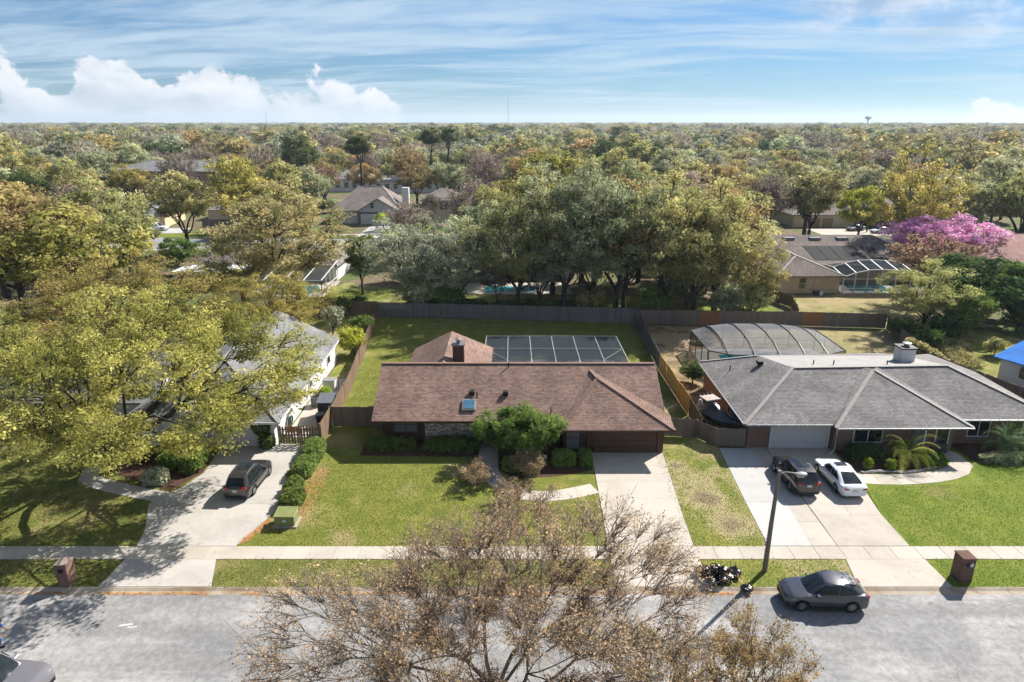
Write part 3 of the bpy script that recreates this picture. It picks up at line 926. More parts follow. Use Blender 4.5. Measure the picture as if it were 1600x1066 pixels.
for xx in (-6.98, -2.42, -9.95):
    MB().box(xx - .12, xx + .12, 49.0, 49.346, -0.05, 2.45).build('trim_board', M['brown_trim'], bh)
window(bh, -8.4, 49.33, 0.85, 2.1, 1.75, mull=1, glass=M['glass_blind'], frame=M['brown_trim'], rows=2)
window(bh, 4.65, 47.43, 0.35, 2.1, 0.95, mull=0, glass=M['glass_blind'], frame=M['brown_trim'], rows=2)
d_ = MB().box(-1.9, -0.9, 49.25, 49.345, 0.0, 2.1).build('front_door', M['brown_trim'], bh)
MB().lathe([(0.0, -.03), (0.035, -.02), (0.035, .02), (0, .03)], 8, (-1.05, 49.2, 1.0)).build('handle', M['metal_grey'], d_)
MB().box(0.2, 2.6, 49.30, 49.345, 0.5, 2.1).build('front_panel', M['brown_trim'], bh)
garage_door(bh, 6.25, 11.05, 47.40, 2.15, M['door_brown'], 4)
for xx in (5.98, 11.3):
    MB().box(xx - .2, xx + .2, 47.28, 47.449, -0.05, 2.45).build('trim_board', M['brown_trim'], bh)
MB().box(5.3, 5.34, 47.40, 47.449, 0, 2.1).build('trim_board', M['brown_trim'], bh)
wl_ = MB().box(5.93, 6.05, 47.16, 47.279, 1.75, 2.0).build('wall_lamp', M['black_metal'], bh)
MB().bar((-10.73, 47.66, 2.42), (2.6, 47.66, 2.42), 0.05, 0.17).build('fascia', M['brown_trim'], bh)
MB().bar((3.5, 46.06, 2.42), (12.08, 46.06, 2.42), 0.05, 0.17).build('fascia', M['brown_trim'], bh)
ch = MB().box(-5.05, -4.1, 55.0, 55.75, 3.2, 6.15).build('chimney', M['brown_siding'], bh)
MB().box(-5.15, -4.0, 54.9, 55.85, 6.152, 6.25).build('chimney_cap', M['metal_grey'], ch)
MB().lathe([(0, 0), (.16, 0), (.16, .3), (.3, .3), (.3, .36), (.08, .44), (0, .44)], 12, (-4.57, 55.4, 6.252)).build('chimney_cowl', M['metal_grey'], ch)
sk = (RZ - EZ) / 5.3
s_ = MB().box(-0.52, 0.52, -0.52, 0.52, -0.05, 0.16).build('skylight', M['cap_grey'], bh, (-3.33, 49.05, mzy(49.05)), (math.atan(sk), 0, 0))
MB().box(-0.42, 0.42, -0.42, 0.42, 0.161, 0.19).build('pane', M['skylight_glass'], s_)
box_vent(bh, (-3.15, 50.05, mzy(50.05)), sk); box_vent(bh, (-0.5, 50.0, mzy(50.0)), sk)
vent_pipe(bh, (-2.75, 49.8, mzy(49.8)), .45); vent_pipe(bh, (-0.3, 52.6, mzy(52.6)), .4); vent_pipe(bh, (3.0, 48.4, mzy(48.4)), .4, .05, 'brown_trim')
u.done()

# ---- flat screened pool enclosure behind it
def beam(pts, w, t, mat, parent, name='beam'):
    return MB().bar(pts[0], pts[1], w, t).build(name, mat, parent)
sc = empty('pool_enclosure', (4.2, 65, 0), 0, 'flat-roofed screen pool enclosure with pale beams behind the brown house', 'pool enclosure')
u = Under(sc)
xs = np.linspace(-2.7, 11.0, 7)
for i, x in enumerate(xs):
    beam([(x, 58.6, 2.75), (x, 69.0, 2.62)], 0.06, 0.09, M['aluminium_grey'], sc)
    beam([(x, 69.0, 0.0), (x, 69.0, 2.54)], 0.08, 0.08, M['aluminium_grey'], sc, 'post')
for i in range(6):
    a, b = xs[i] + .07, xs[i + 1] - .07
    MB().add([(a, 58.6, 2.72), (b, 58.6, 2.72), (b, 68.9, 2.59), (a, 68.9, 2.59)], [(0, 1, 2, 3)]).build('screen_panel', M['screen_dark'], sc)
    MB().add([(a, 69.0, 0.05), (b, 69.0, 0.05), (b, 69.0, 2.5), (a, 69.0, 2.5)], [(0, 1, 2, 3)]).build('screen_panel', M['screen_side'], sc)
beam([(-2.7, 68.98, 2.64), (11.0, 68.98, 2.64)], 0.05, 0.07, M['aluminium_grey'], sc)
beam([(-2.7, 64.6, 2.71), (11.0, 64.6, 2.71)], 0.035, 0.05, M['aluminium_grey'], sc)
beam([(8.8, 61.2, 2.74), (10.95, 64.5, 2.70)], 0.035, 0.035, M['aluminium_grey'], sc, 'brace')
beam([(-2.65, 64.5, 2.70), (-0.5, 61.2, 2.74)], 0.035, 0.035, M['aluminium_grey'], sc, 'brace')
u.done()
struct(MB().box(-2.6, 10.9, 58.7, 68.8, -0.1, 0.03).build('pool_deck', M['concrete']))
struct(MB().prism([(0.5, 61), (7, 60.6), (9, 63), (8.4, 66.4), (3, 67), (0.2, 64.5)], 0.0, 0.05).build('pool_water', M['pool_water']))

# ---- grey-roofed brick house to the right
rh = empty('brick_house', (29, 54, 0), 0, 'wide brick ranch house with grey shingle roof, white garage door and pale rear roof', 'house')
u = Under(rh)
a1, a2, a3 = (17.6, 47.14, 2.5), (24.6, 47.14, 2.5), (17.8, 61.3, 2.5)
b1, b2, b3 = (23.1, 52.75, 5.0), (29.0, 53.0, 5.0), (21.9, 57.5, 4.42)
c1_, c2_, c3_ = (24.17, 46.46, 2.5), (34.47, 46.55, 2.5), (29.55, 52.4, 4.98)
d1_, d2_, d3_ = (36.1, 53.3, 5.0), (42.0, 48.0, 2.5), (33.6, 48.0, 2.5)
r1 = roof('roof', [[a1, a2, b2, b1], [a1, b1, b3, a3]], M['shingle_grey'], rh)
r2 = roof('wing_roof', [[c1_, c2_, c3_], [c1_, c3_, (29.0, 53.02, 5.0), (24.3, 47.12, 2.52)], [c2_, (34.4, 48.4, 2.66), (30.1, 53.0, 5.0), c3_]], M['shingle_grey'], rh)
r3 = roof('main_roof', [[d3_, d2_, d1_, (29.0, 53.0, 4.995)], [d2_, (42.3, 58.5, 2.5), d1_]], M['shingle_grey'], rh)
roof('rear_roof', [[b1, (36.1, 53.35, 4.97), (35.6, 58.4, 4.1), b3]], M['membrane'], rh, 0.1)
roof('rear_eave', [[b3, (35.6, 58.4, 4.1), (36.2, 63.6, 2.6), a3], [(36.1, 53.36, 4.95), (42.3, 58.5, 2.5), (41, 63.6, 2.5), (35.7, 58.45, 4.1)]], M['shingle_grey'], rh)
caps([(a1, b1), (b1, d1_)], M['cap_grey'], r1)
caps([(c3_, c1_), (c3_, c2_)], M['cap_grey'], r2)
caps([(d1_, d2_), (a3, b3)], M['cap_grey'], r3)
wall('wall', 18.3, 24.72, 48.25, 60.9, 2.6, M['brick_red'], rh)
wall('wing_wall', 24.73, 33.9, 47.7, 60.6, 2.6, M['brick_red'], rh)
wall('wall', 33.91, 41.2, 48.95, 60.3, 2.6, M['brick_red'], rh)
garage_door(rh, 20.15, 24.45, 48.2, 2.15, M['garage_white'], 4, M['white_paint'])
window(rh, 27.3, 47.68, 0.8, 2.1, 2.1, mull=1, frame=M['white_paint'])
window(rh, 33.0, 47.68, 0.6, 2.1, 0.9, mull=0)
d_ = MB().box(30.7, 31.6, 47.6, 47.699, 0, 2.1).build('front_door', M['dark_grey_wall'], rh)
MB().box(31.605, 31.72, 47.58, 47.699, 0, 2.15).build('door_frame', M['white_paint'], rh)
window(rh, 36.6, 48.93, 0.7, 2.1, 1.6, mull=1)
window(rh, 39.4, 48.93, 0.7, 2.1, 1.2, mull=0)
window(rh, 18.28, 52.5, 0.9, 2.1, 1.3, '-x', 1)
g_ = MB()
for p, q in (((17.6, 47.05, 2.44), (24.2, 47.05, 2.44)), ((24.17, 46.38, 2.44), (34.5, 46.46, 2.44)), ((34.6, 47.92, 2.44), (42.0, 47.92, 2.44)), ((17.52, 47.14, 2.44), (17.72, 61.3, 2.44))):
    MB().bar(p, q, 0.11, 0.11).build('gutter', M['metal_grey'], rh)
MB().tube([(24.3, 46.42, 2.4), (24.75, 47.0, 2.1), (24.85, 47.55, 1.9), (24.85, 47.55, 0.25), (24.2, 46.9, 0.08)], 0.055, 6).build('downspout', M['white_paint'], rh)
ch = MB().box(33.3, 34.5, 55.2, 56.4, 3.9, 5.75).build('chimney', M['garage_white'], rh)
MB().box(33.2, 34.6, 55.1, 56.5, 5.752, 5.86).build('chimney_cap', M['black_metal'], ch)
MB().lathe([(0, 0), (.2, 0), (.2, .22), (.36, .22), (.36, .3), (0, .36)], 12, (33.95, 55.8, 5.862)).build('chimney_cowl', M['metal_grey'], ch)
box_vent(rh, (21.4, 55.6, 4.28), 0.4, 'black_metal', 0.5)
vent_pipe(rh, (19.3, 56.8, 3.3), .45); vent_pipe(rh, (25.4, 54.2, 4.9), .25); vent_pipe(rh, (27.0, 54.0, 4.9), .3); vent_pipe(rh, (31.5, 54.0, 4.95), .25)
for k in range(20):                       # bulbs of a string of lights along the eaves
    x = 24.3 + k * 0.52
    MB().box(x - .035, x + .035, 46.28, 46.34, 2.44, 2.54).build('light_bulb', M['aluminium_white'], rh)
for k in range(9):
    x = 35 + k * 0.75
    MB().box(x - .035, x + .035, 47.80, 47.86, 2.44, 2.54).build('light_bulb', M['aluminium_white'], rh)
for k in range(9):
    x = 17.9 + k * 0.72
    MB().box(x - .035, x + .035, 46.93, 46.99, 2.44, 2.54).build('light_bulb', M['aluminium_white'], rh)
u.done()

# ---- arched bronze pool enclosure behind the brick house
en = empty('pool_enclosure', (26, 68, 0), 0, 'arched bronze-framed screen pool enclosure behind the brick house', 'pool enclosure')
u = Under(en)
ex = np.linspace(18.9, 33.6, 7)
prof = [(63.0, 2.3), (65.0, 3.05), (67.5, 3.45), (70.0, 3.45), (72.2, 3.0), (73.6, 2.3)]
def arch_h(i):
    t = i / 6.0
    return (0.0, 0.75, 1.0, 1.0, 1.0, 0.72, 0.0)[i]
def epos(i, k):
    y, z = prof[k]
    hh = arch_h(i)
    ylo = 63.0 + (1 - hh) * 2.2
    yy = ylo + (y - 63.0) * (73.6 - (1 - hh) * 1.4 - ylo) / 10.6
    return (ex[i] + (0.9 if i == 0 else 0), yy, 2.3 + (z - 2.3) * hh * 0.95 + 0.15 * hh)
for i in range(7):
    for k in range(5):
        beam([epos(i, k), epos(i, k + 1)], 0.09, 0.12, M['aluminium_bronze'], en)
    for k in (0, 5):
        p = epos(i, k)
        beam([(p[0], p[1], 0), p], 0.08, 0.08, M['aluminium_bronze'], en, 'post')
for i in range(6):
    for k in (0, 5):
        beam([epos(i, k), epos(i + 1, k)], 0.08, 0.1, M['aluminium_bronze'], en)
    for k in range(5):
        p, q, r_, s_ = epos(i, k), epos(i + 1, k), epos(i + 1, k + 1), epos(i, k + 1)
        dn = Vector((0, 0, -0.03))
        MB().add([Vector(p) + dn, Vector(q) + dn, Vector(r_) + dn, Vector(s_) + dn], [(0, 1, 2, 3)]).build('screen_panel', M['screen_grey'], en)
    for k in (0, 5):
        p, q = epos(i, k), epos(i + 1, k)
        MB().add([(p[0], p[1], 0.05), (q[0], q[1], 0.05), q, p], [(0, 1, 2, 3)]).build('screen_panel', M['screen_side'], en)
        beam([(p[0], p[1], 1.0), (q[0], q[1], 1.0)], 0.05, 0.06, M['aluminium_bronze'], en, 'rail')
for i in (0, 6):
    p, q = epos(i, 0), epos(i, 5)
    MB().add([(p[0], p[1], 0.05), (q[0], q[1], 0.05), q, p], [(0, 1, 2, 3)]).build('screen_panel', M['screen_side'], en)
    for t in (0.33, 0.66):
        yy = p[1] + (q[1] - p[1]) * t
        beam([(p[0], yy, 0), (p[0], yy, 2.4)], 0.07, 0.07, M['aluminium_bronze'], en, 'post')
u.done()
struct(MB().box(19.9, 33.5, 62, 72.6, -0.1, 0.025).build('pool_deck', M['concrete_worn']))
struct(MB().prism([(22, 64.5), (30, 64.5), (31, 68), (28, 71), (22.5, 70.4)], 0.0, 0.045).build('pool_water', M['pool_water']))

# ---- white house to the left
lh = empty('white_house', (-25, 56, 0), 0, 'white house with silver-grey shingle roof half hidden under the big yellow-green oak', 'house')
u = Under(lh)
e1, e2 = (-17.7, 47.5, 2.5), (-18.2, 68.5, 2.5)
q1, q2 = (-24.0, 53.8, 5.6), (-24.3, 68.5, 5.6)
r1 = roof('roof', [[e1, e2, q2, q1], [e1, q1, (-30.0, 47.5, 2.5)], [q1, q2, (-30.3, 68.5, 2.5), (-30.0, 47.5, 2.5)]], M['shingle_silver'], lh)
caps([(e1, q1), (q1, q2)], M['cap_silver'], r1)
r2 = roof('wing_roof', [[(-44, 51.2, 2.5), (-29.4, 51.2, 2.5), (-29.4, 57.0, 5.0), (-44, 57.0, 5.0)], [(-29.4, 57.0, 5.0), (-29.4, 63, 2.5), (-44, 63, 2.5), (-44, 57.0, 5.0)]], M['shingle_silver'], lh)
wall('wall', -29.3, -18.55, 48.6, 68.0, 2.6, M['white_wall'], lh)
wall('wing_wall', -43.5, -29.31, 52.2, 62.6, 2.6, M['white_wall'], lh)
MB().add([(-18.56, 67.99, 2.5), (-29.9, 67.99, 2.5), (-24.3, 67.99, 5.4), (-18.56, 67.8, 2.5), (-29.9, 67.8, 2.5), (-24.3, 67.8, 5.4)], [(0, 1, 2), (5, 4, 3), (0, 3, 4, 1), (1, 4, 5, 2), (2, 5, 3, 0)]).build('gable_wall', M['white_wall'], lh)
garage_door(lh, -25.2, -19.9, 48.55, 2.2, M['garage_white'], 5, M['white_paint'])
MB().bar((-29.9, 47.44, 2.42), (-17.7, 47.44, 2.42), 0.05, 0.16).build('fascia', M['white_paint'], lh)
MB().bar((-17.66, 47.5, 2.42), (-18.14, 68.5, 2.42), 0.05, 0.16).build('fascia', M['white_paint'], lh)
for yy in (52.2, 55.4, 58.5, 65.0):
    window(lh, -18.53, yy, 1.0, 2.0, 0.9, '+x', 0)
window(lh, -34, 52.18, 0.8, 2.0, 1.6, '-y', 1)
window(lh, -39, 52.18, 0.8, 2.0, 1.6, '-y', 1)
vent_pipe(lh, (-20.0, 66.0, 3.45), .3); vent_pipe(lh, (-19.6, 62.0, 3.25), .3); vent_pipe(lh, (-19.8, 53.0, 3.5), .3)
u.done()

# ---- generic neighbours farther back
def hip_house(name, label, x, y, w, d, rz, wall_m, roof_m, ez=2.6, rise=2.4, cap_m='cap_grey', over=0.6, ridge=None, wins=(), garage=None, gable=False, group=None, base=0.0):
    root = empty(name, (x, y, 0), rz, label, 'house', group)
    hw, hd = w / 2 + over, d / 2 + over
    rl = max(0.4, (ridge if ridge is not None else max(0.5, w - d)) / 2)
    z0, z1 = ez, ez + rise
    if gable:
        fs = [[(-hw, -hd, z0), (hw, -hd, z0), (hw, 0, z1), (-hw, 0, z1)], [(hw, 0, z1), (hw, hd, z0), (-hw, hd, z0), (-hw, 0, z1)]]
        for s_ in (-1, 1):
            xx = s_ * (w / 2 - .02)
            MB().add([(xx, -d / 2, ez - .05), (xx, d / 2, ez - .05), (xx, 0, z1 - .12)], [(0, 1, 2)]).build('gable_wall', M[wall_m], root)
    else:
        fs = [[(-hw, -hd, z0), (hw, -hd, z0), (rl, 0, z1), (-rl, 0, z1)], [(hw, hd, z0), (-hw, hd, z0), (-rl, 0, z1), (rl, 0, z1)], [(hw, -hd, z0), (hw, hd, z0), (rl, 0, z1)], [(-hw, hd, z0), (-hw, -hd, z0), (-rl, 0, z1)]]
    rf_ = roof('roof', fs, M[roof_m], root, 0.16)
    if not gable:
        caps([((-hw, -hd, z0), (-rl, 0, z1)), ((hw, -hd, z0), (rl, 0, z1)), ((-rl, 0, z1), (rl, 0, z1))], M[cap_m], rf_, 0.35)
    MB().box(-w / 2, w / 2, -d / 2, d / 2, -0.1, ez + .02).build('wall', M[wall_m], root)
    for wx, za, zb, ww in wins:
        window(root, wx, -d / 2 - .01, za, zb, ww, '-y', 1 if ww > 1.2 else 0, rows=2)
    if garage:
        for gx0, gx1, gm in garage:
            garage_door(root, gx0, gx1, -d / 2 - .04, 2.2, M[gm], 4, M['white_paint'])
    return root

# tan house with solar panels and white-framed enclosure
yh = empty('tan_house', (48, 108, 0), 0, 'tan stucco house with black solar panels on its dark mottled roof', 'house')
u = Under(yh)
roof('roof', [[(40.2, 106, 2.7), (66.5, 106, 2.7), (62.5, 118.5, 5.6), (44.5, 118.5, 5.6)], [(66.5, 106, 2.7), (66.5, 131, 2.7), (62.5, 118.5, 5.6)], [(40.2, 131, 2.7), (40.2, 106, 2.7), (44.5, 118.5, 5.6)], [(66.5, 131, 2.7), (40.2, 131, 2.7), (44.5, 118.5, 5.6), (62.5, 118.5, 5.6)]], M['shingle_old'], yh)
wr2 = roof('wing_roof', [[(38.8, 98.2, 2.7), (49.0, 98.2, 2.7), (43.6, 103.8, 4.75)], [(38.8, 98.2, 2.7), (43.6, 103.8, 4.75), (43.6, 110, 4.75), (38.8, 110, 2.7)], [(49.0, 98.2, 2.7), (49.0, 106.4, 2.75), (43.6, 110, 4.75), (43.6, 103.8, 4.75)]], M['shingle_old'], yh)
caps([((38.8, 98.2, 2.7), (43.6, 103.8, 4.75)), ((49.0, 98.2, 2.7), (43.6, 103.8, 4.75)), ((43.6, 103.8, 4.75), (43.6, 110, 4.75))], M['cap_grey'], wr2, 0.3)
wall('wall', 39.4, 48.5, 98.9, 106.5, 2.72, M['tan_wall'], yh)
wall('wall', 40.9, 66, 106.6, 130.4, 2.72, M['tan_wall'], yh)
window(yh, 43.0, 98.88, 0.7, 2.2, 0.9, mull=0, rows=2, frame=M['tan_wall'])
MB().tube([(44.9, 98.3, 2.7), (44.9, 98.8, 2.4), (44.9, 98.8, 0.1)], 0.06, 6).build('downspout', M['white_paint'], yh)
def yz(y): return 2.7 + (y - 106) * 2.9 / 12.5
for k, (x0, x1) in enumerate(((48.6, 50.6), (50.75, 52.75), (52.9, 54.9), (55.05, 57.05), (58.0, 60.2))):
    MB().add([(x0, 108.0, yz(108) + .06), (x1, 108.0, yz(108) + .06), (x1, 113.6, yz(113.6) + .06), (x0, 113.6, yz(113.6) + .06),
              (x0, 108.0, yz(108) + .01), (x1, 108.0, yz(108) + .01), (x1, 113.6, yz(113.6) + .01), (x0, 113.6, yz(113.6) + .01)],
             [(0, 1, 2, 3), (0, 4, 5, 1), (1, 5, 6, 2), (2, 6, 7, 3), (3, 7, 4, 0)]).build('solar_panel', M['solar_black'], yh)
for xx, yy in ((47.3, 116.6), (51.8, 116.6), (56.4, 116.6), (41.5, 117)):
    MB().box(xx - .9, xx + .9, yy - .5, yy + .5, yz(yy) - .05, yz(yy) + .3).build('skylight', M['cap_silver'], yh)
u.done()
ye = empty('pool_enclosure', (54, 101, 0), 0, 'white-framed screen pool enclosure with faceted roof beside the tan house', 'pool enclosure')
u = Under(ye)
yx = [48.9, 50.6, 52.4, 54.4, 56.6, 58.8]
yzt = [2.5, 3.1, 3.5, 3.6, 3.5, 3.3]
for i, x in enumerate(yx):
    beam([(x, 98.6, 0), (x, 98.6, yzt[i])], 0.13, 0.13, M['aluminium_white'], ye, 'post')
    beam([(x, 98.6, yzt[i]), (x, 102.4, yzt[i] + .7)], 0.13, 0.13, M['aluminium_white'], ye)
    beam([(x, 102.4, yzt[i] + .7), (x, 106.2, 2.9)], 0.13, 0.13, M['aluminium_white'], ye)
    if i:
        x0 = yx[i - 1]
        for (ya, da), (yb, db) in (((98.6, 0), (102.4, .7)), ((102.4, .7), (106.2, None))):
            za0, za1 = yzt[i - 1] + da, yzt[i] + da
            zb0, zb1 = (2.9, 2.9) if db is None else (yzt[i - 1] + db, yzt[i] + db)
            beam([(x0, ya, za0), (x, ya, za1)], 0.12, 0.12, M['aluminium_white'], ye)
            MB().add([(x0, ya, za0 - .02), (x, ya, za1 - .02), (x, yb, zb1 - .02), (x0, yb, zb0 - .02)], [(0, 1, 2, 3)]).build('screen_panel', M['screen_dark'], ye)
        MB().add([(x0, 98.62, 0.4), (x, 98.62, 0.4), (x, 98.62, yzt[i] - .05), (x0, 98.62, yzt[i - 1] - .05)], [(0, 1, 2, 3)]).build('screen_panel', M['screen_side'], ye)
        beam([(x0, 98.6, 0.75), (x, 98.6, 0.75)], 0.09, 0.1, M['aluminium_white'], ye, 'rail')
        beam([(x0, 98.6, 2.2), (x, 98.6, 2.2)], 0.08, 0.09, M['aluminium_white'], ye, 'rail')
u.done()
struct(MB().box(49, 58.7, 98.7, 106.4, -0.1, 0.03).build('pool_deck', M['concrete_pale']))
struct(MB().prism([(51, 100), (57, 100), (57.6, 104), (52, 105)], 0.0, 0.05).build('pool_water', M['pool_water']))

# rose-roofed house with enclosure at the right
hip_house('rose_roof_house', 'house with wide rose-coloured shingle roof behind the pink blossom tree', 86, 116, 26, 24, 0, 'cream_wall', 'shingle_rose', rise=3.6, cap_m='shingle_rose', ridge=4)
for xx, yy, zz in ((76.5, 118.0, 4.2), (84.0, 112.6, 5.2)):
    pass
re_ = empty('pool_enclosure', (72, 96, 0), 0, 'low screen pool enclosure in front of the rose-roofed house', 'pool enclosure')
u = Under(re_)
rx = [67.5, 70.6, 74.0, 77.5, 81.0]
for i, x in enumerate(rx):
    beam([(x, 97, 2.5), (x + 2, 103, 3.2)], 0.12, 0.14, M['aluminium_white'], re_)
    beam([(x, 97, 0), (x, 97, 2.5)], 0.1, 0.1, M['aluminium_bronze'], re_, 'post')
    if i:
        x0 = rx[i - 1]
        beam([(x0, 97, 2.5), (x, 97, 2.5)], 0.1, 0.1, M['aluminium_white'], re_)
        beam([(x0 + 1, 100, 2.85), (x + 1, 100, 2.85)], 0.08, 0.08, M['aluminium_white'], re_)
        MB().add([(x0, 97, 2.47), (x, 97, 2.47), (x + 2, 103, 3.17), (x0 + 2, 103, 3.17)], [(0, 1, 2, 3)]).build('screen_panel', M['screen_grey'], re_)
        MB().add([(x0, 97.02, 0.1), (x, 97.02, 0.1), (x, 97.02, 2.42), (x0, 97.02, 2.42)], [(0, 1, 2, 3)]).build('screen_panel', M['screen_side'], re_)
u.done()

# house under a blue tarpaulin at the right edge
bt = empty('tarp_house', (54, 61, 0), 0, 'white house with a bright blue tarpaulin over its roof', 'house')
u = Under(bt)
roof('roof_tarp', [[(46.9, 62.9, 2.5), (49.4, 57.4, 2.5), (57.5, 62.0, 4.2), (55, 65.0, 4.2)], [(46.9, 62.9, 2.5), (55, 65.0, 4.2), (55, 69, 2.6)], [(57.5, 62, 4.2), (63, 65, 2.5), (55, 69, 2.6), (55, 65, 4.2)], [(49.4, 57.4, 2.5), (63, 65, 2.5), (57.5, 62, 4.2)]], M['tarp_blue'], bt, 0.1)
MB().prism([(47.6, 62.7), (49.9, 58.2), (61, 64.4), (55.5, 68)], -0.1, 2.52).build('wall', M['white_wall'], bt)
dv = (Vector((49.9, 58.2, 0)) - Vector((47.6, 62.7, 0))).normalized()
wp = Vector((47.6, 62.7, 0)) + dv * 2.3
wob = window(bt, wp.x - .03, wp.y, 1.0, 2.0, 0.8, '-y', 0, rows=2, frame=M['metal_grey'])
wob.rotation_euler.z = math.atan2(dv.y, dv.x)
u.done()

# behind the back fence: pool house on the left and centre
ph = hip_house('pool_house', 'pale house with flat white patio roof and screened pool behind the dark brown back fence', -40, 112, 24, 10, 0, 'white_wall', 'shingle_tan', rise=2.6)
MB().box(-11.5, 1.5, -10.6, -5.05, 2.45, 2.7).build('patio_roof', M['aluminium_white'], ph)
for xx in (-11.2, -8, -4.8, -1.6, 1.2):
    MB().box(xx - .05, xx + .05, -10.5, -10.4, 0, 2.44).build('patio_post', M['aluminium_white'], ph)
le = empty('pool_enclosure', (-33, 101, 0), 0, 'white-framed screen pool enclosure under the big forked olive oak', 'pool enclosure')
u = Under(le)
lx = [-39.0, -36.0, -33.0, -30.2, -27.6]
for i, x in enumerate(lx):
    beam([(x, 96.6, 0), (x, 96.6, 2.4)], 0.1, 0.1, M['aluminium_white'], le, 'post')
    beam([(x, 96.6, 2.4), (x, 106.8, 3.4)], 0.1, 0.12, M['aluminium_white'], le)
    if i:
        x0 = lx[i - 1]
        beam([(x0, 96.6, 2.4), (x, 96.6, 2.4)], 0.1, 0.1, M['aluminium_white'], le)
        beam([(x0, 96.6, 0.9), (x, 96.6, 0.9)], 0.06, 0.06, M['aluminium_white'], le, 'rail')
        MB().add([(x0, 96.6, 2.36), (x, 96.6, 2.36), (x, 106.8, 3.36), (x0, 106.8, 3.36)], [(0, 1, 2, 3)]).build('screen_panel', M['screen_side'], le)
for k in range(5):
    y = 96.6 + k * 2.4
    beam([(-27.6, y, 0), (-27.6, y, 2.4 + k * .22)], 0.1, 0.1, M['aluminium_white'], le, 'post')
beam([(-27.6, 96.6, 1.0), (-27.6, 106.4, 1.0)], 0.08, 0.08, M['aluminium_white'], le, 'rail')
u.done()
struct(MB().box(-39, -27.4, 96.5, 106.9, -0.1, 0.03).build('pool_deck', M['concrete']))
struct(MB().prism([(-35.6, 98.2), (-30, 98), (-28.9, 100.4), (-30, 103.4), (-34.4, 104), (-36.4, 101)], 0.0, 0.05).build('pool_water', M['pool_water']))
struct(MB().box(-13, 9, 98.2, 106, -0.1, 0.02).build('pool_deck', M['concrete']))
struct(MB().prism([(-4, 99.6), (3.4, 99.6), (3.4, 103), (-4, 103)], 0.0, 0.04).build('pool_water', M['pool_water']))
hip_house('pale_house', 'pale house with light grey roof glimpsed through the oaks behind the central pool', -2, 114, 24, 11, 0, 'white_wall', 'shingle_silver', rise=2.4, cap_m='cap_silver', wins=((-6, .6, 2.1, 2.0), (0, .6, 2.1, 2.0), (6, .6, 2.1, 2.0)))
hip_house('pale_house', 'pale roofed house glimpsed through the oaks behind the low garden wall', 28, 117, 16, 11, 0, 'white_wall', 'shingle_silver', rise=2.4, cap_m='cap_silver', wins=((-4, .6, 2.1, 2.0), (4, .6, 2.1, 2.0)))
# far side of the back street
gh = hip_house('grey_house', 'grey house with steep front gable and white-trimmed garage across the back street', -36.5, 181, 17, 17, 0, 'white_wall', 'shingle_tan', ez=3.2, rise=5.2, ridge=6)
gg = (6.5, -13.0)
u0 = [(-2.0, -13.2, 3.2), (6.5, -13.2, 7.0), (12.0 - 2.9, -13.2, 3.2)]
roof('gable_roof', [[(-2.4, -10.6, 3.0), (3.4, -10.6, 6.4), (3.4, 2.0, 6.4), (-2.4, 2.0, 3.0)], [(3.4, -10.6, 6.4), (9.2, -10.6, 3.0), (9.2, 2.0, 3.0), (3.4, 2.0, 6.4)]], M['shingle_tan'], gh)
MB().add([(-1.9, -10.2, 3.05), (8.7, -10.2, 3.05), (3.4, -10.2, 6.2), (-1.9, -9.9, 3.05), (8.7, -9.9, 3.05), (3.4, -9.9, 6.2)], [(0, 1, 2), (5, 4, 3), (0, 3, 4, 1), (1, 4, 5, 2), (2, 5, 3, 0)]).build('gable_wall', M['grey_wall'], gh)
MB().box(-1.8, 8.6, -10.1, -8.4, -0.1, 3.04).build('wall', M['dark_grey_wall'], gh)
garage_door(gh, -0.9, 5.4, -10.14, 2.3, M['garage_white'], 4, M['white_paint'])
window(gh, 1.9, -10.22, 3.9, 5.2, 1.0, mull=0, rows=2)
ch = MB().box(8.2, 9.9, -2.2, -0.6, 0, 8.2).build('chimney', M['white_wall'], gh)
bg_ = hip_house('beige_house', 'beige two-storey house with arched dark window and hip roof across the back street', -17.9, 183, 10.2, 11, 0, 'cream_wall', 'shingle_tan', ez=5.2, rise=2.6, ridge=1)
window(bg_, 0.4, -5.52, 2.9, 4.6, 1.7, '-y', 2, rows=3, frame=M['dark_grey_wall'])
hip_house('brown_roof_house', 'house with brown hip roof behind the beige two-storey house', -5.5, 190, 15, 12, 0, 'tan_wall', 'shingle_tan', ez=3.4, rise=3.2)
hip_house('tan_garage_house', 'tan house with grey roof and white garage door behind the parked white pickup', -92, 172, 15, 14, R(6), 'tan_wall', 'shingle_silver', ez=2.9, rise=3.0, cap_m='cap_silver', garage=((-1.0, 4.4, 'garage_white'),))
hip_house('wide_house', 'wide house with pale grey hip roof beyond the tan garage house', -70, 185, 18, 12, 0, 'cream_wall', 'shingle_silver', rise=2.6, cap_m='cap_silver')
ap = hip_house('apartment_block', 'long peach apartment block with silver hip roof among bare trees', -112, 246, 48, 20, R(-4), 'peach_wall', 'shingle_silver', ez=8.5, rise=3.2, cap_m='cap_silver', wins=[(-20 + 4.5 * k, 5.4, 7.0, 1.5) for k in range(10)] + [(-20 + 4.5 * k, 1.2, 2.8, 1.5) for k in range(10)])
hip_house('white_hall', 'low white building with pale roof far beyond the back street', -64, 262, 24, 14, R(3), 'white_wall', 'shingle_silver', ez=4.5, rise=3.0, cap_m='cap_silver', wins=[(-9 + 3 * k, 1.4, 3.2, 1.4) for k in range(7)])
hip_house('white_hall', 'long white-walled building beside the low white hall', -38, 255, 26, 9, R(3), 'white_wall', 'membrane', ez=4.2, rise=0.8, wins=[(-10 + 3 * k, 1.4, 3.2, 1.4) for k in range(7)])
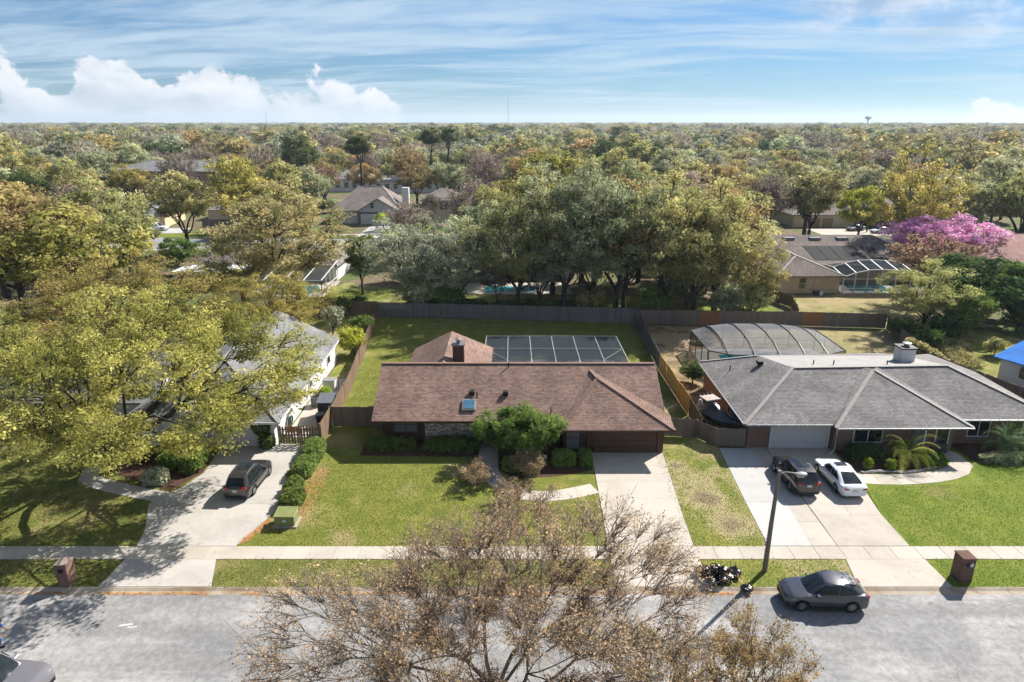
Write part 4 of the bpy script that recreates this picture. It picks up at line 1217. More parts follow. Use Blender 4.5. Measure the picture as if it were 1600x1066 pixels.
hip_house('twin_garage_house', 'house with two tan garage doors and pale brick piers behind the tan house', 76, 173, 16, 14, 0, 'cream_wall', 'shingle_tan', ez=3.0, rise=3.6, garage=((-4.2, -1.5, 'tan_door'), (-1.1, 1.6, 'tan_door')))
hip_house('entry_house', 'cream house with columned entry beside the twin garage house', 92, 171, 12, 12, 0, 'cream_wall', 'shingle_tan', ez=3.6, rise=2.8, wins=((-3, .8, 2.6, 1.6), (3, .8, 2.6, 1.6)))

# ------------------------------------------------------------------ fences
def picket_mesh(L, h_, seed, shadowbox=False, rails_front=False, w=0.145, wave=0.03):
    """One fence panel along +X: pickets and rails as real boards, joined."""
    r_ = random.Random(seed)
    b = MB()
    n = max(1, int(round(L / (w + (0.075 if shadowbox else 0.008)))))
    st = L / n
    for i in range(n):
        x = i * st + 0.004
        dz = r_.uniform(-wave, wave)
        y = (-0.05 if i % 2 else 0.035) if shadowbox else r_.uniform(-0.006, 0.006)
        b.box(x, x + w, y - 0.010, y + 0.012, 0.02 + r_.uniform(0, .03), h_ + dz)
    ys_ = -0.045 if rails_front else (-0.006 if shadowbox else 0.045)
    for z in (0.28, h_ * 0.52, h_ - 0.28):
        b.box(0, L, ys_ - (0.018 if shadowbox else 0.022), ys_ + (0.018 if shadowbox else 0.022), z - .045, z + .045)
    me = bpy.data.meshes.new('panel')
    me.from_pydata(b.v, [], b.f)
    return me

FENCE_CACHE = {}
def fence(pts, h_, mat, label, panel=2.4, shadowbox=False, rails_front=False, name='wooden_fence', special=None, group=None):
    root = empty(name, (pts[0][0], pts[0][1], 0), 0, label, 'fence', group)
    k = 0
    for a, b in zip(pts[:-1], pts[1:]):
        a, b = Vector((a[0], a[1], 0)), Vector((b[0], b[1], 0))
        L = (b - a).length
        n = max(1, int(round(L / panel)))
        ang = math.atan2(b.y - a.y, b.x - a.x)
        pl = L / n
        for i in range(n):
            key = (round(pl, 2), h_, shadowbox, rails_front, k % 4)
            if key not in FENCE_CACHE:
                FENCE_CACHE[key] = picket_mesh(pl - 0.06, h_, k, shadowbox, rails_front)
                FENCE_CACHE[key].materials.append(mat)
            p = a.lerp(b, i / n) - Vector(root.location)
            d = (b - a).normalized()
            o = link('panel', FENCE_CACHE[key], root, p + d * 0.03, (R(random.uniform(-1.2, 1.2)), 0, ang))
            m_ = mat
            if special and k in special:
                m_ = special[k]
            o.material_slots[0].link = 'OBJECT'
            o.material_slots[0].material = m_
            MB().box(-.05, .05, -.05, .05, -0.2, h_ + 0.02).build('post', mat, root, (p.x - d.y * 0.10, p.y + d.x * 0.10, 0), (0, 0, ang))
            k += 1
    return root

fence([(-30.5, 86.2), (-17.5, 86.2)], 2.0, M['fence_brown'], 'dark brown board fence at the back of the white house garden')
fence([(-17.4, 86.0), (-0.5, 84.4), (15.9, 82.7)], 1.95, M['fence_bluegrey'], 'grey board fence with rails showing along the back of the shaded garden', rails_front=True)
fence([(15.95, 82.6), (36, 81.6), (46.0, 80.6)], 1.85, M['fence_grey'], 'weathered grey back fence with two rust-coloured repaired panels', special={3: M['fence_rust'], 8: M['fence_rust']})
fence([(-15.0, 52.0), (-15.25, 60.0), (-16.0, 69.0), (-17.4, 85.9)], 1.85, M['fence_brown'], 'long brown board fence between the white house and the brown house')
fence([(-14.95, 48.7), (-15.0, 51.95)], 1.85, M['fence_brown'], 'short brown fence run beside the clipped driveway hedge')
fence([(-14.9, 52.05), (-10.3, 52.05)], 1.8, M['fence_grey'], 'grey board fence joining the brown house to the long brown boundary fence')
fence([(15.9, 82.5), (15.3, 74.0), (15.05, 65.6)], 1.85, M['fence_bluegrey'], 'shaded grey boundary fence running on from the new golden panels')
fence([(15.05, 65.5), (15.25, 54.4)], 1.8, M['fence_new'], 'new golden pine fence panels beside the brown house', panel=2.75, rails_front=True)
fence([(15.28, 54.3), (15.25, 50.2)], 1.75, M['fence_brown'], 'brown boundary fence beside the covered boat')
fence([(11.7, 50.3), (14.7, 50.0)], 1.6, M['fence_grey'], 'low grey fence between the garage and the boat yard')
fence([(14.75, 50.0), (15.9, 48.45), (18.25, 48.35)], 1.55, M['fence_grey'], 'grey fence in front of the covered boat')
fence([(46.05, 80.5), (43.8, 71.5), (43.0, 65.0), (45.8, 55.0), (48.5, 50.0)], 1.75, M['fence_grey'], 'mossy grey boundary fence between the brick house and the tarp house')
fence([(-28.4, 172.5), (-23.3, 172.5)], 1.8, M['fence_rust'], 'reddish fence beside the grey gabled house')
fence([(-75, 166), (-64, 167)], 1.8, M['fence_grey'], 'grey fence behind the white pickup')
fence([(36.6, 96), (38.2, 90.5), (36.4, 83.6)], 1.7, M['fence_brown'], 'brown fence beside the tan house dry garden')
# double gate of the white house
gt = empty('gate', (-18.3, 48.75, 0), 0, 'brown shadow-box double gate between the topiary and the hedge', 'gate')
for i in range(2):
    me = picket_mesh(1.56, 1.55, 77 + i, True)
    me.materials.append(M['fence_brown'])
    link('gate_leaf', me, gt, (0.06 + i * 1.66, 0, 0.04))
for x in (0, 1.65, 3.32):
    MB().box(x - .05, x + .05, -.05, .05, -.2, 1.7).build('post', M['fence_brown'], gt)
# low garden wall beyond the back fence
gw = MB()
for i in range(14):
    gw.box(29.5 + i * .62, 29.5 + i * .62 + .61, 93.4, 93.75, -.1, .62 + .02 * (i % 2))
tag(gw.build('garden_wall', M['concrete_worn'], bevel=0.02), 'low pale block wall beyond the back fence', 'wall')

# ------------------------------------------------------------------ street furniture and yard things
simple('lamp_grey', (0.42, 0.42, 0.43), 0.4, None, 4)
simple('lamp_glass', (0.62, 0.62, 0.60), 0.25, None, 4)
lp_ = empty('street_lamp', (14.3, 32.85, 0), R(0), 'tall brown wooden street lamp pole with short arm on the verge', 'street lamp')
MB().tube([(0, 0, -.3), (0.03, 0, 3.2), (0.10, 0, 6.35)], [0.145, 0.12, 0.09], 12).build('pole', M['pole_wood'], lp_, smooth=40)
MB().tube([(0.10, 0, 6.15), (0.45, -.02, 6.28), (0.95, -.05, 6.22)], 0.035, 8).build('arm', M['lamp_grey'], lp_, smooth=40)
hd = MB().lathe([(0.0, -.13), (.12, -.11), (.18, -.03), (.17, .05), (.08, .11), (0, .12)], 14).build('lamp_head', M['lamp_grey'], lp_, (1.25, -.07, 6.18), smooth=40)
hd.scale = (1.9, 1.0, 1.0)
gl = MB().lathe([(0.0, -.20), (.09, -.18), (.14, -.10)], 14).build('lamp_glass', M['lamp_glass'], hd, (0, 0, 0.0), smooth=40)
for z in (1.7, 1.85):
    MB().box(-.19, -.14, -.03, .03, z, z + .1).build('pole_tag', M['lamp_grey'], lp_)

def mailbox(x, y, label, mat, w=.62, d=.72, h_=1.35, rz=0):
    r_ = empty('mailbox', (x, y, 0), rz, label, 'mailbox')
    b = MB().box(-w / 2, w / 2, -d / 2, d / 2, -.1, h_).build('pillar', mat, r_, bevel=0.012)
    MB().box(-w / 2 - .03, w / 2 + .03, -d / 2 - .03, d / 2 + .03, h_ + .001, h_ + .08).build('cap', mat, r_, bevel=0.012)
    MB().box(-.13, .13, -d / 2 - .035, -d / 2 - .002, h_ - .42, h_ - .18).build('mail_door', M['black_metal'], r_)
    return r_
mailbox(-24.45, 31.75, 'rounded brick mailbox on the shaded verge by the pebble driveway', M['brick_red'])
m2 = mailbox(25.0, 32.2, 'square dark brick mailbox beside the grey brick house driveway', M['brick_dark'], .72, .78, 1.45)
MB().box(0.05, .21, -.45, -.392, 1.05, 1.25).build('plaque', M['aluminium_white'], m2)

def bag_mesh(seed):
    """A slumped plastic bag: gathered neck, flat foot, creased film."""
    r_ = np.random.default_rng(seed)
    bm = bmesh.new()
    bmesh.ops.create_icosphere(bm, subdivisions=4, radius=1.0)
    co = np.array([v.co[:] for v in bm.verts])
    dirs = r_.normal(size=(60, 3)); dirs /= np.linalg.norm(dirs, axis=1)[:, None]
    rad_ = np.full(len(co), 1.0)
    for d, o in zip(dirs, r_.uniform(.62, .98, 60)):       # flat facets cut from the ball, as pressed film
        k = co @ d
        rad_ = np.where(k > .25, np.minimum(rad_, o / np.maximum(k, .25)), rad_)
    rad_ += r_.normal(size=len(co)) * .012
    p_ = co * rad_[:, None] * np.array([.44, .40, .34]) * r_.uniform(.9, 1.15, 3)
    z = co[:, 2]
    neck = np.where(z > .72, np.maximum(.18, 1 - (z - .72) * 3.0), 1.0)
    p_[:, :2] *= neck[:, None]
    p_[:, 2] += np.where(z > .86, (z - .86) * .9, 0)
    p_[:, 2] = np.maximum(p_[:, 2], -.24)
    for v, q in zip(bm.verts, p_):
        v.co = q
    me = bpy.data.meshes.new('trash_bag')
    bm.to_mesh(me); bm.free()
    me.polygons.foreach_set('use_smooth', [True] * len(me.polygons))
    me.set_sharp_from_angle(angle=R(16))
    return me
simple('bag_black', (0.010, 0.010, 0.011), 0.22, (0.014, 0.014, 0.016), 3, 0.9, 9, spec=0.55)
for i, (x, y, z, s_) in enumerate(((10.55, 32.55, .26, 1.0), (11.0, 31.95, .26, 1.05), (11.35, 32.35, .27, 1.1), (11.55, 31.75, .26, 1.0), (11.95, 32.05, .26, 1.0), (11.2, 32.1, .72, .9), (11.65, 32.0, .70, .85), (12.45, 32.3, .30, 1.15), (10.95, 31.55, .25, .9), (10.75, 32.2, .62, .8), (12.75, 31.15, .14, .95))):
    me = bag_mesh(i); me.materials.append(M['bag_black'])
    o = link('trash_bag', me, None, (x, y, z), (0, 0, i * 1.3))
    o.scale = (s_, s_, s_ * (.95 if i != 10 else .62))
    if i == 10:
        o.scale.x = 1.2
        tag(o, 'lone black trash bag lying in the gutter by the lamp shadow', 'trash bag')
    elif i == 7:
        tag(o, 'large black trash bag standing on the grass just beside the heap', 'trash bag')
    else:
        tag(o, 'black trash bag in the heap at the driveway edge', 'trash bag', 'heap of trash bags')

simple('transformer_green', (0.25, 0.27, 0.10), 0.5, (0.21, 0.23, 0.085), 3)
simple('pad_concrete', (0.42, 0.38, 0.31), 0.9, None, 3)
tr_ = empty('transformer_box', (-14.25, 37.7, 0), 0, 'olive green utility transformer box at the lawn corner', 'utility box')
MB().box(-.75, .75, -.62, .62, -.1, .10).build('pad', M['pad_concrete'], tr_)
MB().box(-.62, .62, -.5, .5, .101, .72).build('cabinet', M['transformer_green'], tr_, bevel=.02)
MB().add([(-.66, -.56, .722), (.66, -.56, .722), (.66, .5, .86), (-.66, .5, .86), (-.66, -.56, .78), (.66, -.56, .78), (.66, .5, .92), (-.66, .5, .92)], [(0, 3, 2, 1), (4, 5, 6, 7), (0, 1, 5, 4), (2, 3, 7, 6), (0, 4, 7, 3), (1, 2, 6, 5)]).build('lid', M['transformer_green'], tr_, bevel=.015)
MB().box(-.12, .12, -.512, -.501, .38, .50).build('warning_label', M['aluminium_white'], tr_)

# side yard of the white house
ac = empty('air_conditioner', (-17.45, 56.6, 0), 0, 'grey outdoor air-conditioning unit by the white side wall', 'air conditioner')
MB().box(-.45, .45, -.45, .45, .06, .92).build('housing', M['metal_grey'], ac, bevel=.03)
fins = MB()
for k in range(9):
    fins.box(-.40 + k * .09, -.37 + k * .09, -.47, -.452, .14, .86)
fins.build('fins', M['cap_silver'], ac)
MB().lathe([(0, .0), (.34, .0), (.36, .03), (.30, .05), (0, .05)], 18, (0, 0, .922)).build('fan_grille', M['black_metal'], ac)
MB().box(-.5, .5, -.5, .5, -.02, .059).build('pad', M['pad_concrete'], ac)
simple('shed_navy', (0.055, 0.060, 0.075), 0.55, None, 2)
sh = empty('storage_shed', (-15.95, 54.3, 0), R(2), 'dark grey plastic storage shed against the brown boundary fence', 'shed')
MB().box(-.6, .6, -.85, .85, 0, 1.55).build('body', M['shed_navy'], sh, bevel=.03)
MB().add([(-.68, -.95, 1.552), (.68, -.95, 1.552), (.68, .95, 1.552), (-.68, .95, 1.552), (-.68, -.95, 1.6), (.68, -.95, 1.6), (.68, .95, 1.78), (-.68, .95, 1.78)], [(0, 3, 2, 1), (4, 5, 6, 7), (0, 1, 5, 4), (2, 3, 7, 6), (0, 4, 7, 3), (1, 2, 6, 5)]).build('lid', M['metal_grey'], sh)
for s_ in (-1, 1):
    MB().box(s_ * .3 - .27, s_ * .3 + .27, -.875, -.851, .08, 1.48).build('door', M['shed_navy'], sh)
bn = empty('wheeled_bin', (-16.0, 52.3, 0), R(10), 'black wheeled rubbish bin in front of the storage shed', 'bin')
MB().add([(-.24, -.26, .06), (.24, -.26, .06), (.24, .24, .06), (-.24, .24, .06), (-.32, -.36, 1.0), (.32, -.36, 1.0), (.32, .36, 1.0), (-.32, .36, 1.0)], [(0, 3, 2, 1), (4, 5, 6, 7), (0, 1, 5, 4), (2, 3, 7, 6), (0, 4, 7, 3), (1, 2, 6, 5)]).build('bin_body', M['black_metal'], bn)
MB().box(-.35, .35, -.4, .4, 1.001, 1.07).build('lid', M['black_metal'], bn, bevel=.02)
for s_ in (-1, 1):
    MB().tube([(s_ * .27 - .03, .28, .1), (s_ * .27 + .03, .28, .1)], .1, 12).build('wheel', M['black_metal'], bn)
simple('cart_orange', (0.55, 0.22, 0.02), 0.5, None, 3)
ca = empty('wheelbarrow', (-17.9, 50.6, 0), R(15), 'orange wheelbarrow behind the double gate', 'wheelbarrow')
MB().add([(-.3, -.25, .28), (.35, -.2, .28), (.35, .2, .28), (-.3, .25, .28), (-.5, -.36, .58), (.55, -.3, .52), (.55, .3, .52), (-.5, .36, .58)], [(0, 3, 2, 1), (0, 1, 5, 4), (2, 3, 7, 6), (0, 4, 7, 3), (1, 2, 6, 5)]).build('tray', M['cart_orange'], ca)
MB().tube([(.55, -.03, .18), (.55, .03, .18)], .18, 14).build('wheel', M['black_metal'], ca)
for s_ in (-1, 1):
    MB().tube([(.55, s_ * .08, .18), (-.2, s_ * .25, .3), (-.95, s_ * .3, .62)], .02, 6).build('handle', M['metal_grey'], ca)
hz_ = empty('hose_reel', (-18.3, 51.6, 0), 0, 'green garden hose hung on a reel by the white wall', 'hose')
simple('hose_green', (0.02, 0.10, 0.05), 0.5, None, 3)
MB().tube([(.12, .33 * math.cos(a), .85 + .33 * math.sin(a)) for a in np.linspace(0, 2 * math.pi, 20)], .055, 6, False).build('coil', M['hose_green'], hz_)
MB().tube([(.12, .22 * math.cos(a), .85 + .22 * math.sin(a)) for a in np.linspace(0, 2 * math.pi, 18)], .05, 6, False).build('coil', M['hose_green'], hz_)
MB().box(-.2, .1, -.06, .06, .0, 1.15).build('stand', M['metal_grey'], hz_)
lampp = empty('garden_post', (-15.75, 57.8, 0), 0, 'thin dark post with a black box beside the boundary fence', 'post')
MB().tube([(0, 0, 0), (0, 0, 2.3)], .035, 8).build('pole', M['black_metal'], lampp)
MB().box(.08, .55, -.25, .25, .5, 1.15).build('box', M['black_metal'], lampp, bevel=.04)
wb = empty('white_cabinet', (-17.3, 60.4, 0), 0, 'white outdoor cabinet by the side wall', 'cabinet')
MB().box(-.55, .55, -.4, .4, 0, 1.0).build('cabinet_body', M['white_paint'], wb, bevel=.02)
MB().box(-.6, .6, -.46, .46, 1.001, 1.06).build('cabinet_top', M['cap_silver'], wb)

# yard sign by the front shrubs
sg = empty('yard_sign', (2.3, 45.6, 0), 0, 'small white yard sign in front of the shrubs', 'sign')
MB().box(-.26, .26, -.01, .01, .42, .72).build('board', M['aluminium_white'], sg)
for s_ in (-1, 1):
    MB().tube([(s_ * .2, .02, 0), (s_ * .2, .02, .6)], .01, 5).build('stake', M['black_metal'], sg)

# stones beside the front path and the brick house bed
rock_me = []
for i in range(4):
    bm = bmesh.new()
    bmesh.ops.create_icosphere(bm, subdivisions=2, radius=.18)
    r_ = random.Random(i)
    for v in bm.verts:
        v.co *= r_.uniform(.78, 1.15)
        v.co.z *= .6
    me = bpy.data.meshes.new('rock'); bm.to_mesh(me); bm.free()
    me.materials.append(M['river_rock'])
    rock_me.append(me)
rr = random.Random(3)
for i in range(46):
    x, y = rr.uniform(-3.0, -1.0), rr.uniform(42.7, 45.1)
    o = link('rock', rock_me[i % 4], None, (x, y, .04), (rr.uniform(-.3, .3), rr.uniform(-.3, .3), rr.uniform(0, 6)))
    o.scale = [rr.uniform(.6, 1.5)] * 3
    tag(o, 'pale rounded rock in the patch beside the front path', 'rock', 'rocks beside the front path')
for i in range(44):
    t = i / 43
    x = 25.4 + 6.6 * t; y = 44.15 + .15 * math.sin(9 * t) + .9 * t * t
    o = link('rock', rock_me[(i + 1) % 4], None, (x, y, .05), (0, 0, rr.uniform(0, 6)))
    o.scale = [rr.uniform(.6, 1.2)] * 3
    tag(o, 'small rock edging the palm bed of the brick house', 'rock', 'rocks edging the palm bed')
# brick edging where the front walk meets the bed
for x0, y0, x1, y1 in ((-3.2, 46.2, -2.6, 45.2), (-.9, 45.6, .6, 45.7)):
    b = MB()
    n = 8
    e = empty('bed_edging', ((x0 + x1) / 2, (y0 + y1) / 2, 0), 0, 'red brick edging on the lawn side of the front walk' if x0 < -2 else 'red brick edging on the garage side of the front walk', 'edging')
    for k in range(n):
        t = (k + .5) / n
        MB().box(-.1, .1, -.05, .05, 0, .16).build('brick', M['brick_red'], e, (x0 + (x1 - x0) * t - e.location.x, y0 + (y1 - y0) * t - e.location.y, 0), (R(12), 0, math.atan2(y1 - y0, x1 - x0)))

# covered boat on its trailer between fence and brick house
simple('boat_cover', (0.060, 0.062, 0.066), 0.42, (0.040, 0.042, 0.046), 1.2, 0.5, 6, spec=0.5)
simple('boat_hull', (0.030, 0.032, 0.035), 0.25, None, 2)
bo = empty('boat', (16.95, 51.6, 0.0), R(-72), 'boat under a black cover with hard top and outboard, parked beside the brick house', 'boat')
# hull sections along +X (bow); rotated so that the bow points at the street
hs = []
for x, hw, zk, zg in ((-2.9, 1.0, .75, 1.45), (-1.6, 1.1, .68, 1.5), (0, 1.12, .65, 1.58), (1.4, .92, .72, 1.72), (2.5, .5, .95, 1.9), (3.1, .06, 1.5, 2.02)):
    hs.append([(x, -hw, zg), (x, -hw * .8, zk + .32), (x, 0, zk), (x, hw * .8, zk + .32), (x, hw, zg)])
hm = MB()
hm.add([p for s_ in hs for p in s_], [(i * 5 + k, i * 5 + k + 1, (i + 1) * 5 + k + 1, (i + 1) * 5 + k) for i in range(5) for k in range(4)] + [(4, 3, 2, 1, 0)])
hm.build('hull', M['boat_hull'], bo, smooth=50)
cv_ = []
for x, hw, zg, zr in ((-3.0, 1.08, 1.40, 1.75), (-2.2, 1.14, 1.44, 2.05), (-1.2, 1.16, 1.46, 2.75), (-.5, 1.16, 1.5, 2.7), (.6, 1.12, 1.56, 2.2), (1.6, .92, 1.7, 2.05), (2.6, .5, 1.88, 2.04), (3.15, .08, 2.0, 2.06)):
    cv_.append([(x, -hw, zg), (x, -hw * .62, zg + (zr - zg) * .42), (x, -hw * .2, zr - .04), (x, 0, zr), (x, hw * .2, zr - .04), (x, hw * .62, zg + (zr - zg) * .42), (x, hw, zg)])
cm = MB()
cm.add([(p[0], p[1], p[2] + (.05 * math.sin(3.1 * i + 2.2 * k))) for i, s_ in enumerate(cv_) for k, p in enumerate(s_)], [(i * 7 + k, (i + 1) * 7 + k, (i + 1) * 7 + k + 1, i * 7 + k + 1) for i in range(7) for k in range(6)] + [(0, 1, 2, 3, 4, 5, 6)])
cm.build('cover', M['boat_cover'], bo)
simple('hardtop_pink', (0.40, 0.29, 0.25), 0.6, (0.46, 0.36, 0.32), 1)
ht = MB().box(-2.55, -1.15, -.95, .95, 2.86, 2.98).build('hard_top', M['hardtop_pink'], bo, bevel=.04)
MB().bar((-2.56, -.97, 2.92), (-2.56, .97, 2.92), .06, .14).build('rim', M['aluminium_white'], ht)
MB().bar((-1.14, -.97, 2.92), (-1.14, .97, 2.92), .06, .14).build('rim', M['aluminium_white'], ht)
for k in range(4):
    MB().tube([(-2.6, -.8 + k * .5, 2.95), (-2.7, -.8 + k * .5, 3.25)], .03, 6).build('rod_holder', M['aluminium_white'], ht)
for sx_ in (-2.3, -1.4):
    for sy_ in (-.8, .8):
        MB().tube([(sx_, sy_, 1.5), (sx_, sy_ * .95, 2.87)], .03, 6).build('top_post', M['metal_grey'], bo)
MB().lathe([(0, -.35), (.22, -.3), (.28, 0), (.25, .35), (.12, .5), (0, .52)], 12, (-3.35, -.25, 1.75)).build('outboard', M['garage_white'], bo, smooth=40)
MB().tube([(-3.35, -.25, 1.5), (-3.4, -.25, .55)], [.12, .07], 8).build('outboard_leg', M['metal_grey'], bo)
MB().tube([(3.0, .05, 2.1), (3.6, .1, 2.0), (3.9, .3, 2.25)], .05, 6).build('anchor', M['metal_grey'], bo)
for sy_ in (-1, 1):
    MB().bar((-2.6, sy_ * .7, .55), (2.4, sy_ * .5, .55), .1, .12).build('trailer_rail', M['metal_grey'], bo)
    MB().tube([(-1.2, sy_ * 1.0 - .1, .32), (-1.2, sy_ * 1.0 + .1, .32)], .32, 16).build('trailer_wheel', M['black_metal'], bo)
MB().bar((2.4, -.5, .55), (2.4, .5, .55), .1, .12).build('trailer_rail', M['metal_grey'], bo)
MB().bar((2.4, 0, .55), (4.0, 0, .5), .1, .12).build('tongue', M['metal_grey'], bo)
bo.scale = (.72, .72, .78)
# small debris by the tan house and brick house
bk = empty('utility_cart', (44.9, 98.0, 0), 0, 'dark pool pump with white tank against the tan wall', 'pump')
MB().box(-.5, .5, -.35, .35, 0, .55).build('pump_body', M['shed_navy'], bk, bevel=.05)
MB().lathe([(0, 0), (.25, 0), (.25, .45), (.12, .6), (0, .6)], 12, (.45, -.5, 0)).build('tank', M['white_paint'], bk)
bc = empty('garden_bench', (32.4, 46.9, 0), R(-20), 'dark garden bench by the brick house front door', 'bench')
MB().box(-.6, .6, -.22, .22, .40, .46).build('seat', M['shed_navy'], bc)
MB().box(-.6, .6, .2, .25, .5, .95).build('backrest', M['shed_navy'], bc)
for sx_ in (-.5, .5):
    for sy_ in (-.18, .18):
        MB().box(sx_ - .03, sx_ + .03, sy_ - .03, sy_ + .03, 0, .399).build('leg', M['metal_grey'], bc)
# paint marks on the road
simple('road_paint', (0.60, 0.59, 0.57), 0.8, (0.45, 0.44, 0.43), 6, world_pos=True)
for x, y, w_, d_2, a in ((-19.6, 28.6, .75, .18, .15), (-19.2, 28.45, .5, .14, .1)):
    o = struct(MB().prism([(-w_ / 2, -d_2 / 2), (w_ / 2, -d_2 * .3), (w_ * .4, d_2 / 2), (-w_ * .4, d_2 * .4)], -0.11, -.094).build('road_marking', M['road_paint'], None, (x, y, 0), (0, 0, a)))

# ------------------------------------------------------------------ vehicles
def paint(name, col, rough=0.25, metal=0.3):
    m_, nb = new_mat(name)
    n = nb.noise(objc(nb), 1.3, 3, 0.5)
    c = nb.mix(n, tuple(q * 0.9 for q in col), col)
    finish(nb, c, rough, None, metal=metal, spec=0.5, coat=0.8)
    return m_
paint('paint_charcoal', (0.060, 0.062, 0.075))
paint('paint_black', (0.014, 0.013, 0.013))
paint('paint_white', (0.74, 0.75, 0.77), 0.3, 0.0)
paint('paint_bronze', (0.040, 0.038, 0.040))
paint('paint_silver', (0.20, 0.192, 0.21))
paint('paint_dark', (0.07, 0.08, 0.085))
simple('tyre', (0.014, 0.014, 0.015), 0.85, None, 6)
simple('rim_alloy', (0.50, 0.50, 0.51), 0.3, None, 5, metal=0.8)
simple('car_plastic', (0.018, 0.018, 0.019), 0.6, None, 5)
simple('car_glass', (0.010, 0.013, 0.016), 0.04, (0.02, 0.026, 0.028), 1.2, spec=0.45)
simple('lamp_red', (0.42, 0.012, 0.014), 0.2, (0.30, 0.01, 0.012), 5, spec=0.6)
simple('lamp_clear', (0.62, 0.64, 0.66), 0.12, None, 5, spec=0.7)
simple('plate_white', (0.66, 0.67, 0.66), 0.5, None, 8)
simple('chrome', (0.62, 0.62, 0.63), 0.12, None, 5, metal=1.0)

WHEEL = {}
def wheel_meshes(r_, w):
    key = (r_, w)
    if key in WHEEL:
        return WHEEL[key]
    t = MB()
    n = 28
    prof = [(r_ * .64, -w / 2), (r_ * .9, -w / 2), (r_ * .985, -w / 2 + .03), (r_, -w / 4), (r_, w / 4), (r_ * .985, w / 2 - .03), (r_ * .9, w / 2), (r_ * .64, w / 2)]
    t.lathe(prof, n)
    me1 = bpy.data.meshes.new('tyre'); me1.from_pydata(t.v, [], t.f); me1.materials.append(M['tyre'])
    me1.polygons.foreach_set('use_smooth', [True] * len(me1.polygons)); me1.set_sharp_from_angle(angle=R(40))
    b = MB()
    for s_ in (1,):
        b.lathe([(r_ * .66, w / 2 - .01), (r_ * .60, w / 2 - .01), (r_ * .57, w / 2 - .07), (0.0, w / 2 - .08)], n)
        for k in range(7):
            a = 2 * math.pi * k / 7
            ca_, sa_ = math.cos(a), math.sin(a)
            b.bar((ca_ * .04, sa_ * .04, w / 2 - .035), (ca_ * r_ * .6, sa_ * r_ * .6, w / 2 - .022), .055, .04)
        b.lathe([(.075, w / 2 - .07), (.07, w / 2 - .005), (0, w / 2)], 12)
    me2 = bpy.data.meshes.new('rim'); me2.from_pydata(b.v, [], b.f); me2.materials.append(M['rim_alloy'])
    WHEEL[key] = (me1, me2)
    return WHEEL[key]

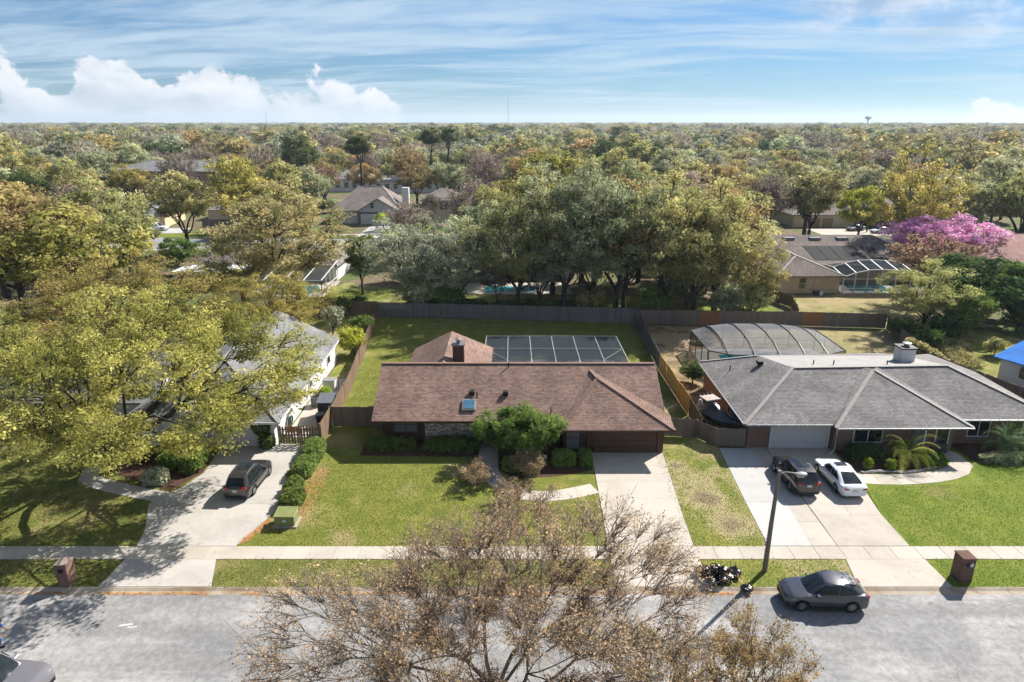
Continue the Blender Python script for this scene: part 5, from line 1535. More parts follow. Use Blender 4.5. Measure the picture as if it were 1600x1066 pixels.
def car(name, label, loc, heading, p, cat='car', group=None):
    """Car along local +X. p: dict of proportions."""
    root = empty(name, loc, heading, label, cat, group)
    L, Wd, H_ = p['L'], p['W'], p['H']
    pm = M[p['paint']]
    hw = Wd / 2
    wr_, ww = p.get('wr', .34), p.get('ww', .23)
    xa, xb = p['wx']                                  # rear and front axle
    xe = L / 2
    top = p['top']                                    # body top line (x, z) rear to front without cabin
    gz = p.get('gz', .22)
    def interp(tb, x):
        for (x0, z0), (x1, z1) in zip(tb[:-1], tb[1:]):
            if x <= x1:
                t = (x - x0) / max(1e-6, x1 - x0)
                t = max(0, min(1, t))
                return z0 + (z1 - z0) * t
        return tb[-1][1]
    ar = wr_ + .06
    st = sorted(set([round(-xe + q, 3) for q in (0, .05, .14, .3)] + [round(xe - q, 3) for q in (0, .05, .14, .3, .5)] +
                    [round(x + ar * math.cos(a), 3) for x in (xa, xb) for a in np.linspace(0, math.pi, 11)] + [round(q, 3) for q in np.linspace(xa + ar + .1, xb - ar - .1, 6)] + [round(t[0], 3) for t in top]))
    st = [x for x in st if -xe <= x <= xe]
    plan = p.get('plan', [(-xe, .82), (-xe + .12, .93), (-xe + .5, .985), (0, 1.0), (xe - .7, .985), (xe - .25, .9), (xe, .70)])
    rings = []
    for x in st:
        w = hw * interp(plan, x)
        zt = interp(top, x)
        zb = gz + (.10 if abs(x) > xe - .12 else 0)
        za = zb
        for xc in (xa, xb):
            if abs(x - xc) < ar:
                za = max(za, wr_ + math.sqrt(max(0, ar * ar - (x - xc) ** 2)))
        zs = zt - p.get('drop', .06)
        zm = gz + (zs - gz) * .55
        def zz(z): return max(z, za)
        rings.append([(x, w * .55, zb if za == zb else max(zb, za)), (x, w * .92, zz(zb)), (x, w * .985, zz(zb + .10)), (x, w * 1.0, zz(zm)), (x, w * .985, max(zs - .10, za)), (x, w * .945, max(zs, za)), (x, w * .80, zt - .012), (x, w * .4, zt), (x, 0, zt + .008)])
    m_ = MB()
    full = []
    for r__ in rings:
        full.append(r__ + [(q[0], -q[1], q[2]) for q in reversed(r__[:-1])])
    n = len(full[0])
    m_.add([q for f_ in full for q in f_], [(i * n + k, (i + 1) * n + k, (i + 1) * n + k + 1, i * n + k + 1) for i in range(len(full) - 1) for k in range(n - 1)] +
           [tuple(range(n))] + [tuple((len(full) - 1) * n + k for k in range(n - 1, -1, -1))])
    body = m_.build('body', pm, root, smooth=38)
    # underside and arch liners
    MB().box(-xe + .25, xe - .25, -hw * .86, hw * .86, gz - .02, gz + .30).build('underbody', M['car_plastic'], root)
    # cabin
    xr, xrr, xrf, xf = p['cab']                       # rear base, roof rear, roof front, windscreen base
    zbr, zbf = interp(top, xr) - .03, interp(top, xf) - .03
    zr = H_
    wb_, wt = hw * p.get('wb', .93), hw * p.get('wt', .70)
    wtr = wt * p.get('taper', .94)
    zrr = H_ - p.get('rdrop', .06)
    xm = (xrr + xrf) / 2
    def P_(x, y, z): return (x, y, z)
    cab = MB()
    base = [(xr, wb_ * .80, zbr), (xr + .28, wb_ * .97, zbr + .0), ((xr + xf) / 2, wb_, (zbr + zbf) / 2 + .0), (xf - .45, wb_ * .97, zbf), (xf, wb_ * .72, zbf)]
    roofp = [(xrr, wtr * .82, zrr), (xrr + .18, wtr * .98, zrr + .015), (xm, wt, zr - .015), (xrf - .15, wt * .96, zr - .03), (xrf, wt * .80, zr - .055)]
    mid = [tuple(a_ * .5 + b_ * .5 for a_, b_ in zip(b0, r0)) for b0, r0 in zip(base, roofp)]
    mid = [(q[0] + (-.02 if i < 1 else .03 if i > 3 else 0), q[1] * 1.02, q[2] + .015) for i, q in enumerate(mid)]
    rc = [(xrr + .0, 0, zrr + .03), (xrr + .18, 0, zrr + .045), (xm, 0, zr + .012), (xrf - .15, 0, zr), (xrf, 0, zr - .025)]
    vs = []
    for i in range(5):
        b0, m0, r0, c0 = base[i], mid[i], roofp[i], rc[i]
        hf = (r0[0] * .5 + c0[0] * .5, r0[1] * .55, r0[2] * .42 + c0[2] * .58)
        vs += [b0, m0, r0, hf, c0, (hf[0], -hf[1], hf[2]), (r0[0], -r0[1], r0[2]), (m0[0], -m0[1], m0[2]), (b0[0], -b0[1], b0[2])]
    fs = [(i * 9 + k, i * 9 + k + 1, (i + 1) * 9 + k + 1, (i + 1) * 9 + k) for i in range(4) for k in range(8)]
    fs += [(8, 7, 1, 0), (7, 6, 2, 1), (6, 5, 4, 3, 2), (36, 37, 43, 44), (37, 38, 42, 43), (38, 39, 40, 41, 42)]
    cab.add(vs, fs)
    cab.build('cabin', pm, root, smooth=50)
    # glazing laid just proud of the cabin faces
    def pane(nm, quad, mat=None, off=.012, sub=None):
        a_, b_, c_, d_ = [Vector(q) for q in quad]
        nn = (b_ - a_).cross(d_ - a_).normalized()
        ctr = (a_ + b_ + c_ + d_) / 4
        if nn.dot(ctr - Vector((xm, 0, (zbr + zr) / 2 - .2))) < 0:
            nn = -nn
        q2 = [ctr + (q - ctr) * .96 for q in (a_, b_, c_, d_)]
        o_ = MB().add([q + nn * off for q in q2] + [q - nn * .02 for q in q2], [(0, 1, 2, 3), (7, 6, 5, 4), (0, 4, 5, 1), (1, 5, 6, 2), (2, 6, 7, 3), (3, 7, 4, 0)]).build(nm, mat or M['car_glass'], root)
        return o_
    def V3(a_, b_, t): return Vector(a_).lerp(Vector(b_), t)
    def my(q): return (q[0], -q[1], q[2])
    # windscreen and rear window, upper and lower strips follow the mid ring
    ws = [V3(base[4], mid[4], .12), V3(my(base[4]), my(mid[4]), .12), Vector(my(mid[4])), Vector(mid[4])]
    def glass2(nm, lo, mi, hi, t0, t1):
        A_, B_ = V3(lo, mi, t0), Vector(mi); C_ = V3(mi, hi, t1)
        v = [A_, B_, C_]
        nn = Vector((1 if lo[0] > xm else -1, 0, .6)).normalized()
        off = nn * .014
        pts = [q * 1.0 + off for q in v]
        out = []
        for q in pts:
            for s_ in (1, .5, 0, -.5, -1):
                bow = (.035 if lo[0] > xm else -.02) * (1 - s_ * s_)
                out.append((q.x + bow, q.y * s_ * .93, q.z + .01 * (1 - s_ * s_)))
        fs_ = [(i * 5 + k, i * 5 + k + 1, (i + 1) * 5 + k + 1, (i + 1) * 5 + k) for i in range(2) for k in range(4)]
        return MB().add(out, fs_).build(nm, M['car_glass'], root, smooth=60)
    glass2('windscreen', base[4], mid[4], roofp[4], .10, .90)
    glass2('rear_window', base[0], mid[0], roofp[0], p.get('rw0', .25), .88)
    for s_ in (1, -1):
        S = (lambda q: q) if s_ > 0 else my
        for i, (t0, t1) in ((1, (.06, .97)), (2, (.03, .97)), (3, (.0, .55))):
            lo0, lo1 = V3(S(base[i]), S(base[i + 1]), t0), V3(S(base[i]), S(base[i + 1]), t1)
            mi0, mi1 = V3(S(mid[i]), S(mid[i + 1]), t0), V3(S(mid[i]), S(mid[i + 1]), t1)
            hi0, hi1 = V3(S(roofp[i]), S(roofp[i + 1]), t0), V3(S(roofp[i]), S(roofp[i + 1]), t1)
            o_ = Vector((0, .012 * s_, 0))
            pts = [lo0.lerp(mi0, .22) + o_, lo1.lerp(mi1, .22) + o_, mi0 + o_, mi1 + o_, mi0.lerp(hi0, .78) + o_, mi1.lerp(hi1, .78) + o_]
            MB().add(pts, [(0, 1, 3, 2), (2, 3, 5, 4)] if s_ > 0 else [(0, 2, 3, 1), (2, 4, 5, 3)]).build('side_window', M['car_glass'], root)
    # wheels
    t_me, r_me = wheel_meshes(wr_, ww)
    for x in (xa, xb):
        for s_ in (1, -1):
            w_ = link('wheel', t_me, root, (x, s_ * (hw * .985 - ww / 2), wr_), (R(-90) * s_, 0, 0))
            link('rim', r_me, w_)
            MB().tube([(x, s_ * (hw - ww - .30), wr_ + .02), (x, s_ * (hw - ww - .0), wr_ + .02)], ar * .985, 20).build('arch_liner', M['car_plastic'], root)
    # lamps, plate, mirrors, bumpers
    zl = interp(top, xe - .25)
    for s_ in (1, -1):
        MB().add([(xe - .05, s_ * hw * .52, zl - .20), (xe - .34, s_ * hw * .93, zl - .16), (xe - .42, s_ * hw * .955, zl - .06), (xe - .12, s_ * hw * .56, zl - .11), (xe - .2, s_ * hw * .5, zl - .2), (xe - .5, s_ * hw * .85, zl - .16), (xe - .5, s_ * hw * .85, zl - .05), (xe - .2, s_ * hw * .5, zl - .1)],
                 [(0, 1, 2, 3), (7, 6, 5, 4), (0, 4, 5, 1), (3, 2, 6, 7), (1, 5, 6, 2), (0, 3, 7, 4)]).build('headlight', M['lamp_clear'], root)
        zt_ = p.get('tail', interp(top, -xe + .1) - .14)
        MB().box(-xe - .012, -xe + .16, s_ * hw * .66 - .17, s_ * hw * .66 + .15, zt_ - .10, zt_ + .07).build('taillight', M['lamp_red'], root, bevel=.03)
        MB().box(xf - .56, xf - .40, s_ * (hw * .96) - .13, s_ * (hw * .96) + .15, zbf - .02, zbf + .12).build('mirror', pm if p.get('mirror', 1) else M['car_plastic'], root, bevel=.03)
        for xh in (xm - .55, xm + .45):
            MB().box(xh - .08, xh + .08, s_ * hw * .985 - .012, s_ * hw * .985 + .022, zbr - .17, zbr - .14).build('door_handle', pm, root)
        if p.get('rails'):
            MB().tube([(xrr + .25, s_ * wtr * .93, zrr + .03), (xrr + .4, s_ * wtr * .95, zrr + .075), (xrf - .5, s_ * wt * .93, zr + .045), (xrf - .35, s_ * wt * .92, zr)], .02, 6).build('roof_rail', M[p['rails']], root)
        MB().bar((xa + ar + .02, s_ * hw * .96, gz + .06), (xb - ar - .02, s_ * hw * .96, gz + .06), .1, .1).build('sill', M['car_plastic'], root)
    MB().box(-xe - .03, -xe + .3, -hw * .78, hw * .78, gz + .02, gz + .22).build('rear_bumper', M['car_plastic'] if p.get('bump', 1) else pm, root, bevel=.04)
    MB().box(xe - .3, xe + .02, -hw * .66, hw * .66, gz + .06, gz + .30).build('grille', M['car_plastic'], root, bevel=.03)
    zp = p.get('plate', .8)
    MB().box(-xe - .03, -xe + .04, -.16, .16, zp - .08, zp + .08).build('license_plate', M['plate_white'], root)
    if p.get('sunroof'):
        a0, a1 = p['sunroof']
        MB().add([(a0, -wt * .62, zr + .006 - (.03 if a0 < xm - .5 else 0)), (a0, wt * .62, zr + .006 - (.03 if a0 < xm - .5 else 0)), (a1, wt * .62, zr + .010), (a1, -wt * .62, zr + .010), (a0, 0, zr + .03 - (.03 if a0 < xm - .5 else 0)), (a1, 0, zr + .03)],
                 [(0, 4, 5, 3), (4, 1, 2, 5)]).build('sunroof', M['car_glass'], root)
    if p.get('spoiler'):
        sp = MB().add([(xrr - .20, -wtr * .86, zrr - .02), (xrr - .20, wtr * .86, zrr - .02), (xrr + .12, wtr * .9, zrr + .03), (xrr + .12, -wtr * .9, zrr + .03), (xrr - .20, -wtr * .86, zrr + .02), (xrr - .20, wtr * .86, zrr + .02), (xrr + .12, wtr * .9, zrr + .055), (xrr + .12, -wtr * .9, zrr + .055)],
                     [(0, 3, 2, 1), (4, 5, 6, 7), (0, 1, 5, 4), (2, 3, 7, 6), (0, 4, 7, 3), (1, 2, 6, 5)]).build('spoiler', pm, root)
        if p['spoiler'] == 2:
            for yy in (-.42, 0, .42):
                MB().box(xrr - .12, xrr + .04, yy - .13, yy + .13, zrr + .036, zrr + .062).build('spoiler_slot', M['car_plastic'], sp)
    MB().add([(xrr + .32, -.02, zrr + .05), (xrr + .50, -.02, zrr + .05), (xrr + .50, .02, zrr + .05), (xrr + .32, .02, zrr + .05), (xrr + .34, 0, zrr + .13)], [(0, 1, 4), (1, 2, 4), (2, 3, 4), (3, 0, 4), (0, 3, 2, 1)]).build('antenna', M['car_plastic'], root)
    return root

suv = dict(L=4.55, W=1.86, H=1.66, wx=(-1.32, 1.36), top=[(-2.28, .92), (-2.1, 1.02), (-1.5, 1.06), (.7, 1.02), (1.1, 1.0), (1.9, .90), (2.2, .78), (2.28, .66)], cab=(-2.16, -1.72, .18, 1.05), wr=.35, plate=.78)
chr_ = dict(L=4.25, W=1.80, H=1.55, wx=(-1.24, 1.30), top=[(-2.13, .90), (-1.95, 1.04), (-1.4, 1.08), (.5, .99), (1.0, .97), (1.75, .88), (2.05, .76), (2.13, .62)], cab=(-2.02, -1.28, .10, 1.02), wr=.34, wt=.69, taper=.86, rdrop=.10, paint='paint_charcoal', spoiler=2, tail=.90, rw0=.3, wb=.90)
car('compact_crossover', 'charcoal compact crossover with pierced roof spoiler parked at the kerb', (16.42, 30.38, -.09), R(180) + R(-2.5), chr_)
rr_ = dict(suv, L=4.6, H=1.74, paint='paint_black', sunroof=(-1.2, .15), rails=None, top=[(-2.3, .98), (-2.12, 1.10), (-1.5, 1.12), (.7, 1.10), (1.1, 1.07), (2.0, .98), (2.22, .86), (2.3, .66)], cab=(-2.2, -1.85, .2, .95), wt=.74, tail=1.0, plate=.88, mirror=0)
car('black_suv', 'black sport utility vehicle with glass roof parked on the pale concrete strip', (19.93, 43.0, .025), R(90) + R(1.5), rr_)
a5 = dict(L=4.72, W=1.84, H=1.39, wx=(-1.36, 1.46), top=[(-2.36, .84), (-2.2, .95), (-1.5, .97), (.7, .91), (1.0, .89), (1.9, .78), (2.25, .68), (2.36, .56)], cab=(-2.02, -.85, .35, 1.15), wr=.335, wt=.68, taper=.92, rdrop=.05, paint='paint_white', sunroof=(-.25, .30), tail=.76, plate=.62, rw0=.12, bump=0)
car('white_sedan', 'white fastback sedan with dark glass roof parked beside the black SUV', (23.0, 42.85, .025), R(90) + R(1.0), a5)
nx = dict(suv, paint='paint_bronze', rails='metal_grey', sunroof=(-.9, .1), tail=.95, spoiler=1)
car('dark_crossover', 'dark bronze crossover with roof rails parked on the pebble driveway', (-18.35, 42.5, .028), R(90) + R(-3), nx)
sv = dict(suv, L=4.75, W=1.92, H=1.75, paint='paint_silver', wx=(-1.36, 1.42), top=[(-2.37, 1.0), (-2.15, 1.1), (-1.5, 1.12), (.7, 1.12), (1.05, 1.10), (2.0, 1.02), (2.28, .9), (2.37, .7)], cab=(-2.25, -1.9, .12, .92), wt=.76, rails='metal_grey')
car('silver_suv', 'silver grey sport utility vehicle on the road beside the person in blue', (-23.05, 24.25, -.09), R(-3), sv)
# far vehicles
pk = dict(suv, L=5.4, W=1.95, H=1.85, paint='paint_white', wx=(-1.6, 1.7), top=[(-2.7, 1.05), (-2.5, 1.12), (-1.0, 1.14), (.9, 1.12), (1.3, 1.10), (2.4, 1.02), (2.62, .9), (2.7, .7)], cab=(-2.62, -2.45, .55, 1.25), wt=.78, wr=.38)
car('white_pickup', 'white pickup with camper shell parked in front of the tan garage house', (-83.4, 160.4, .02), R(-2), pk, 'pickup')
dk = dict(suv, paint='paint_dark')
car('dark_suv', 'dark sport utility vehicle parked behind the grey gabled house', (-23.5, 204, -.03), R(175), dk)
car('silver_car', 'silver car parked on the drive of the twin garage house', (80.5, 160.5, .02), R(200), dict(a5, paint='paint_silver'))
car('silver_car', 'pale car beside the silver car at the twin garage house', (84.5, 156.8, .02), R(190), dict(a5, paint='paint_white', bump=1))

# ------------------------------------------------------------------ person by the silver SUV
simple('skin', (0.30, 0.17, 0.11), 0.6, None, 5)
simple('shirt_blue', (0.030, 0.085, 0.36), 0.85, (0.022, 0.060, 0.27), 6)
simple('jeans_blue', (0.10, 0.20, 0.42), 0.85, (0.07, 0.15, 0.33), 6)
simple('hair_black', (0.012, 0.010, 0.009), 0.6, None, 9)
def skin_obj(name, verts, edges, radii, mat, parent, root_i=0, sub=2):
    me = bpy.data.meshes.new(name)
    me.from_pydata(verts, edges, [])
    o = link(name, me, parent)
    md = o.modifiers.new('skin', 'SKIN')
    md.use_smooth_shade = True
    sl = me.skin_vertices[0] if len(me.skin_vertices) else None
    if sl is None:
        bm = bmesh.new(); bm.from_mesh(me)
        bm.verts.layers.skin.verify()
        bm.to_mesh(me); bm.free()
        sl = me.skin_vertices[0]
    for i, r_ in enumerate(radii):
        sl.data[i].radius = r_ if isinstance(r_, tuple) else (r_, r_)
        sl.data[i].use_root = (i == root_i)
    ss = o.modifiers.new('sub', 'SUBSURF'); ss.levels = sub; ss.render_levels = sub
    me.materials.append(mat)
    return o
pe = empty('person', (-24.85, 26.9, -.09), R(10), 'person in blue shirt and jeans bending forward beside the silver SUV', 'person')
hip, chest, neck, head = (0, 0, .93), (.16, 0, 1.32), (.27, 0, 1.46), (.36, 0, 1.58)
bv = [hip, (.07, 0, 1.12), chest, neck, (.33, 0, 1.54), (.38, 0, 1.64),
      (.02, .10, .88), (.10, .12, .48), (.02, .12, .09), (.14, .13, .05),
      (.0, -.10, .88), (-.06, -.12, .48), (-.16, -.12, .10), (-.04, -.13, .05),
      (.17, .19, 1.36), (.27, .25, 1.10), (.46, .21, .95), (.55, .19, .90),
      (.17, -.19, 1.36), (.24, -.26, 1.09), (.43, -.22, .93), (.52, -.20, .88)]
be = [(0, 1), (1, 2), (2, 3), (3, 4), (4, 5), (0, 6), (6, 7), (7, 8), (8, 9), (0, 10), (10, 11), (11, 12), (12, 13), (2, 14), (14, 15), (15, 16), (16, 17), (2, 18), (18, 19), (19, 20), (20, 21)]
br_ = [(.15, .12), (.14, .11), (.17, .12), .058, .09, .085, .095, .062, .045, .045, .095, .062, .045, .045, .062, .045, .034, .03, .062, .045, .034, .03]
skin_obj('body', bv, be, br_, M['skin'], pe)
sh_i = [0, 1, 2, 14, 15, 18, 19]
nk = (.24, 0, 1.43)
skin_obj('shirt', [bv[i] for i in sh_i[:3]] + [bv[14], bv[15], bv[18], bv[19], nk], [(0, 1), (1, 2), (2, 3), (3, 4), (2, 5), (5, 6), (2, 7)], [(.20, .16), (.19, .155), (.225, .17), .09, .07, .09, .07, .09], M['shirt_blue'], pe)
skin_obj('jeans', [bv[0], bv[6], bv[7], bv[8], bv[10], bv[11], bv[12]], [(0, 1), (1, 2), (2, 3), (0, 4), (4, 5), (5, 6)], [(.17, .135), .115, .085, .07, .115, .085, .07], M['jeans_blue'], pe)
MB().lathe([(0, -.10), (.09, -.08), (.118, -.01), (.11, .06), (.07, .105), (0, .12)], 14).build('hair', M['hair_black'], pe, (.345, 0, 1.645), (0, R(25), 0), smooth=60)
for s_ in (-1, 1):
    for k in range(4):
        MB().tube([(.55 - .0, s_ * (.19 + (k - 1.5) * .018), .895), (.60, s_ * (.185 + (k - 1.5) * .019), .86), (.61, s_ * (.18 + (k - 1.5) * .019), .82)], [.010, .009, .007], 6).build('finger', M['skin'], pe)
    MB().tube([(.53, s_ * .155, .90), (.57, s_ * .14, .875), (.59, s_ * .145, .85)], [.011, .010, .008], 6).build('thumb', M['skin'], pe)
    MB().box(.02 if s_ > 0 else -.18, .24 if s_ > 0 else .04, s_ * .125 - .05, s_ * .125 + .05, 0, .09).build('shoe', M['hair_black'], pe, bevel=.025)

# ------------------------------------------------------------------ vegetation
def kmeans(P, k, rg, it=5):
    k = min(k, len(P))
    c = P[rg.choice(len(P), k, replace=False)]
    lab = np.zeros(len(P), int)
    for _ in range(it):
        d = ((P[:, None, :] - c[None]) ** 2).sum(2)
        lab = d.argmin(1)
        for j in range(k):
            if (lab == j).any():
                c[j] = P[lab == j].mean(0)
    return lab, c

def tubes(segs, sides):
    """All branch segments at once: rows of p0, p1, r0, r1."""
    s = np.asarray(segs, float)
    p0, p1, r0, r1 = s[:, 0:3], s[:, 3:6], s[:, 6], s[:, 7]
    d = p1 - p0
    d /= np.maximum(1e-6, np.linalg.norm(d, axis=1))[:, None]
    ref = np.where(np.abs(d[:, 2:3]) > .9, np.array([[1., 0, 0]]), np.array([[0, 0, 1.]]))
    a = np.cross(d, ref); a /= np.linalg.norm(a, axis=1)[:, None]
    b = np.cross(d, a)
    n = len(s)
    ang = 2 * np.pi * np.arange(sides) / sides
    ring = a[:, None, :] * np.cos(ang)[None, :, None] + b[:, None, :] * np.sin(ang)[None, :, None]
    v = np.concatenate([p0[:, None] + ring * r0[:, None, None], p1[:, None] + ring * r1[:, None, None]], 1).reshape(-1, 3)
    base = (np.arange(n) * 2 * sides)[:, None]
    k = np.arange(sides)[None]
    k2 = (k + 1) % sides
    f = np.stack([base + k, base + k2, base + sides + k2, base + sides + k], 2).reshape(-1, 4)
    return v, f

def leaves(ctr, n_per, rad, size, rg, flat=.7, tint_c=None, up=.8, aspect=.62, jit=.30):
    """Leaf-sized diamond faces spread round clump centres."""
    N = len(ctr)
    n = N * n_per
    g = rg.normal(size=(n, 3)) * np.array([1, 1, flat])
    g /= np.maximum(1e-6, np.linalg.norm(g, axis=1))[:, None]
    rr_ = rg.random(n) ** .45
    r_c = rad if np.isscalar(rad) else np.repeat(rad, n_per)
    P = np.repeat(ctr, n_per, 0) + g * (rr_ * r_c)[:, None] * np.array([1, 1, flat])
    nn = rg.normal(size=(n, 3)) + np.array([0, 0, up * 2]) + g * 1.0
    nn /= np.linalg.norm(nn, axis=1)[:, None]
    t = np.cross(nn, rg.normal(size=(n, 3))); t /= np.maximum(1e-6, np.linalg.norm(t, axis=1))[:, None]
    b = np.cross(nn, t)
    s = size * np.clip(rg.lognormal(-.08, .42, n), .4, 2.2)[:, None]
    v = np.stack([P + t * s * .5, P + b * s * .5 * aspect, P - t * s * .5, P - b * s * .5 * aspect], 1).reshape(-1, 3)
    f = np.arange(n * 4).reshape(-1, 4)
    tc = rg.random(N) if tint_c is None else tint_c
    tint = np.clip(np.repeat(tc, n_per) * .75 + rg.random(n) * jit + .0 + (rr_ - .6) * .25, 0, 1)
    return v, f, tint

def crown_tips(rg, n, rx, ry, rz, cz, shell=.5, low=-.45, lump=.30, nl=16):
    d = rg.normal(size=(n * 4, 3)); d /= np.linalg.norm(d, axis=1)[:, None]
    L = rg.normal(size=(nl, 3)); L[:, 2] = np.abs(L[:, 2]) * .8; L /= np.linalg.norm(L, axis=1)[:, None]
    dots = d @ L.T
    bump = np.exp(-(1 - dots) * 9).max(1)
    d = d[(d[:, 2] > low)]; bump = bump[:len(d)] if False else np.exp(-(1 - d @ L.T) * 9).max(1)
    d, bump = d[:n], bump[:n]
    r_ = (shell + (1 - shell) * rg.random(len(d)) ** .7) * (1 - lump + lump * bump * 1.15)
    return d * r_[:, None] * np.array([rx, ry, rz]) + np.array([0, 0, cz])

def build_tree(rg, rx, ry, rz, cz, n_tips, n_leaf, clump, leaf, trunk_r, fork, shell=.5, low=-.45, lump=.30, k1=6, k2=5, k3=5, twig=.012, twigs=0, flat=.7, lean=(0, 0), aspect=.62, up=.8, nl=16, offs=(0, 0)):
    tips = crown_tips(rg, n_tips, rx, ry, rz, cz, shell, low, lump, nl) + np.array([offs[0], offs[1], 0])
    fk = np.array([lean[0], lean[1], fork])
    N = len(tips)
    thick, mid, thin = [], [], []
    def rad(m): return max(twig, trunk_r * .95 * (m / N) ** .48)
    def seg(lst, a, b, ra, rb, bend=.06, parts=3):
        a, b = np.asarray(a, float), np.asarray(b, float)
        L = np.linalg.norm(b - a)
        off = rg.normal(size=3) * L * bend + np.array([0, 0, L * .05])
        prev = a
        for i in range(1, parts + 1):
            t = i / parts
            q = a + (b - a) * t + off * math.sin(math.pi * t)
            lst.append([*prev, *q, ra + (rb - ra) * (i - 1) / parts, ra + (rb - ra) * t])
            prev = q
    seg(thick, (0, 0, -.2), fk * np.array([1, 1, .5]), trunk_r * 1.35, trunk_r * 1.08, .01, 2)
    seg(thick, fk * np.array([1, 1, .5]), fk, trunk_r * 1.08, trunk_r * .92, .02, 2)
    lab1, c1_ = kmeans(tips, k1, rg)
    tintc = np.zeros(N)
    for j in range(k1):
        I1 = np.where(lab1 == j)[0]
        if not len(I1): continue
        e1 = fk + (c1_[j] - fk) * .52
        seg(thick, fk, e1, rad(len(I1)) * 1.1, rad(len(I1)) * .8, .08, 4)
        lab2, c2_ = kmeans(tips[I1], k2, rg)
        t1 = rg.normal() * .10
        for q in range(len(c2_)):
            I2 = I1[lab2 == q]
            if not len(I2): continue
            tips[I2] = c2_[q] + (tips[I2] - c2_[q]) * rg.uniform(.56, .78)
            e2 = e1 + (c2_[q] - e1) * .62
            seg(mid, e1, e2, rad(len(I2)) * 1.1, rad(len(I2)) * .75, .08, 3)
            lab3, c3_ = kmeans(tips[I2], k3, rg)
            t2 = rg.normal() * .16
            for w in range(len(c3_)):
                I3 = I2[lab3 == w]
                if not len(I3): continue
                e3 = e2 + (c3_[w] - e2) * .6
                seg(thin, e2, e3, rad(len(I3)) * 1.1, max(twig, rad(len(I3)) * .7), .08, 2)
                t3 = rg.normal() * .12
                for i in I3:
                    tintc[i] = .46 + t1 + t2 + t3 + rg.normal() * .12
                    seg(thin, e3, tips[i], max(twig, twig * 1.6), twig * .7, .08, 2)
                    for _ in range(twigs):
                        a = e3 + (tips[i] - e3) * rg.uniform(.35, 1.0)
                        b = a + (tips[i] - e3) / max(.1, np.linalg.norm(tips[i] - e3)) * rg.uniform(.3, .8) * clump + rg.normal(size=3) * clump * .55
                        thin.append([*a, *b, twig * .8, twig * .35])
    # clump tint rises with height in the crown: upper clumps lighter, lower ones darker
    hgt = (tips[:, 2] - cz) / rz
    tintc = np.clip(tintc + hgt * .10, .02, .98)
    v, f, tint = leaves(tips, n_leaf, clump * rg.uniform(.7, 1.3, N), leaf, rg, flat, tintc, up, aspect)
    parts = [tubes(s_, n_) for s_, n_ in ((thick, 8), (mid, 5), (thin, 3)) if s_]
    bv_, bf_, o_ = [], [], 0
    for a, b in parts:
        bv_.append(a); bf_.append(b + o_); o_ += len(a)
    return (np.concatenate(bv_), np.concatenate(bf_)), (v, f, tint)

def tree_obj(name, label, data, x, y, leaf_m, bark_m, s=1.0, sz=None, rz=0.0, group=None, cat='tree', crown='crown'):
    """data: tuple of (trunk mesh, crown mesh)."""
    root = empty(name, (x, y, 0), rz, label, cat, group)
    root.scale = (s, s, sz or s)
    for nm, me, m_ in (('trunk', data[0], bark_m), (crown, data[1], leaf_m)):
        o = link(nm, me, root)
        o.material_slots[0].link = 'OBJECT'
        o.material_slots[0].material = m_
    return root

def variant(name, seed, **kw):
    rg = np.random.default_rng(seed)
    br_, lf = build_tree(rg, **kw)
    t = mesh_np(name + '_trunk', br_[0], br_[1], M['bark'], make_obj=False)
    c = mesh_np(name + '_crown', lf[0], lf[1], M['leaf_oak_olive'], lf[2], make_obj=False)
    return t, c

# the two great oaks over the white house, and the bare-budded tree by the near kerb
hero = variant('great_oak', 3, rx=14.2, ry=13.2, rz=7.2, cz=7.3, n_tips=1550, n_leaf=84, clump=.74, leaf=.138, trunk_r=.50, fork=2.6, shell=.34, low=-.78, lump=.42, k1=8, k2=6, k3=6, twig=.018, twigs=1, flat=.6, nl=26, offs=(4.2, -2.0))
hero2 = variant('great_oak', 8, rx=12.6, ry=11.6, rz=7.4, cz=8.4, n_tips=1000, n_leaf=76, clump=.85, leaf=.17, trunk_r=.5, fork=3.2, shell=.34, low=-.75, lump=.42, k1=8, k2=6, k3=6, twig=.02, twigs=1, flat=.6, nl=26)
tree_obj('oak_tree', 'great yellow-green oak spreading over the pebble driveway and white house', hero, -29.2, 44.8, M['leaf_oak_yellow'], M['bark_dark'], 1.0, 1.0, 0)
tree_obj('oak_tree', 'tall yellow-green oak standing behind the white house wing', hero2, -36.5, 61.0, M['leaf_oak_yellow'], M['bark_dark'], .95, .84, 1.1)
tree_obj('oak_tree', 'yellow-green oak on the shaded verge lawn beyond the great oak', hero2, -43.5, 46, M['leaf_oak_yellow'], M['bark_dark'], .85, .85, 2.4)
tree_obj('oak_tree', 'yellow-olive oak crown hanging over the white house rear roof', hero2, -26.0, 72, M['leaf_oak_yellow'], M['bark_dark'], .58, .60, 4.0)
bud = variant('budding_tree', 21, rx=10.2, ry=6.2, rz=5.0, cz=6.1, n_tips=2500, n_leaf=32, clump=.48, leaf=.072, trunk_r=.21, fork=3.2, shell=.28, low=-.5, lump=.55, k1=9, k2=7, k3=6, twig=.013, twigs=5, flat=.85, nl=30, up=.2, aspect=.55)
tree_obj('budding_tree', 'half-bare tree with reddish brown buds on the near side of the road', bud, -0.6, 20.9, M['leaf_brown_bud'], M['bark_pale'], 1.0, 1.0, .4)
bud2 = variant('budding_tree', 22, rx=4.6, ry=3.6, rz=3.4, cz=6.0, n_tips=420, n_leaf=34, clump=.46, leaf=.105, trunk_r=.22, fork=2.6, shell=.28, low=-.5, lump=.5, k1=6, k2=5, k3=5, twig=.012, twigs=5, flat=.85, up=.2, aspect=.55)
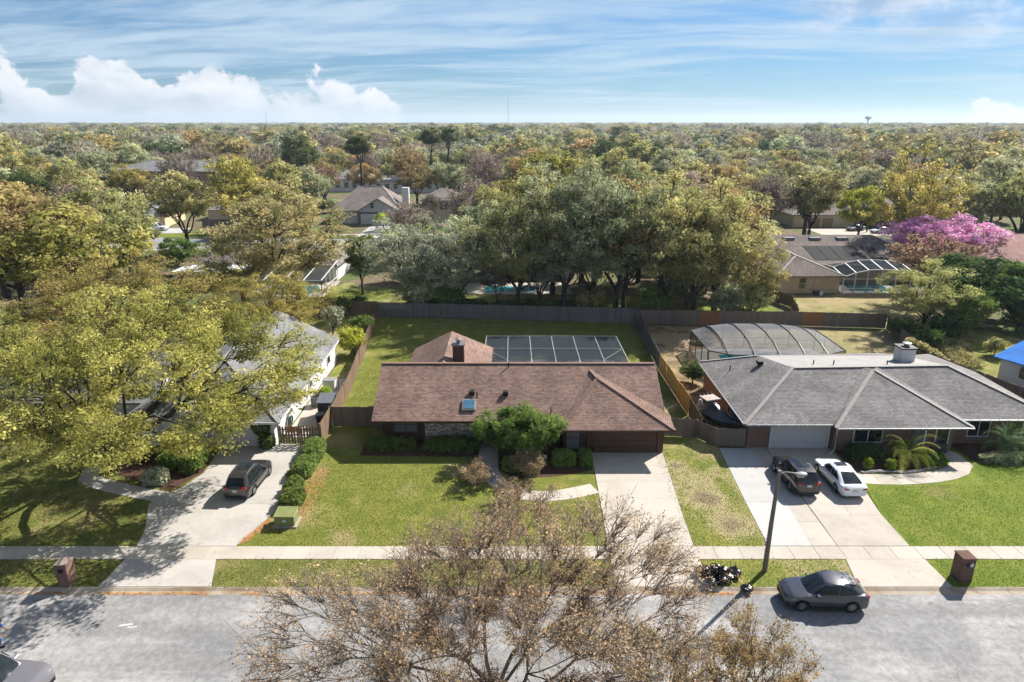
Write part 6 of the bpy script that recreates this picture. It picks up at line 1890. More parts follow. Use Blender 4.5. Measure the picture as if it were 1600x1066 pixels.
tree_obj('budding_tree', 'smaller olive-brown budding tree beside the half-bare roadside tree', bud2, 9.2, 20.9, M['leaf_oak_ochre'], M['bark_pale'], .72, .72, 2.0)
tree_obj('budding_tree', 'low budding tree between the two roadside budding trees', bud2, 5.5, 19.9, M['leaf_brown_bud'], M['bark_pale'], .80, .74, 4.4)
# young bare tree on the front lawn, between path and sidewalk
sap = variant('budding_tree', 23, rx=2.6, ry=2.2, rz=2.3, cz=3.7, n_tips=240, n_leaf=16, clump=.32, leaf=.085, trunk_r=.08, fork=1.4, shell=.25, low=-.5, lump=.4, k1=5, k2=4, k3=4, twig=.010, twigs=4, flat=.9, up=.2)
tree_obj('budding_tree', 'slim half-bare young tree on the verge in front of the lawn', sap, 0.9, 33.0, M['leaf_brown_bud'], M['bark_pale'], 1.0, 1.0, 0)
shr = variant('bare_shrub', 24, rx=1.9, ry=1.5, rz=1.25, cz=1.0, n_tips=150, n_leaf=22, clump=.26, leaf=.085, trunk_r=.05, fork=.2, shell=.3, low=-.6, lump=.4, k1=7, k2=4, k3=3, twig=.010, twigs=4, flat=.9, up=.3)
for i_, (x_, y_, s_, lb_) in enumerate(((-2.6, 42.4, .9, 'reddish half-bare shrub beside the pale rocks'), (1.2, 43.6, 1.0, 'reddish half-bare shrub in the bed under the cloud-like green tree'), (-.2, 40.2, .8, 'reddish half-bare shrub on the lawn side of the curved path'))):
    tree_obj('bare_shrub', lb_, shr, x_, y_, M['leaf_brown_bud'], M['bark_pale'], s_, s_, i_ * 1.7, None, 'shrub', 'twigs')
# clipped green tree in front of the entrance
fic = variant('yard_tree', 31, rx=3.9, ry=2.9, rz=2.6, cz=2.35, n_tips=360, n_leaf=64, clump=.42, leaf=.15, trunk_r=.13, fork=.9, shell=.45, low=-.85, lump=.40, k1=6, k2=4, k3=4, twig=.014, flat=.75, nl=12)
tree_obj('yard_tree', 'glossy green tree with cloud-like clumps in front of the brown house entrance', fic, 0.85, 46.2, M['leaf_ficus'], M['bark_pale'])

# variants shared by the trees farther back
V = {}
V['broad'] = [variant('broad', 41 + i, rx=7.2, ry=6.8, rz=5.4, cz=8.0, n_tips=270, n_leaf=42, clump=1.0, leaf=.34, trunk_r=.32, fork=3.0, shell=.38, low=-.72, lump=.45, k1=6, k2=5, k3=4, twig=.03, twigs=1, flat=.65, nl=16) for i in range(3)]
V['full'] = [variant('full', 101 + i, rx=7.4, ry=7.0, rz=8.4, cz=7.2, n_tips=440, n_leaf=64, clump=.85, leaf=.215, trunk_r=.28, fork=2.6, shell=.34, low=-.86, lump=.56, k1=8, k2=6, k3=4, twig=.024, twigs=1, flat=.65, nl=22) for i in range(3)]
V['tall'] = [variant('tall', 51 + i, rx=5.2, ry=5.0, rz=7.0, cz=9.0, n_tips=260, n_leaf=42, clump=.95, leaf=.33, trunk_r=.28, fork=3.2, shell=.38, low=-.85, lump=.45, k1=6, k2=5, k3=4, twig=.03, twigs=1, flat=.7, nl=18) for i in range(2)]
V['bare'] = [variant('bare', 61 + i, rx=5.8, ry=5.6, rz=5.0, cz=8.4, n_tips=380, n_leaf=17, clump=.85, leaf=.25, trunk_r=.30, fork=3.2, shell=.32, low=-.5, lump=.45, k1=7, k2=5, k3=4, twig=.035, twigs=4, flat=.9, nl=18, up=.2) for i in range(2)]
V['dense'] = [variant('dense', 71 + i, rx=5.0, ry=5.0, rz=4.8, cz=6.6, n_tips=200, n_leaf=58, clump=1.0, leaf=.32, trunk_r=.28, fork=2.4, shell=.55, low=-.8, lump=.35, k1=6, k2=4, k3=4, twig=.03, flat=.75, nl=14) for i in range(2)]
V['pine'] = [variant('pine', 81 + i, rx=3.6, ry=3.6, rz=4.6, cz=13.4, n_tips=90, n_leaf=64, clump=.95, leaf=.42, trunk_r=.22, fork=9.5, shell=.25, low=-.8, lump=.5, k1=8, k2=3, k3=3, twig=.03, flat=.55, nl=12, aspect=.3) for i in range(1)]
V['bush'] = [variant('bush', 91 + i, rx=1.3, ry=1.3, rz=1.1, cz=1.0, n_tips=60, n_leaf=44, clump=.42, leaf=.17, trunk_r=.06, fork=.25, shell=.5, low=-.7, lump=.4, k1=5, k2=3, k3=3, twig=.012, flat=.8, nl=9) for i in range(2)]
TINT = dict(yellow=('leaf_oak_yellow', 'bark_dark'), olive=('leaf_oak_olive', 'bark_dark'), sage=('leaf_oak_sage', 'bark_dark'), ochre=('leaf_oak_ochre', 'bark_dark'), bud=('leaf_brown_bud', 'bark'), grey=('leaf_grey_twig', 'bark_pale'), silver=('leaf_silver', 'bark_dark'),
            dark=('leaf_dark', 'bark_dark'), bright=('leaf_bright', 'bark'), lime=('leaf_lime', 'bark'), pine=('leaf_pine', 'bark_dark'), pink=('blossom_pink', 'bark_dark'), rose=('blossom_rose', 'bark_dark'), hedge=('leaf_hedge', 'bark_dark'), ficus=('leaf_ficus', 'bark'))
tr_rng = random.Random(9)
def plant(kind, tint, x, y, s, sz, name, label, group=None, cat='tree', k=None):
    vs = V[kind]
    me = vs[(k if k is not None else tr_rng.randrange(len(vs))) % len(vs)]
    lm, bk_ = TINT[tint]
    return tree_obj(name, label, me, x, y, M[lm], M[bk_], s, sz, tr_rng.uniform(0, 6.28), group, cat)

# trees one can tell apart: kind, tint, x, y, width scale, height scale, name, label
HAND = [
 ('full', 'olive', -30.5, 91.0, 1.45, 1.15, 'oak_tree', 'big olive oak with forked dark trunk over the screened pool of the white-patio house'),
 ('tall', 'bright', -22.0, 98.0, .62, .62, 'young_tree', 'small fresh green tree on the bright lawn behind the fence'),
 ('full', 'silver', -13.5, 90.0, 1.0, .88, 'grey_tree', 'low silvery grey tree leaning over the back fence'),
 ('full', 'silver', -7.0, 89.5, 1.0, .86, 'grey_tree', 'low silvery tree nearest the central pool'),
 ('full', 'olive', 0.8, 87.0, 1.05, 1.22, 'oak_tree', 'olive oak above the central pool, next to the low silvery tree'),
 ('full', 'sage', 6.8, 86.4, 1.18, 1.42, 'oak_tree', 'tallest sage green oak in the row behind the back fence'),
 ('full', 'sage', 13.4, 85.6, 1.18, 1.38, 'oak_tree', 'grey-green oak behind the corner where three fences meet'),
 ('full', 'olive', 19.6, 85.0, 1.15, 1.30, 'oak_tree', 'olive oak with several trunks behind the grey fence'),
 ('full', 'olive', 26.8, 87.6, 1.1, 1.22, 'oak_tree', 'olive oak with leaning trunk beside the low block wall'),
 ('bare', 'ochre', 22.0, 99.0, 1.15, 1.15, 'oak_tree', 'thin ochre oak rising behind the block wall oak'),
 ('broad', 'sage', 11.0, 106.0, 1.25, 1.22, 'oak_tree', 'broad grey-green oak behind the sage oak row'),
 ('broad', 'yellow', 3.0, 118.0, 1.3, 1.34, 'oak_tree', 'bright golden oak crown rising above the sage row'),
 ('tall', 'yellow', 8.5, 140.0, 1.7, 1.36, 'oak_tree', 'golden-yellow oak top standing clear of the canopy'),
 ('tall', 'ochre', 31.0, 102.0, 1.15, 1.05, 'oak_tree', 'ochre oak next to the tan house'),
 ('full', 'yellow', 71.0, 122.0, 1.25, 1.35, 'oak_tree', 'tall golden oak standing behind the pink blossom'),
 ('dense', 'lime', 70.0, 138.0, 1.0, 1.15, 'lime_tree', 'lime green tree by the twin garage house drive'),
 ('bare', 'bud', 58.0, 92.5, 1.2, .74, 'bare_tree', 'rusty brown leafless tree beside the white-framed enclosure'),
 ('full', 'olive', 49.6, 79.0, .80, .62, 'oak_tree', 'dark grey-green tree over the mossy boundary fence'),
 ('dense', 'dark', 58.0, 83.0, 1.35, .78, 'dense_tree', 'dense dark green tree behind the tarp house'),
 ('dense', 'bright', 64.5, 84.0, 1.25, .72, 'dense_tree', 'brighter green tree beside the dense dark tree'),
 ('dense', 'hedge', 53.2, 77.5, .75, .55, 'dense_tree', 'dark evergreen clump beside the weedy patch'),
 ('broad', 'olive', 95.0, 128.0, 1.45, 1.25, 'oak_tree', 'olive oak with bold black trunk behind the rose roof'),
 ('broad', 'ochre', -62.0, 84.0, 1.55, 1.35, 'oak_tree', 'huge brownish oak beyond the white house wing'),
 ('broad', 'ochre', -73.0, 96.0, 1.45, 1.32, 'oak_tree', 'brown-gold oak behind the huge brownish oak'),
 ('broad', 'yellow', -51.0, 76.0, 1.35, 1.18, 'oak_tree', 'yellow oak in front of the huge brownish oak'),
 ('dense', 'dark', -97.0, 136.0, 1.7, 1.45, 'dense_tree', 'dark evergreen dome beyond the brown oaks'),
 ('broad', 'olive', -62.5, 131.0, 1.15, 1.22, 'oak_tree', 'olive oak with bold dark trunk by the back street corner'),
 ('tall', 'yellow', -55.0, 138.0, 1.1, 1.30, 'oak_tree', 'yellow-topped oak beside the street corner oak'),
 ('dense', 'ficus', -55.0, 112.0, .7, .58, 'dense_tree', 'deep green shrub tree beside the back street'),
 ('pine', 'pine', -43.0, 200.0, 1.4, 1.32, 'pine_tree', 'tall dark pine rising behind the grey gabled house'),
 ('dense', 'pine', -70.0, 232.0, 1.4, 1.85, 'pine_tree', 'dark round-topped pine beyond the white hall'),
 ('pine', 'pine', -30.0, 262.0, 1.5, 1.4, 'pine_tree', 'dark pine pair standing above the far canopy, nearer the white-walled building'),
 ('pine', 'pine', -24.0, 268.0, 1.5, 1.45, 'pine_tree', 'dark pine pair standing above the far canopy, farther from the white-walled building'),
 ('bare', 'grey', -20.5, 176.0, .55, .55, 'bare_tree', 'small bare pale tree in front of the beige house'),
 ('dense', 'lime', -30.0, 160.0, .42, .40, 'young_tree', 'light green shrub tree by the grey house driveway'),
 ('tall', 'sage', -19.0, 205.0, 1.0, .95, 'oak_tree', 'grey-green oak between the grey house and the beige house'),
]
for kd, ti, x, y, s_, sz_, nm, lb in HAND:
    plant(kd, ti, x, y, s_, sz_, nm, lb)
for i, (kd, ti, x, y, s_, sz_) in enumerate((('broad', 'sage', -4.0, 107.0, 1.0, 1.0), ('full', 'silver', -16.5, 106.5, .75, .55), ('full', 'sage', -9.0, 107.0, .75, .56), ('full', 'olive', 32.0, 88.5, .75, .72), ('broad', 'olive', 6.0, 98.5, 1.05, .98), ('tall', 'sage', 16.5, 97.0, 1.1, 1.05), ('broad', 'ochre', 28.5, 98.5, .95, .95), ('bare', 'ochre', 14.5, 86.0, .95, 1.1), ('full', 'olive', 23.5, 85.2, .9, 1.1), ('full', 'sage', 10.2, 85.6, .95, 1.25), ('full', 'olive', -37.5, 92.5, .95, .75), ('broad', 'grey', -2.0, 89.6, .62, .58), ('broad', 'silver', 3.8, 88.8, .70, .66), ('tall', 'olive', 10.4, 87.6, .95, 1.0), ('broad', 'sage', 20.0, 106.0, 1.05, 1.1), ('broad', 'olive', 30.0, 108.0, 1.05, 1.1), ('broad', 'ochre', 35.5, 113.0, 1.0, 1.1))):
    plant(kd, ti, x, y, s_, sz_, 'oak_tree' if kd != 'bare' else 'bare_tree', ('%s tree filling the oak row between the back fence and the pale houses' % {'sage': 'grey-green', 'olive': 'olive', 'ochre': 'ochre', 'grey': 'bare grey', 'silver': 'silvery'}[ti]), 'oak row behind the back fence')
BELT = [('broad', 'olive', -98, 126), ('broad', 'ochre', -88, 121), ('bare', 'grey', -79, 127), ('broad', 'olive', -71, 116), ('broad', 'yellow', -47.5, 130), ('tall', 'olive', -52, 156), ('broad', 'sage', -49, 166), ('bare', 'ochre', -58, 164), ('broad', 'olive', -44, 127), ('bare', 'grey', -7, 129), ('broad', 'olive', 2, 131), ('broad', 'sage', 12, 128), ('bare', 'ochre', 21, 131), ('broad', 'olive', 31, 130),
        ('broad', 'olive', 42, 136), ('bare', 'grey', 51, 138), ('tall', 'olive', 60, 138), ('broad', 'ochre', 46, 152), ('broad', 'olive', 56, 155), ('broad', 'sage', 65, 152), ('broad', 'ochre', 84, 138), ('broad', 'olive', 97, 146), ('tall', 'sage', 106, 152), ('broad', 'olive', 108, 132), ('dense', 'dark', 112, 118), ('broad', 'grey', 37, 148), ('bare', 'bud', 90, 152), ('broad', 'sage', -110, 150)]
for kd, ti, x, y in BELT:
    plant(kd, ti, x, y, 1.15 + .02 * (x % 7), 1.05 + .02 * (y % 9), 'bare_tree' if kd == 'bare' else 'oak_tree', '%s tree in the belt along the back street' % {'sage': 'grey-green', 'olive': 'olive crowned', 'ochre': 'ochre brown', 'grey': 'grey twiggy', 'yellow': 'golden yellow', 'dark': 'dark evergreen', 'bud': 'rusty budding'}[ti], 'trees along the back street')
pkt = plant('broad', 'pink', 68.5, 115.0, 1.05, .74, 'blossom_tree', 'pink blossoming tree beside the rose roof')
plant('broad', 'rose', 77.0, 116.5, .95, .72, 'blossom_tree', 'paler rose blossoming tree behind the rose roof ridge')
# palms
def palm(name, label, x, y, n_fr, L, h_, mat, seed, trunk_h=.3, w=.17):
    rg = np.random.default_rng(seed)
    root = empty(name, (x, y, 0), 0, label, 'palm')
    MB().tube([(0, 0, -.1), (.02, .02, trunk_h * .5), (0, 0, trunk_h + .1)], [.16, .14, .12], 9).build('trunk', M['bark'], root)
    for k in range(n_fr):
        az_ = 2.4 * k + rg.uniform(-.3, .3)
        e0 = rg.uniform(.15, 1.45)
        ft = rg.uniform(-.32, .42)
        ln = L * rg.uniform(.75, 1.1)
        vs, fs, tn = [], [], []
        nseg = 26
        p = np.array([0, 0, trunk_h]); e = e0
        dirh = np.array([math.cos(az_), math.sin(az_), 0])
        side = np.array([-math.sin(az_), math.cos(az_), 0])
        for i in range(nseg):
            t = i / nseg
            q = p + (dirh * math.cos(e) + np.array([0, 0, 1]) * math.sin(e)) * ln / nseg
            e -= (2.1 / nseg) * (.4 + t * 1.2)
            up_ = np.cross(q - p, side); up_ /= np.linalg.norm(up_)
            for s_ in (-1, 1):
                lw = w * ln / 1.8 * math.sin(math.pi * (.12 + .86 * t)) * 1.5
                a = p; b = p + (q - p) * .30
                tip = p + side * s_ * lw + (q - p) * 2.6 - np.array([0, 0, 1]) * lw * .35 - up_ * .1 * lw
                b0 = len(vs)
                vs += [a, b, tip, a * .5 + tip * .5 + np.array([0, 0, .02])]
                fs.append((b0, b0 + 1, b0 + 2, b0 + 3)); tn.append(min(1, max(0, .34 + ft + .25 * t + rg.normal() * .10)))
            p = q
        mesh_np('frond', np.array(vs), np.array(fs), mat, np.array(tn), root)
    return root
palm('palm', 'golden-green feathery palm clump in the brick house bed', 29.3, 45.7, 46, 2.6, 2.5, M['leaf_palm'], 1, .8, .21)
palm('palm', 'blue-green palm at the far corner of the brick house', 37.4, 46.8, 40, 2.4, 2.3, M['leaf_palm_dark'], 2, 1.1, .21)
for j, (x, y, th, lb) in enumerate(((82.0, 158, 8.5, 'tall slim palm beside the twin garage house'), (104, 170, 9, 'tall slim palm behind the rose-roofed house'))):
    palm('palm', lb, x, y, 18, 3.0, 3, M['leaf_palm_dark'], 5 + j, th)

# hedges and shrubs
def leafy(name, label, boxes, mat, seed, n=260, leaf=.11, per=26, clump=.20, cat='hedge', core=True, group=None, core_mat='leaf_dark'):
    """A hedge: rounded boxes (x0,x1,y0,y1,z) skinned with leaf clumps over a dark woody core."""
    rg = np.random.default_rng(seed)
    cx = np.mean([(b[0] + b[1]) / 2 for b in boxes]); cy = np.mean([(b[2] + b[3]) / 2 for b in boxes])
    root = empty(name, (cx, cy, 0), 0, label, cat, group)
    C_ = []
    core_b = MB()
    for x0, x1, y0, y1, zt in boxes:
        w, d, h_ = (x1 - x0) / 2, (y1 - y0) / 2, zt
        area = 2 * (w * 2 * h_ + d * 2 * h_) + 4 * w * d
        m_ = int(n * area / 10)
        q = rg.normal(size=(m_, 3)); q[:, 2] = np.abs(q[:, 2])
        q /= (np.abs(q) ** 5).sum(1)[:, None] ** .2
        q *= rg.uniform(.84, 1.0, m_)[:, None]
        C_.append(np.stack([(x0 + x1) / 2 - cx + q[:, 0] * (w - clump * .5), (y0 + y1) / 2 - cy + q[:, 1] * (d - clump * .5), .08 + q[:, 2] * (h_ - clump * .6)], 1))
        core_b.box(x0 - cx + w * .3, x1 - cx - w * .3, y0 - cy + d * .3, y1 - cy - d * .3, 0, h_ * .7)
    C_ = np.concatenate(C_)
    v, f, t = leaves(C_, per, clump, leaf, rg, .8, np.clip(.45 + rg.normal(size=len(C_)) * .2, 0, 1), .5)
    mesh_np('foliage', v, f, mat, t, root)
    if core:
        core_b.build('stems', M['bark_dark'], root)
    return root
leafy('hedge', 'low clipped hedge under the blinds window of the brown house', [(-11.4, -7.5, 47.4, 48.9, .85)], M['leaf_hedge'], 1)
leafy('hedge', 'low clipped hedge along the stone panel of the brown house', [(-6.95, -2.5, 47.2, 48.75, .9)], M['leaf_hedge'], 2)
leafy('hedge', 'clipped green hedge along the pebble driveway, tall end by the gate', [(-15.9, -14.3, 45.4, 48.3, 1.15), (-15.75, -14.35, 42.9, 45.6, 1.05)], M['leaf_bright'], 3, n=330)
leafy('shrub', 'loose green shrubs between the clipped hedge and the utility box', [(-15.6, -14.5, 40.9, 42.6, .85), (-15.3, -13.9, 38.9, 41.1, .95)], M['leaf_bright'], 4, cat='shrub', leaf=.14)
leafy('shrub', 'round clipped shrub by the garage walk of the brown house', [(2.95, 4.75, 44.9, 46.4, 1.0)], M['leaf_hedge'], 5, cat='shrub')
leafy('shrub', 'small dark shrub against the garage driveway', [(5.0, 5.95, 44.8, 46.8, .9)], M['leaf_hedge'], 6, cat='shrub')
leafy('shrub', 'dark shrub group under the cloud-clipped tree', [(-.7, 1.0, 44.0, 45.6, .9), (.9, 2.4, 44.5, 46.2, .8)], M['leaf_hedge'], 7, cat='shrub')
leafy('shrub', 'dark shrubs under the brick house front window', [(25.4, 28.0, 45.6, 47.4, 1.0)], M['leaf_dark'], 8, cat='shrub', leaf=.15)
leafy('shrub', 'dark leafy shrubs between the golden palm and the front walk', [(30.6, 32.0, 44.9, 46.2, .9)], M['leaf_hedge'], 9, cat='shrub', leaf=.18)
leafy('shrub', 'silvery agapanthus clump at the foot of the blue-green palm', [(35.0, 40.2, 45.4, 46.6, .55)], M['leaf_oak_sage'], 10, cat='shrub', leaf=.22)
for i, (x, y) in enumerate(((26.1, 44.9), (27.7, 44.8))):
    leafy('shrub', 'small yellow-green tuft at the rock edging, nearer the white sedan' if i == 0 else 'small yellow-green tuft at the rock edging, nearer the palm', [(x - .32, x + .32, y - .3, y + .3, .75)], M['leaf_lime'], 12 + i, cat='shrub', core=False)
tp = empty('topiary', (-19.35, 48.3, 0), 0, 'topiary of stacked dark green balls beside the white garage', 'topiary')
rg_ = np.random.default_rng(4)
MB().tube([(0, 0, 0), (0, 0, 1.8)], .05, 7).build('stem', M['bark'], tp)
for zc_, rad_ in ((.55, .62), (1.75, .68)):
    q = rg_.normal(size=(150, 3)); q /= np.linalg.norm(q, axis=1)[:, None]
    v, f, t = leaves(q * rad_ * .9 + np.array([0.25 if zc_ < 1 else -.1, 0, zc_]), 24, .16, .10, rg_, .9)
    mesh_np('ball', v, f, M['leaf_hedge'], t, tp)
leafy('shrub', 'variegated pale shrub beside the pebble path under the great oak', [(-25.9, -24.3, 42.2, 43.6, .95)], M['leaf_silver'], 20, cat='shrub', leaf=.16)
leafy('shrub', 'rounded green shrubs at the white house garage bed', [(-24.2, -22.6, 43.9, 46.4, 1.3), (-26.0, -24.2, 44.4, 46.4, 1.1)], M['leaf_bright'], 21, cat='shrub', leaf=.15)
leafy('shrub', 'yellow ornamental grass by the air-conditioning unit', [(-17.9, -16.8, 58.2, 59.4, .8)], M['leaf_lime'], 22, cat='shrub', core=False)
plant('bush', 'lime', -17.2, 70.5, 1.3, 1.7, 'shrub', 'light green bushy shrub behind the white house corner', cat='shrub')
plant('bush', 'silver', -21.4, 78.0, 1.1, 1.9, 'shrub', 'pale upright shrub near the dark brown back fence', cat='shrub')
plant('bush', 'hedge', -17.6, 77.0, 1.2, 1.4, 'shrub', 'dark broad-leaved shrub against the long brown fence', cat='shrub')
plant('bush', 'hedge', -21.8, 85.0, 1.0, 1.6, 'shrub', 'dark climber on the dark brown back fence', cat='shrub')
plant('bush', 'bright', -20.5, 88.3, 1.1, 1.2, 'shrub', 'bright green shrub on the lawn just behind the back fence', cat='shrub')
leafy('hedge', 'long dark hedge between the back fence and the central pool', [(-14.5, -3.0, 87.0, 88.8, 1.9), (-3.0, 9.0, 86.4, 88.0, 1.9)], M['leaf_dark'], 30, n=120, leaf=.24, clump=.4, per=22)
leafy('shrub', 'weedy scrub on the rough ground beside the tarp house', [(46.8, 49.4, 66, 72, .9), (47.6, 51.5, 71.5, 76, 1.0)], M['leaf_oak_olive'], 31, n=34, leaf=.15, clump=.5, cat='shrub', core=False)
leafy('hedge', 'vine-covered top of the mossy boundary fence', [(43.0, 44.0, 64, 72, 1.9)], M['leaf_oak_olive'], 32, n=70, leaf=.18, clump=.3)
for i, (x_, y_, t_, s_) in enumerate(((45.8, 76.0, 'dark', 1.5), (47.0, 73.0, 'hedge', 1.2), (50.5, 75.6, 'dark', 1.8), (55.0, 80.0, 'bright', 1.9), (61.0, 79.0, 'dark', 2.2), (66.0, 80.0, 'hedge', 2.2), (52.4, 70.2, 'olive', 1.1))):
    plant('bush', t_, x_, y_, s_, s_ * .95, 'shrub', 'leafy shrub in the thicket behind the tarp house', 'thicket behind the tarp house', 'shrub')
for i, (x_, y_, t_, s_) in enumerate(((-12.6, 88.6, 'sage', 2.0), (-8.4, 88.0, 'hedge', 1.8), (9.8, 86.6, 'olive', 1.9), (18.6, 85.4, 'hedge', 1.8), (27.4, 85.4, 'sage', 2.0), (31.6, 86.2, 'olive', 1.8), (24.0, 91.0, 'sage', 2.0))):
    plant('bush', t_, x_, y_, s_, s_ * 1.15, 'shrub', 'leafy understorey shrub at the foot of the oak row behind the back fence', 'understorey behind the back fence', 'shrub')
plant('bush', 'dark', 17.6, 62.2, 1.0, 1.1, 'shrub', 'dark shrub at the brick house side wall', cat='shrub')
plant('bush', 'bright', 31.5, 90.0, 1.6, 1.5, 'shrub', 'bright shrub in front of the low block wall', cat='shrub')
leafy('hedge', 'dark hedge in front of the cream entry house', [(83.5, 92.5, 162.6, 164.4, 1.6)], M['leaf_dark'], 33, n=60, leaf=.3, clump=.5)
leafy('shrub', 'dark round shrubs in front of the grey gabled house', [(-27.6, -22.6, 168.4, 170.4, 1.3)], M['leaf_dark'], 34, n=60, leaf=.3, clump=.5, cat='shrub')

# leaf litter in the gutter and along the driveway edges
rg_ = np.random.default_rng(77)
c_ = np.stack([rg_.uniform(-30, 12, 1500), 31.02 + rg_.normal(size=1500) * .05, np.full(1500, -.088)], 1)
c_ = c_[(np.sin(c_[:, 0] * 1.7) + np.sin(c_[:, 0] * .6 + 1) + rg_.normal(size=1500) * .7) > -.2]
c2a = np.stack([-16.35 + rg_.normal(size=250) * .12, rg_.uniform(35.4, 38.0, 250), np.full(250, .028)], 1)
c2a[:, 0] += (c2a[:, 1] - 35.4) * .33
c2b = np.stack([rg_.uniform(-14.4, -13.2, 500), rg_.uniform(37.6, 45, 500), np.full(500, .015)], 1)
v, f, t = leaves(np.concatenate([c_, c2a, c2b]), 3, .10, .085, rg_, .05, None, 3.0)
struct(mesh_np('fallen_leaves', v, f, M['leaf_gutter'], t), 'stuff')

# grass blades standing on the lawns
def turf(rects, n_m2, size, mat, seed, skip=()):
    rg = np.random.default_rng(seed)
    C_ = []
    for x0, x1, y0, y1 in rects:
        n = int((x1 - x0) * (y1 - y0) * n_m2)
        C_.append(np.stack([rg.uniform(x0, x1, n), rg.uniform(y0, y1, n), np.full(n, .012)], 1))
    C_ = np.concatenate(C_)
    for x0, x1, y0, y1 in skip:
        C_ = C_[~((C_[:, 0] > x0) & (C_[:, 0] < x1) & (C_[:, 1] > y0) & (C_[:, 1] < y1))]
    n = len(C_)
    a = rg.uniform(0, 6.28, n)
    lean = rg.uniform(.2, 1.0, n) * size
    s = size * rg.uniform(.6, 1.4, n)
    d = np.stack([np.cos(a), np.sin(a), np.zeros(n)], 1)
    t = np.stack([-np.sin(a), np.cos(a), np.zeros(n)], 1)
    w = (s * .22)[:, None]
    up_ = np.stack([np.zeros(n), np.zeros(n), s * .62], 1)
    v = np.stack([C_ - t * w, C_ + t * w, C_ + d * lean[:, None] + up_ + t * w * .4, C_ + d * lean[:, None] + up_ - t * w * .4], 1).reshape(-1, 3)
    g = mesh_np('grass', v, np.arange(n * 4).reshape(-1, 4), mat, rg.random(n))
    return struct(g, 'stuff')
leaf_mat('blade_main', (0.050, 0.066, 0.012), (0.105, 0.125, 0.024), (0.205, 0.180, 0.060), 0.30)
leaf_mat('blade_lush', (0.045, 0.085, 0.008), (0.090, 0.150, 0.014), (0.150, 0.190, 0.026), 0.30)
turf([(-15.4, 5.78, 35.14, 46.8), (-16.6, 5.74, 31.40, 33.98), (10.84, 15.5, 35.14, 48), (10.86, 19.0, 31.40, 33.98), (-42, -24, 35.14, 40), (-42, -22.6, 31.40, 33.98), (-14.8, -11.2, 52.5, 72)], 62, .085, M['blade_main'], 1, ((-2.6, 6, 40.2, 47),))
turf([(24.2, 44, 35.14, 42.4), (33.5, 44, 42.4, 45.2), (24.05, 44, 31.40, 33.98), (-28, -18, 88, 100)], 62, .085, M['blade_lush'], 2)

# ------------------------------------------------------------------ the wooded neighbourhood
EXCL = [(-27, -7, 122, 172), (-45, 25, 31, 82.5), (-42, 24, 82, 86.5), (24, 70, 40, 92), (-54, -26, 86, 121), (-16, 11, 86, 122), (18, 38, 108, 126), (36, 70, 92, 134), (64, 102, 94, 130), (-50, -22, 108, 196), (-26, 6, 170, 200),
        (-110, -60, 130, 182), (-136, -86, 220, 262), (-78, -22, 224, 272), (62, 100, 140, 182), (-130, 130, 133, 150), (-86, -58, 176, 194), (-112, -70, 182, 214)]
def blocked(x, y):
    for x0, x1, y0, y1 in EXCL:
        if x0 < x < x1 and y0 < y < y1:
            return True
    return False
placed = [(h[2], h[3]) for h in HAND] + [(b[2], b[3]) for b in BELT] + [(65.5, 111), (76, 112.5)]
MIX = [('broad', 'olive', 20), ('broad', 'ochre', 8), ('broad', 'sage', 12), ('tall', 'olive', 9), ('bare', 'grey', 20), ('bare', 'bud', 4), ('broad', 'yellow', 3), ('tall', 'yellow', 2), ('dense', 'dark', 5), ('tall', 'sage', 6), ('bare', 'ochre', 8), ('dense', 'lime', 2), ('pine', 'pine', 2), ('broad', 'silver', 6)]
NAMES = dict(olive=('oak_tree', 'olive green'), ochre=('oak_tree', 'ochre brown'), sage=('oak_tree', 'grey-green'), grey=('bare_tree', 'grey twiggy'), bud=('bare_tree', 'rusty budding'), yellow=('oak_tree', 'golden yellow'), dark=('dense_tree', 'dark evergreen'), lime=('young_tree', 'lime green'), pine=('pine_tree', 'dark green pine'), silver=('oak_tree', 'silvery grey'))
SHAPE = dict(broad='broad-crowned', tall='tall', bare='open', dense='dense', pine='slender')
wr = random.Random(17)
pool_ = [m_ for m_ in MIX for _ in range(m_[2])]
scattered = []
cnt = 0
tries = 0
while cnt < 232 and tries < 9000:
    tries += 1
    d = 92 + 190 * wr.random() ** .75
    a = R(wr.uniform(-41, 41))
    x, y = d * math.sin(a) / math.cos(a) * .92, d
    if blocked(x, y):
        continue
    if any((x - q[0]) ** 2 + (y - q[1]) ** 2 < 49 for q in placed):
        continue
    placed.append((x, y))
    kd, ti, _w = wr.choice(pool_)
    nm, adj = NAMES[ti]
    s_ = wr.uniform(.85, 1.25)
    scattered.append((kd, ti, x, y, plant(kd, ti, x, y, s_, s_ * wr.uniform(.82, 1.12), nm, 'tree', 'trees of the wooded neighbourhood')))
    cnt += 1
LANDMARK = (('the apartment block', -112, 246), ('the low white hall', -64, 262), ('the white-walled building', -38, 255), ('the tan garage house', -92, 172), ('the wide pale-roofed house', -70, 185), ('the grey gabled house', -36, 181), ('the beige two-storey house', -18, 183), ('the brown-roofed house', -5, 190),
            ('the twin garage house', 76, 173), ('the cream entry house', 92, 171), ('the rose-roofed house', 86, 116), ('the solar-panelled house', 52, 115), ('the block wall house', 28, 117), ('the tallest dark pine', -43, 200))
ORD = ('', 'second ', 'third ', 'fourth ', 'fifth ', 'sixth ', 'seventh ', 'eighth ', 'ninth ', 'tenth ', 'eleventh ', 'twelfth ')
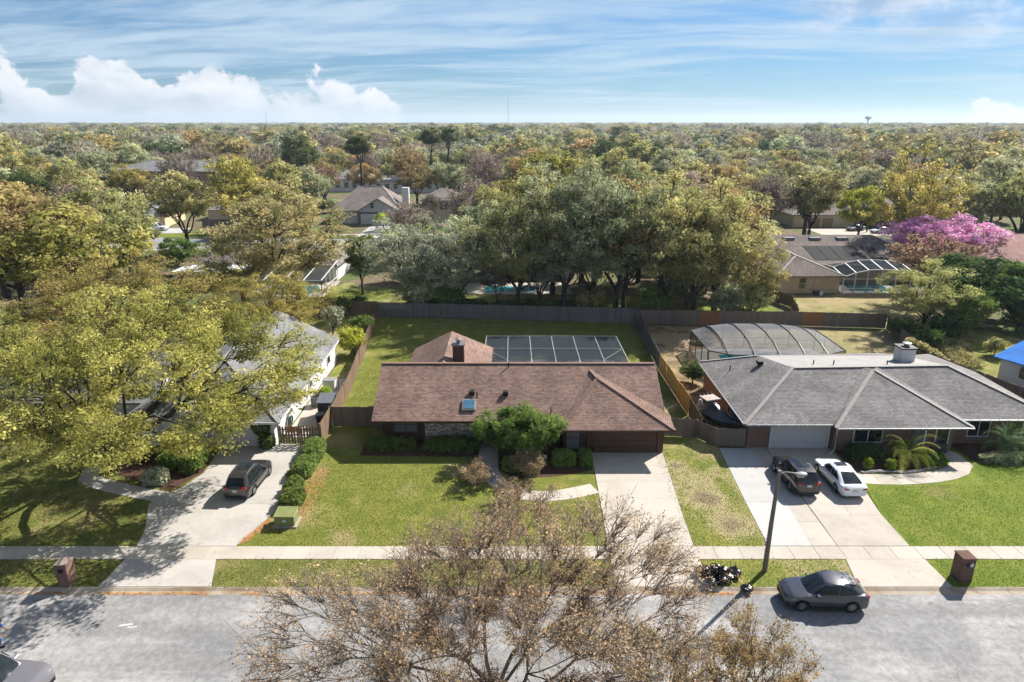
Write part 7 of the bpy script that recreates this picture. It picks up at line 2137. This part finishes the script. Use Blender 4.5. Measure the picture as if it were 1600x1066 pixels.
for kd, ti, x, y, o in scattered:
    lm = min(LANDMARK, key=lambda q: (q[1] - x) ** 2 + (q[2] - y) ** 2)
    def dist(q): return (q[0] - lm[1]) ** 2 + (q[1] - lm[2]) ** 2
    rank = sum(1 for q in scattered if q[0] == kd and q[1] == ti and dist((q[2], q[3])) < dist((x, y)))
    adj = NAMES[ti][1]
    if rank < len(ORD):
        o['label'] = '%s %s tree, %snearest of its kind to %s' % (SHAPE[kd], adj.replace(' pine', ''), ORD[rank], lm[0])
    else:
        o['label'] = '%s %s tree in the woods farther from %s' % (SHAPE[kd], adj, lm[0])
# shrubs and understorey filling the gaps below those crowns
for i in range(60):
    d = 100 + 130 * wr.random(); a = R(wr.uniform(-40, 40))
    x, y = d * math.tan(a) * .92, d
    if blocked(x, y):
        continue
    plant('bush', wr.choice(['dark', 'hedge', 'sage', 'olive', 'bright']), x, y, wr.uniform(1.3, 2.4), wr.uniform(1.2, 2.2), 'shrub', 'leafy shrub under the trees of the wooded blocks', 'shrubs under the trees', 'shrub')

# ------------------------------------------------------------------ far woods: one mass to the horizon
def far_variant(name, seed, leaf_m, bark_m, **kw):
    rg = np.random.default_rng(seed)
    (bv_, bf_), (v, f, t) = build_tree(rg, **kw)
    me = mesh_np(name, np.concatenate([v, bv_]), np.concatenate([f, bf_ + len(v)]), [M[leaf_m], M[bark_m]], np.concatenate([t, np.zeros(len(bf_))]), make_obj=False)
    me.polygons.foreach_set('material_index', np.concatenate([np.zeros(len(f), np.int32), np.ones(len(bf_), np.int32)]))
    return bpy.data.objects.new(name, me)
kw_ = dict(trunk_r=.3, fork=3.4, shell=.40, lump=.45, k1=5, k2=4, k3=3, twig=.05, flat=.7, nl=14)
SRC = []
for i, (lm, bk_, bare) in enumerate((('leaf_oak_olive', 'bark_dark', 0), ('leaf_oak_sage', 'bark_dark', 0), ('leaf_grey_twig', 'bark_pale', 1), ('leaf_silver', 'bark_dark', 0), ('leaf_dark', 'bark_dark', 0), ('leaf_oak_olive', 'bark_dark', 0), ('leaf_grey_twig', 'bark_pale', 1), ('leaf_oak_ochre', 'bark_dark', 0), ('leaf_grey_twig', 'bark_pale', 1), ('leaf_silver', 'bark_dark', 0))):
    SRC.append(far_variant('far_crown', 200 + i, lm, bk_, rx=6.2, ry=6.0, rz=5.0, cz=8.0, n_tips=100, n_leaf=14 if bare else 22, clump=1.3, leaf=.62 if not bare else .5, low=-.5, twigs=1 if bare else 0, **kw_))
fr = np.random.default_rng(99)
pts, scl = [], []
def ring(d0, d1, dens, sh, sv):
    """Scatter trees in the sector seen, and some way past it, between two distances."""
    amax = R(48)
    n = int((d1 * d1 - d0 * d0) * amax * dens)
    d = np.sqrt(fr.uniform(d0 * d0, d1 * d1, n)); a = fr.uniform(-amax, amax, n)
    x, y = d * np.sin(a), d * np.cos(a)
    hh = .5 + .5 * np.sin(x * .011 + 1.3 * np.sin(y * .006)) * np.sin(y * .013 + x * .004)
    for i in range(n):
        if d0 < 300 and blocked(x[i], y[i]):
            continue
        k = fr.uniform(.75, 1.2) if fr.random() < .8 else fr.uniform(1.25, 1.7)
        pts.append((x[i], y[i], -.2)); scl.append((k * sh, k * sh, k * sv * (.86 + .26 * hh[i])))
ring(235, 420, 1 / 110., 1.0, 1.0)
ring(420, 900, 1 / 150., 1.15, 1.0)
ring(900, 2200, 1 / 420., 1.9, 1.05)
ring(2200, 6500, 1 / 3200., 4.2, 1.12)
me = bpy.data.meshes.new('far_woods')
me.from_pydata(pts, [], [])
at = me.attributes.new('tree_scale', 'FLOAT_VECTOR', 'POINT'); at.data.foreach_set('vector', np.array(scl, np.float32).ravel())
at = me.attributes.new('tree_turn', 'FLOAT_VECTOR', 'POINT')
tv = np.zeros((len(pts), 3), np.float32); tv[:, 2] = fr.uniform(0, 6.28, len(pts)); at.data.foreach_set('vector', tv.ravel())
at = me.attributes.new('tree_kind', 'INT', 'POINT'); at.data.foreach_set('value', fr.integers(0, len(SRC), len(pts)).astype(np.int32))
fw = struct(link('far_woods', me), 'stuff')
ng = bpy.data.node_groups.new('far_woods', 'GeometryNodeTree')
ng.interface.new_socket('Geometry', in_out='INPUT', socket_type='NodeSocketGeometry')
ng.interface.new_socket('Geometry', in_out='OUTPUT', socket_type='NodeSocketGeometry')
gi, go = ng.nodes.new('NodeGroupInput'), ng.nodes.new('NodeGroupOutput')
jn = ng.nodes.new('GeometryNodeJoinGeometry')
for o in SRC:
    oi = ng.nodes.new('GeometryNodeObjectInfo')
    oi.transform_space = 'ORIGINAL'
    oi.inputs['Object'].default_value = o
    oi.inputs['As Instance'].default_value = True
    ng.links.new(oi.outputs['Geometry'], jn.inputs[0])
def named(nm, ty):
    n = ng.nodes.new('GeometryNodeInputNamedAttribute')
    n.data_type = ty
    n.inputs['Name'].default_value = nm
    return n.outputs['Attribute']
ip = ng.nodes.new('GeometryNodeInstanceOnPoints')
ng.links.new(gi.outputs[0], ip.inputs['Points'])
ng.links.new(jn.outputs[0], ip.inputs['Instance'])
ip.inputs['Pick Instance'].default_value = True
ng.links.new(named('tree_kind', 'INT'), ip.inputs['Instance Index'])
ng.links.new(named('tree_turn', 'FLOAT_VECTOR'), ip.inputs['Rotation'])
ng.links.new(named('tree_scale', 'FLOAT_VECTOR'), ip.inputs['Scale'])
ng.links.new(ip.outputs[0], go.inputs[0])
fw.modifiers.new('scatter', 'NODES').node_group = ng

# radio mast and water tower on the horizon
mast = empty('radio_mast', (-14, 2600, 0), 0, 'thin lattice radio mast standing on the horizon', 'mast')
for k in range(3):
    a = 2 * math.pi * k / 3
    MB().tube([(3.2 * math.cos(a), 3.2 * math.sin(a), 0), (1.0 * math.cos(a), 1.0 * math.sin(a), 70), (.7 * math.cos(a), .7 * math.sin(a), 112)], .35, 5).build('leg', M['metal_grey'], mast)
br2 = MB()
for i in range(16):
    z0_, z1_ = i * 7, i * 7 + 7
    def rr2(z): return 3.2 + (1.0 - 3.2) * min(1, z / 70)
    for k in range(3):
        a, b = 2 * math.pi * k / 3, 2 * math.pi * (k + 1) / 3
        br2.bar((rr2(z0_) * math.cos(a), rr2(z0_) * math.sin(a), z0_), (rr2(z1_) * math.cos(b), rr2(z1_) * math.sin(b), z1_), .25, .25)
br2.build('lattice', M['metal_grey'], mast)
MB().tube([(0, 0, 110), (0, 0, 122)], .25, 5).build('antenna', M['metal_grey'], mast)
wt = empty('water_tower', (1270, 2560, 0), 0, 'distant mushroom-shaped water tower on the horizon', 'water tower')
MB().lathe([(4.5, 0), (2.2, 6), (2.0, 28), (4, 33), (11, 37), (12, 40), (9, 44), (0, 46)], 20).build('tank', M['metal_grey'], wt, smooth=40)
mast2 = empty('radio_mast', (-890, 2600, 0), 0, 'short pole mast among the far trees before the cloud bank', 'mast')
MB().tube([(0, 0, 0), (0, 0, 62)], [.9, .5], 6).build('pole', M['metal_grey'], mast2)

# ------------------------------------------------------------------ air
hz, nb = new_mat('haze_air')
pv = nb.n('ShaderNodeVolumePrincipled')
pv.inputs['Color'].default_value = (0.70, 0.82, 0.95, 1)
pv.inputs['Density'].default_value = 0.00013
pv.inputs['Anisotropy'].default_value = 0.2
nb.t.links.new(pv.outputs[0], nb.n('ShaderNodeOutputMaterial').inputs['Volume'])
struct(MB().box(-9800, 9800, -600, 13400, -2.0, 132).build('haze', hz), 'stuff')
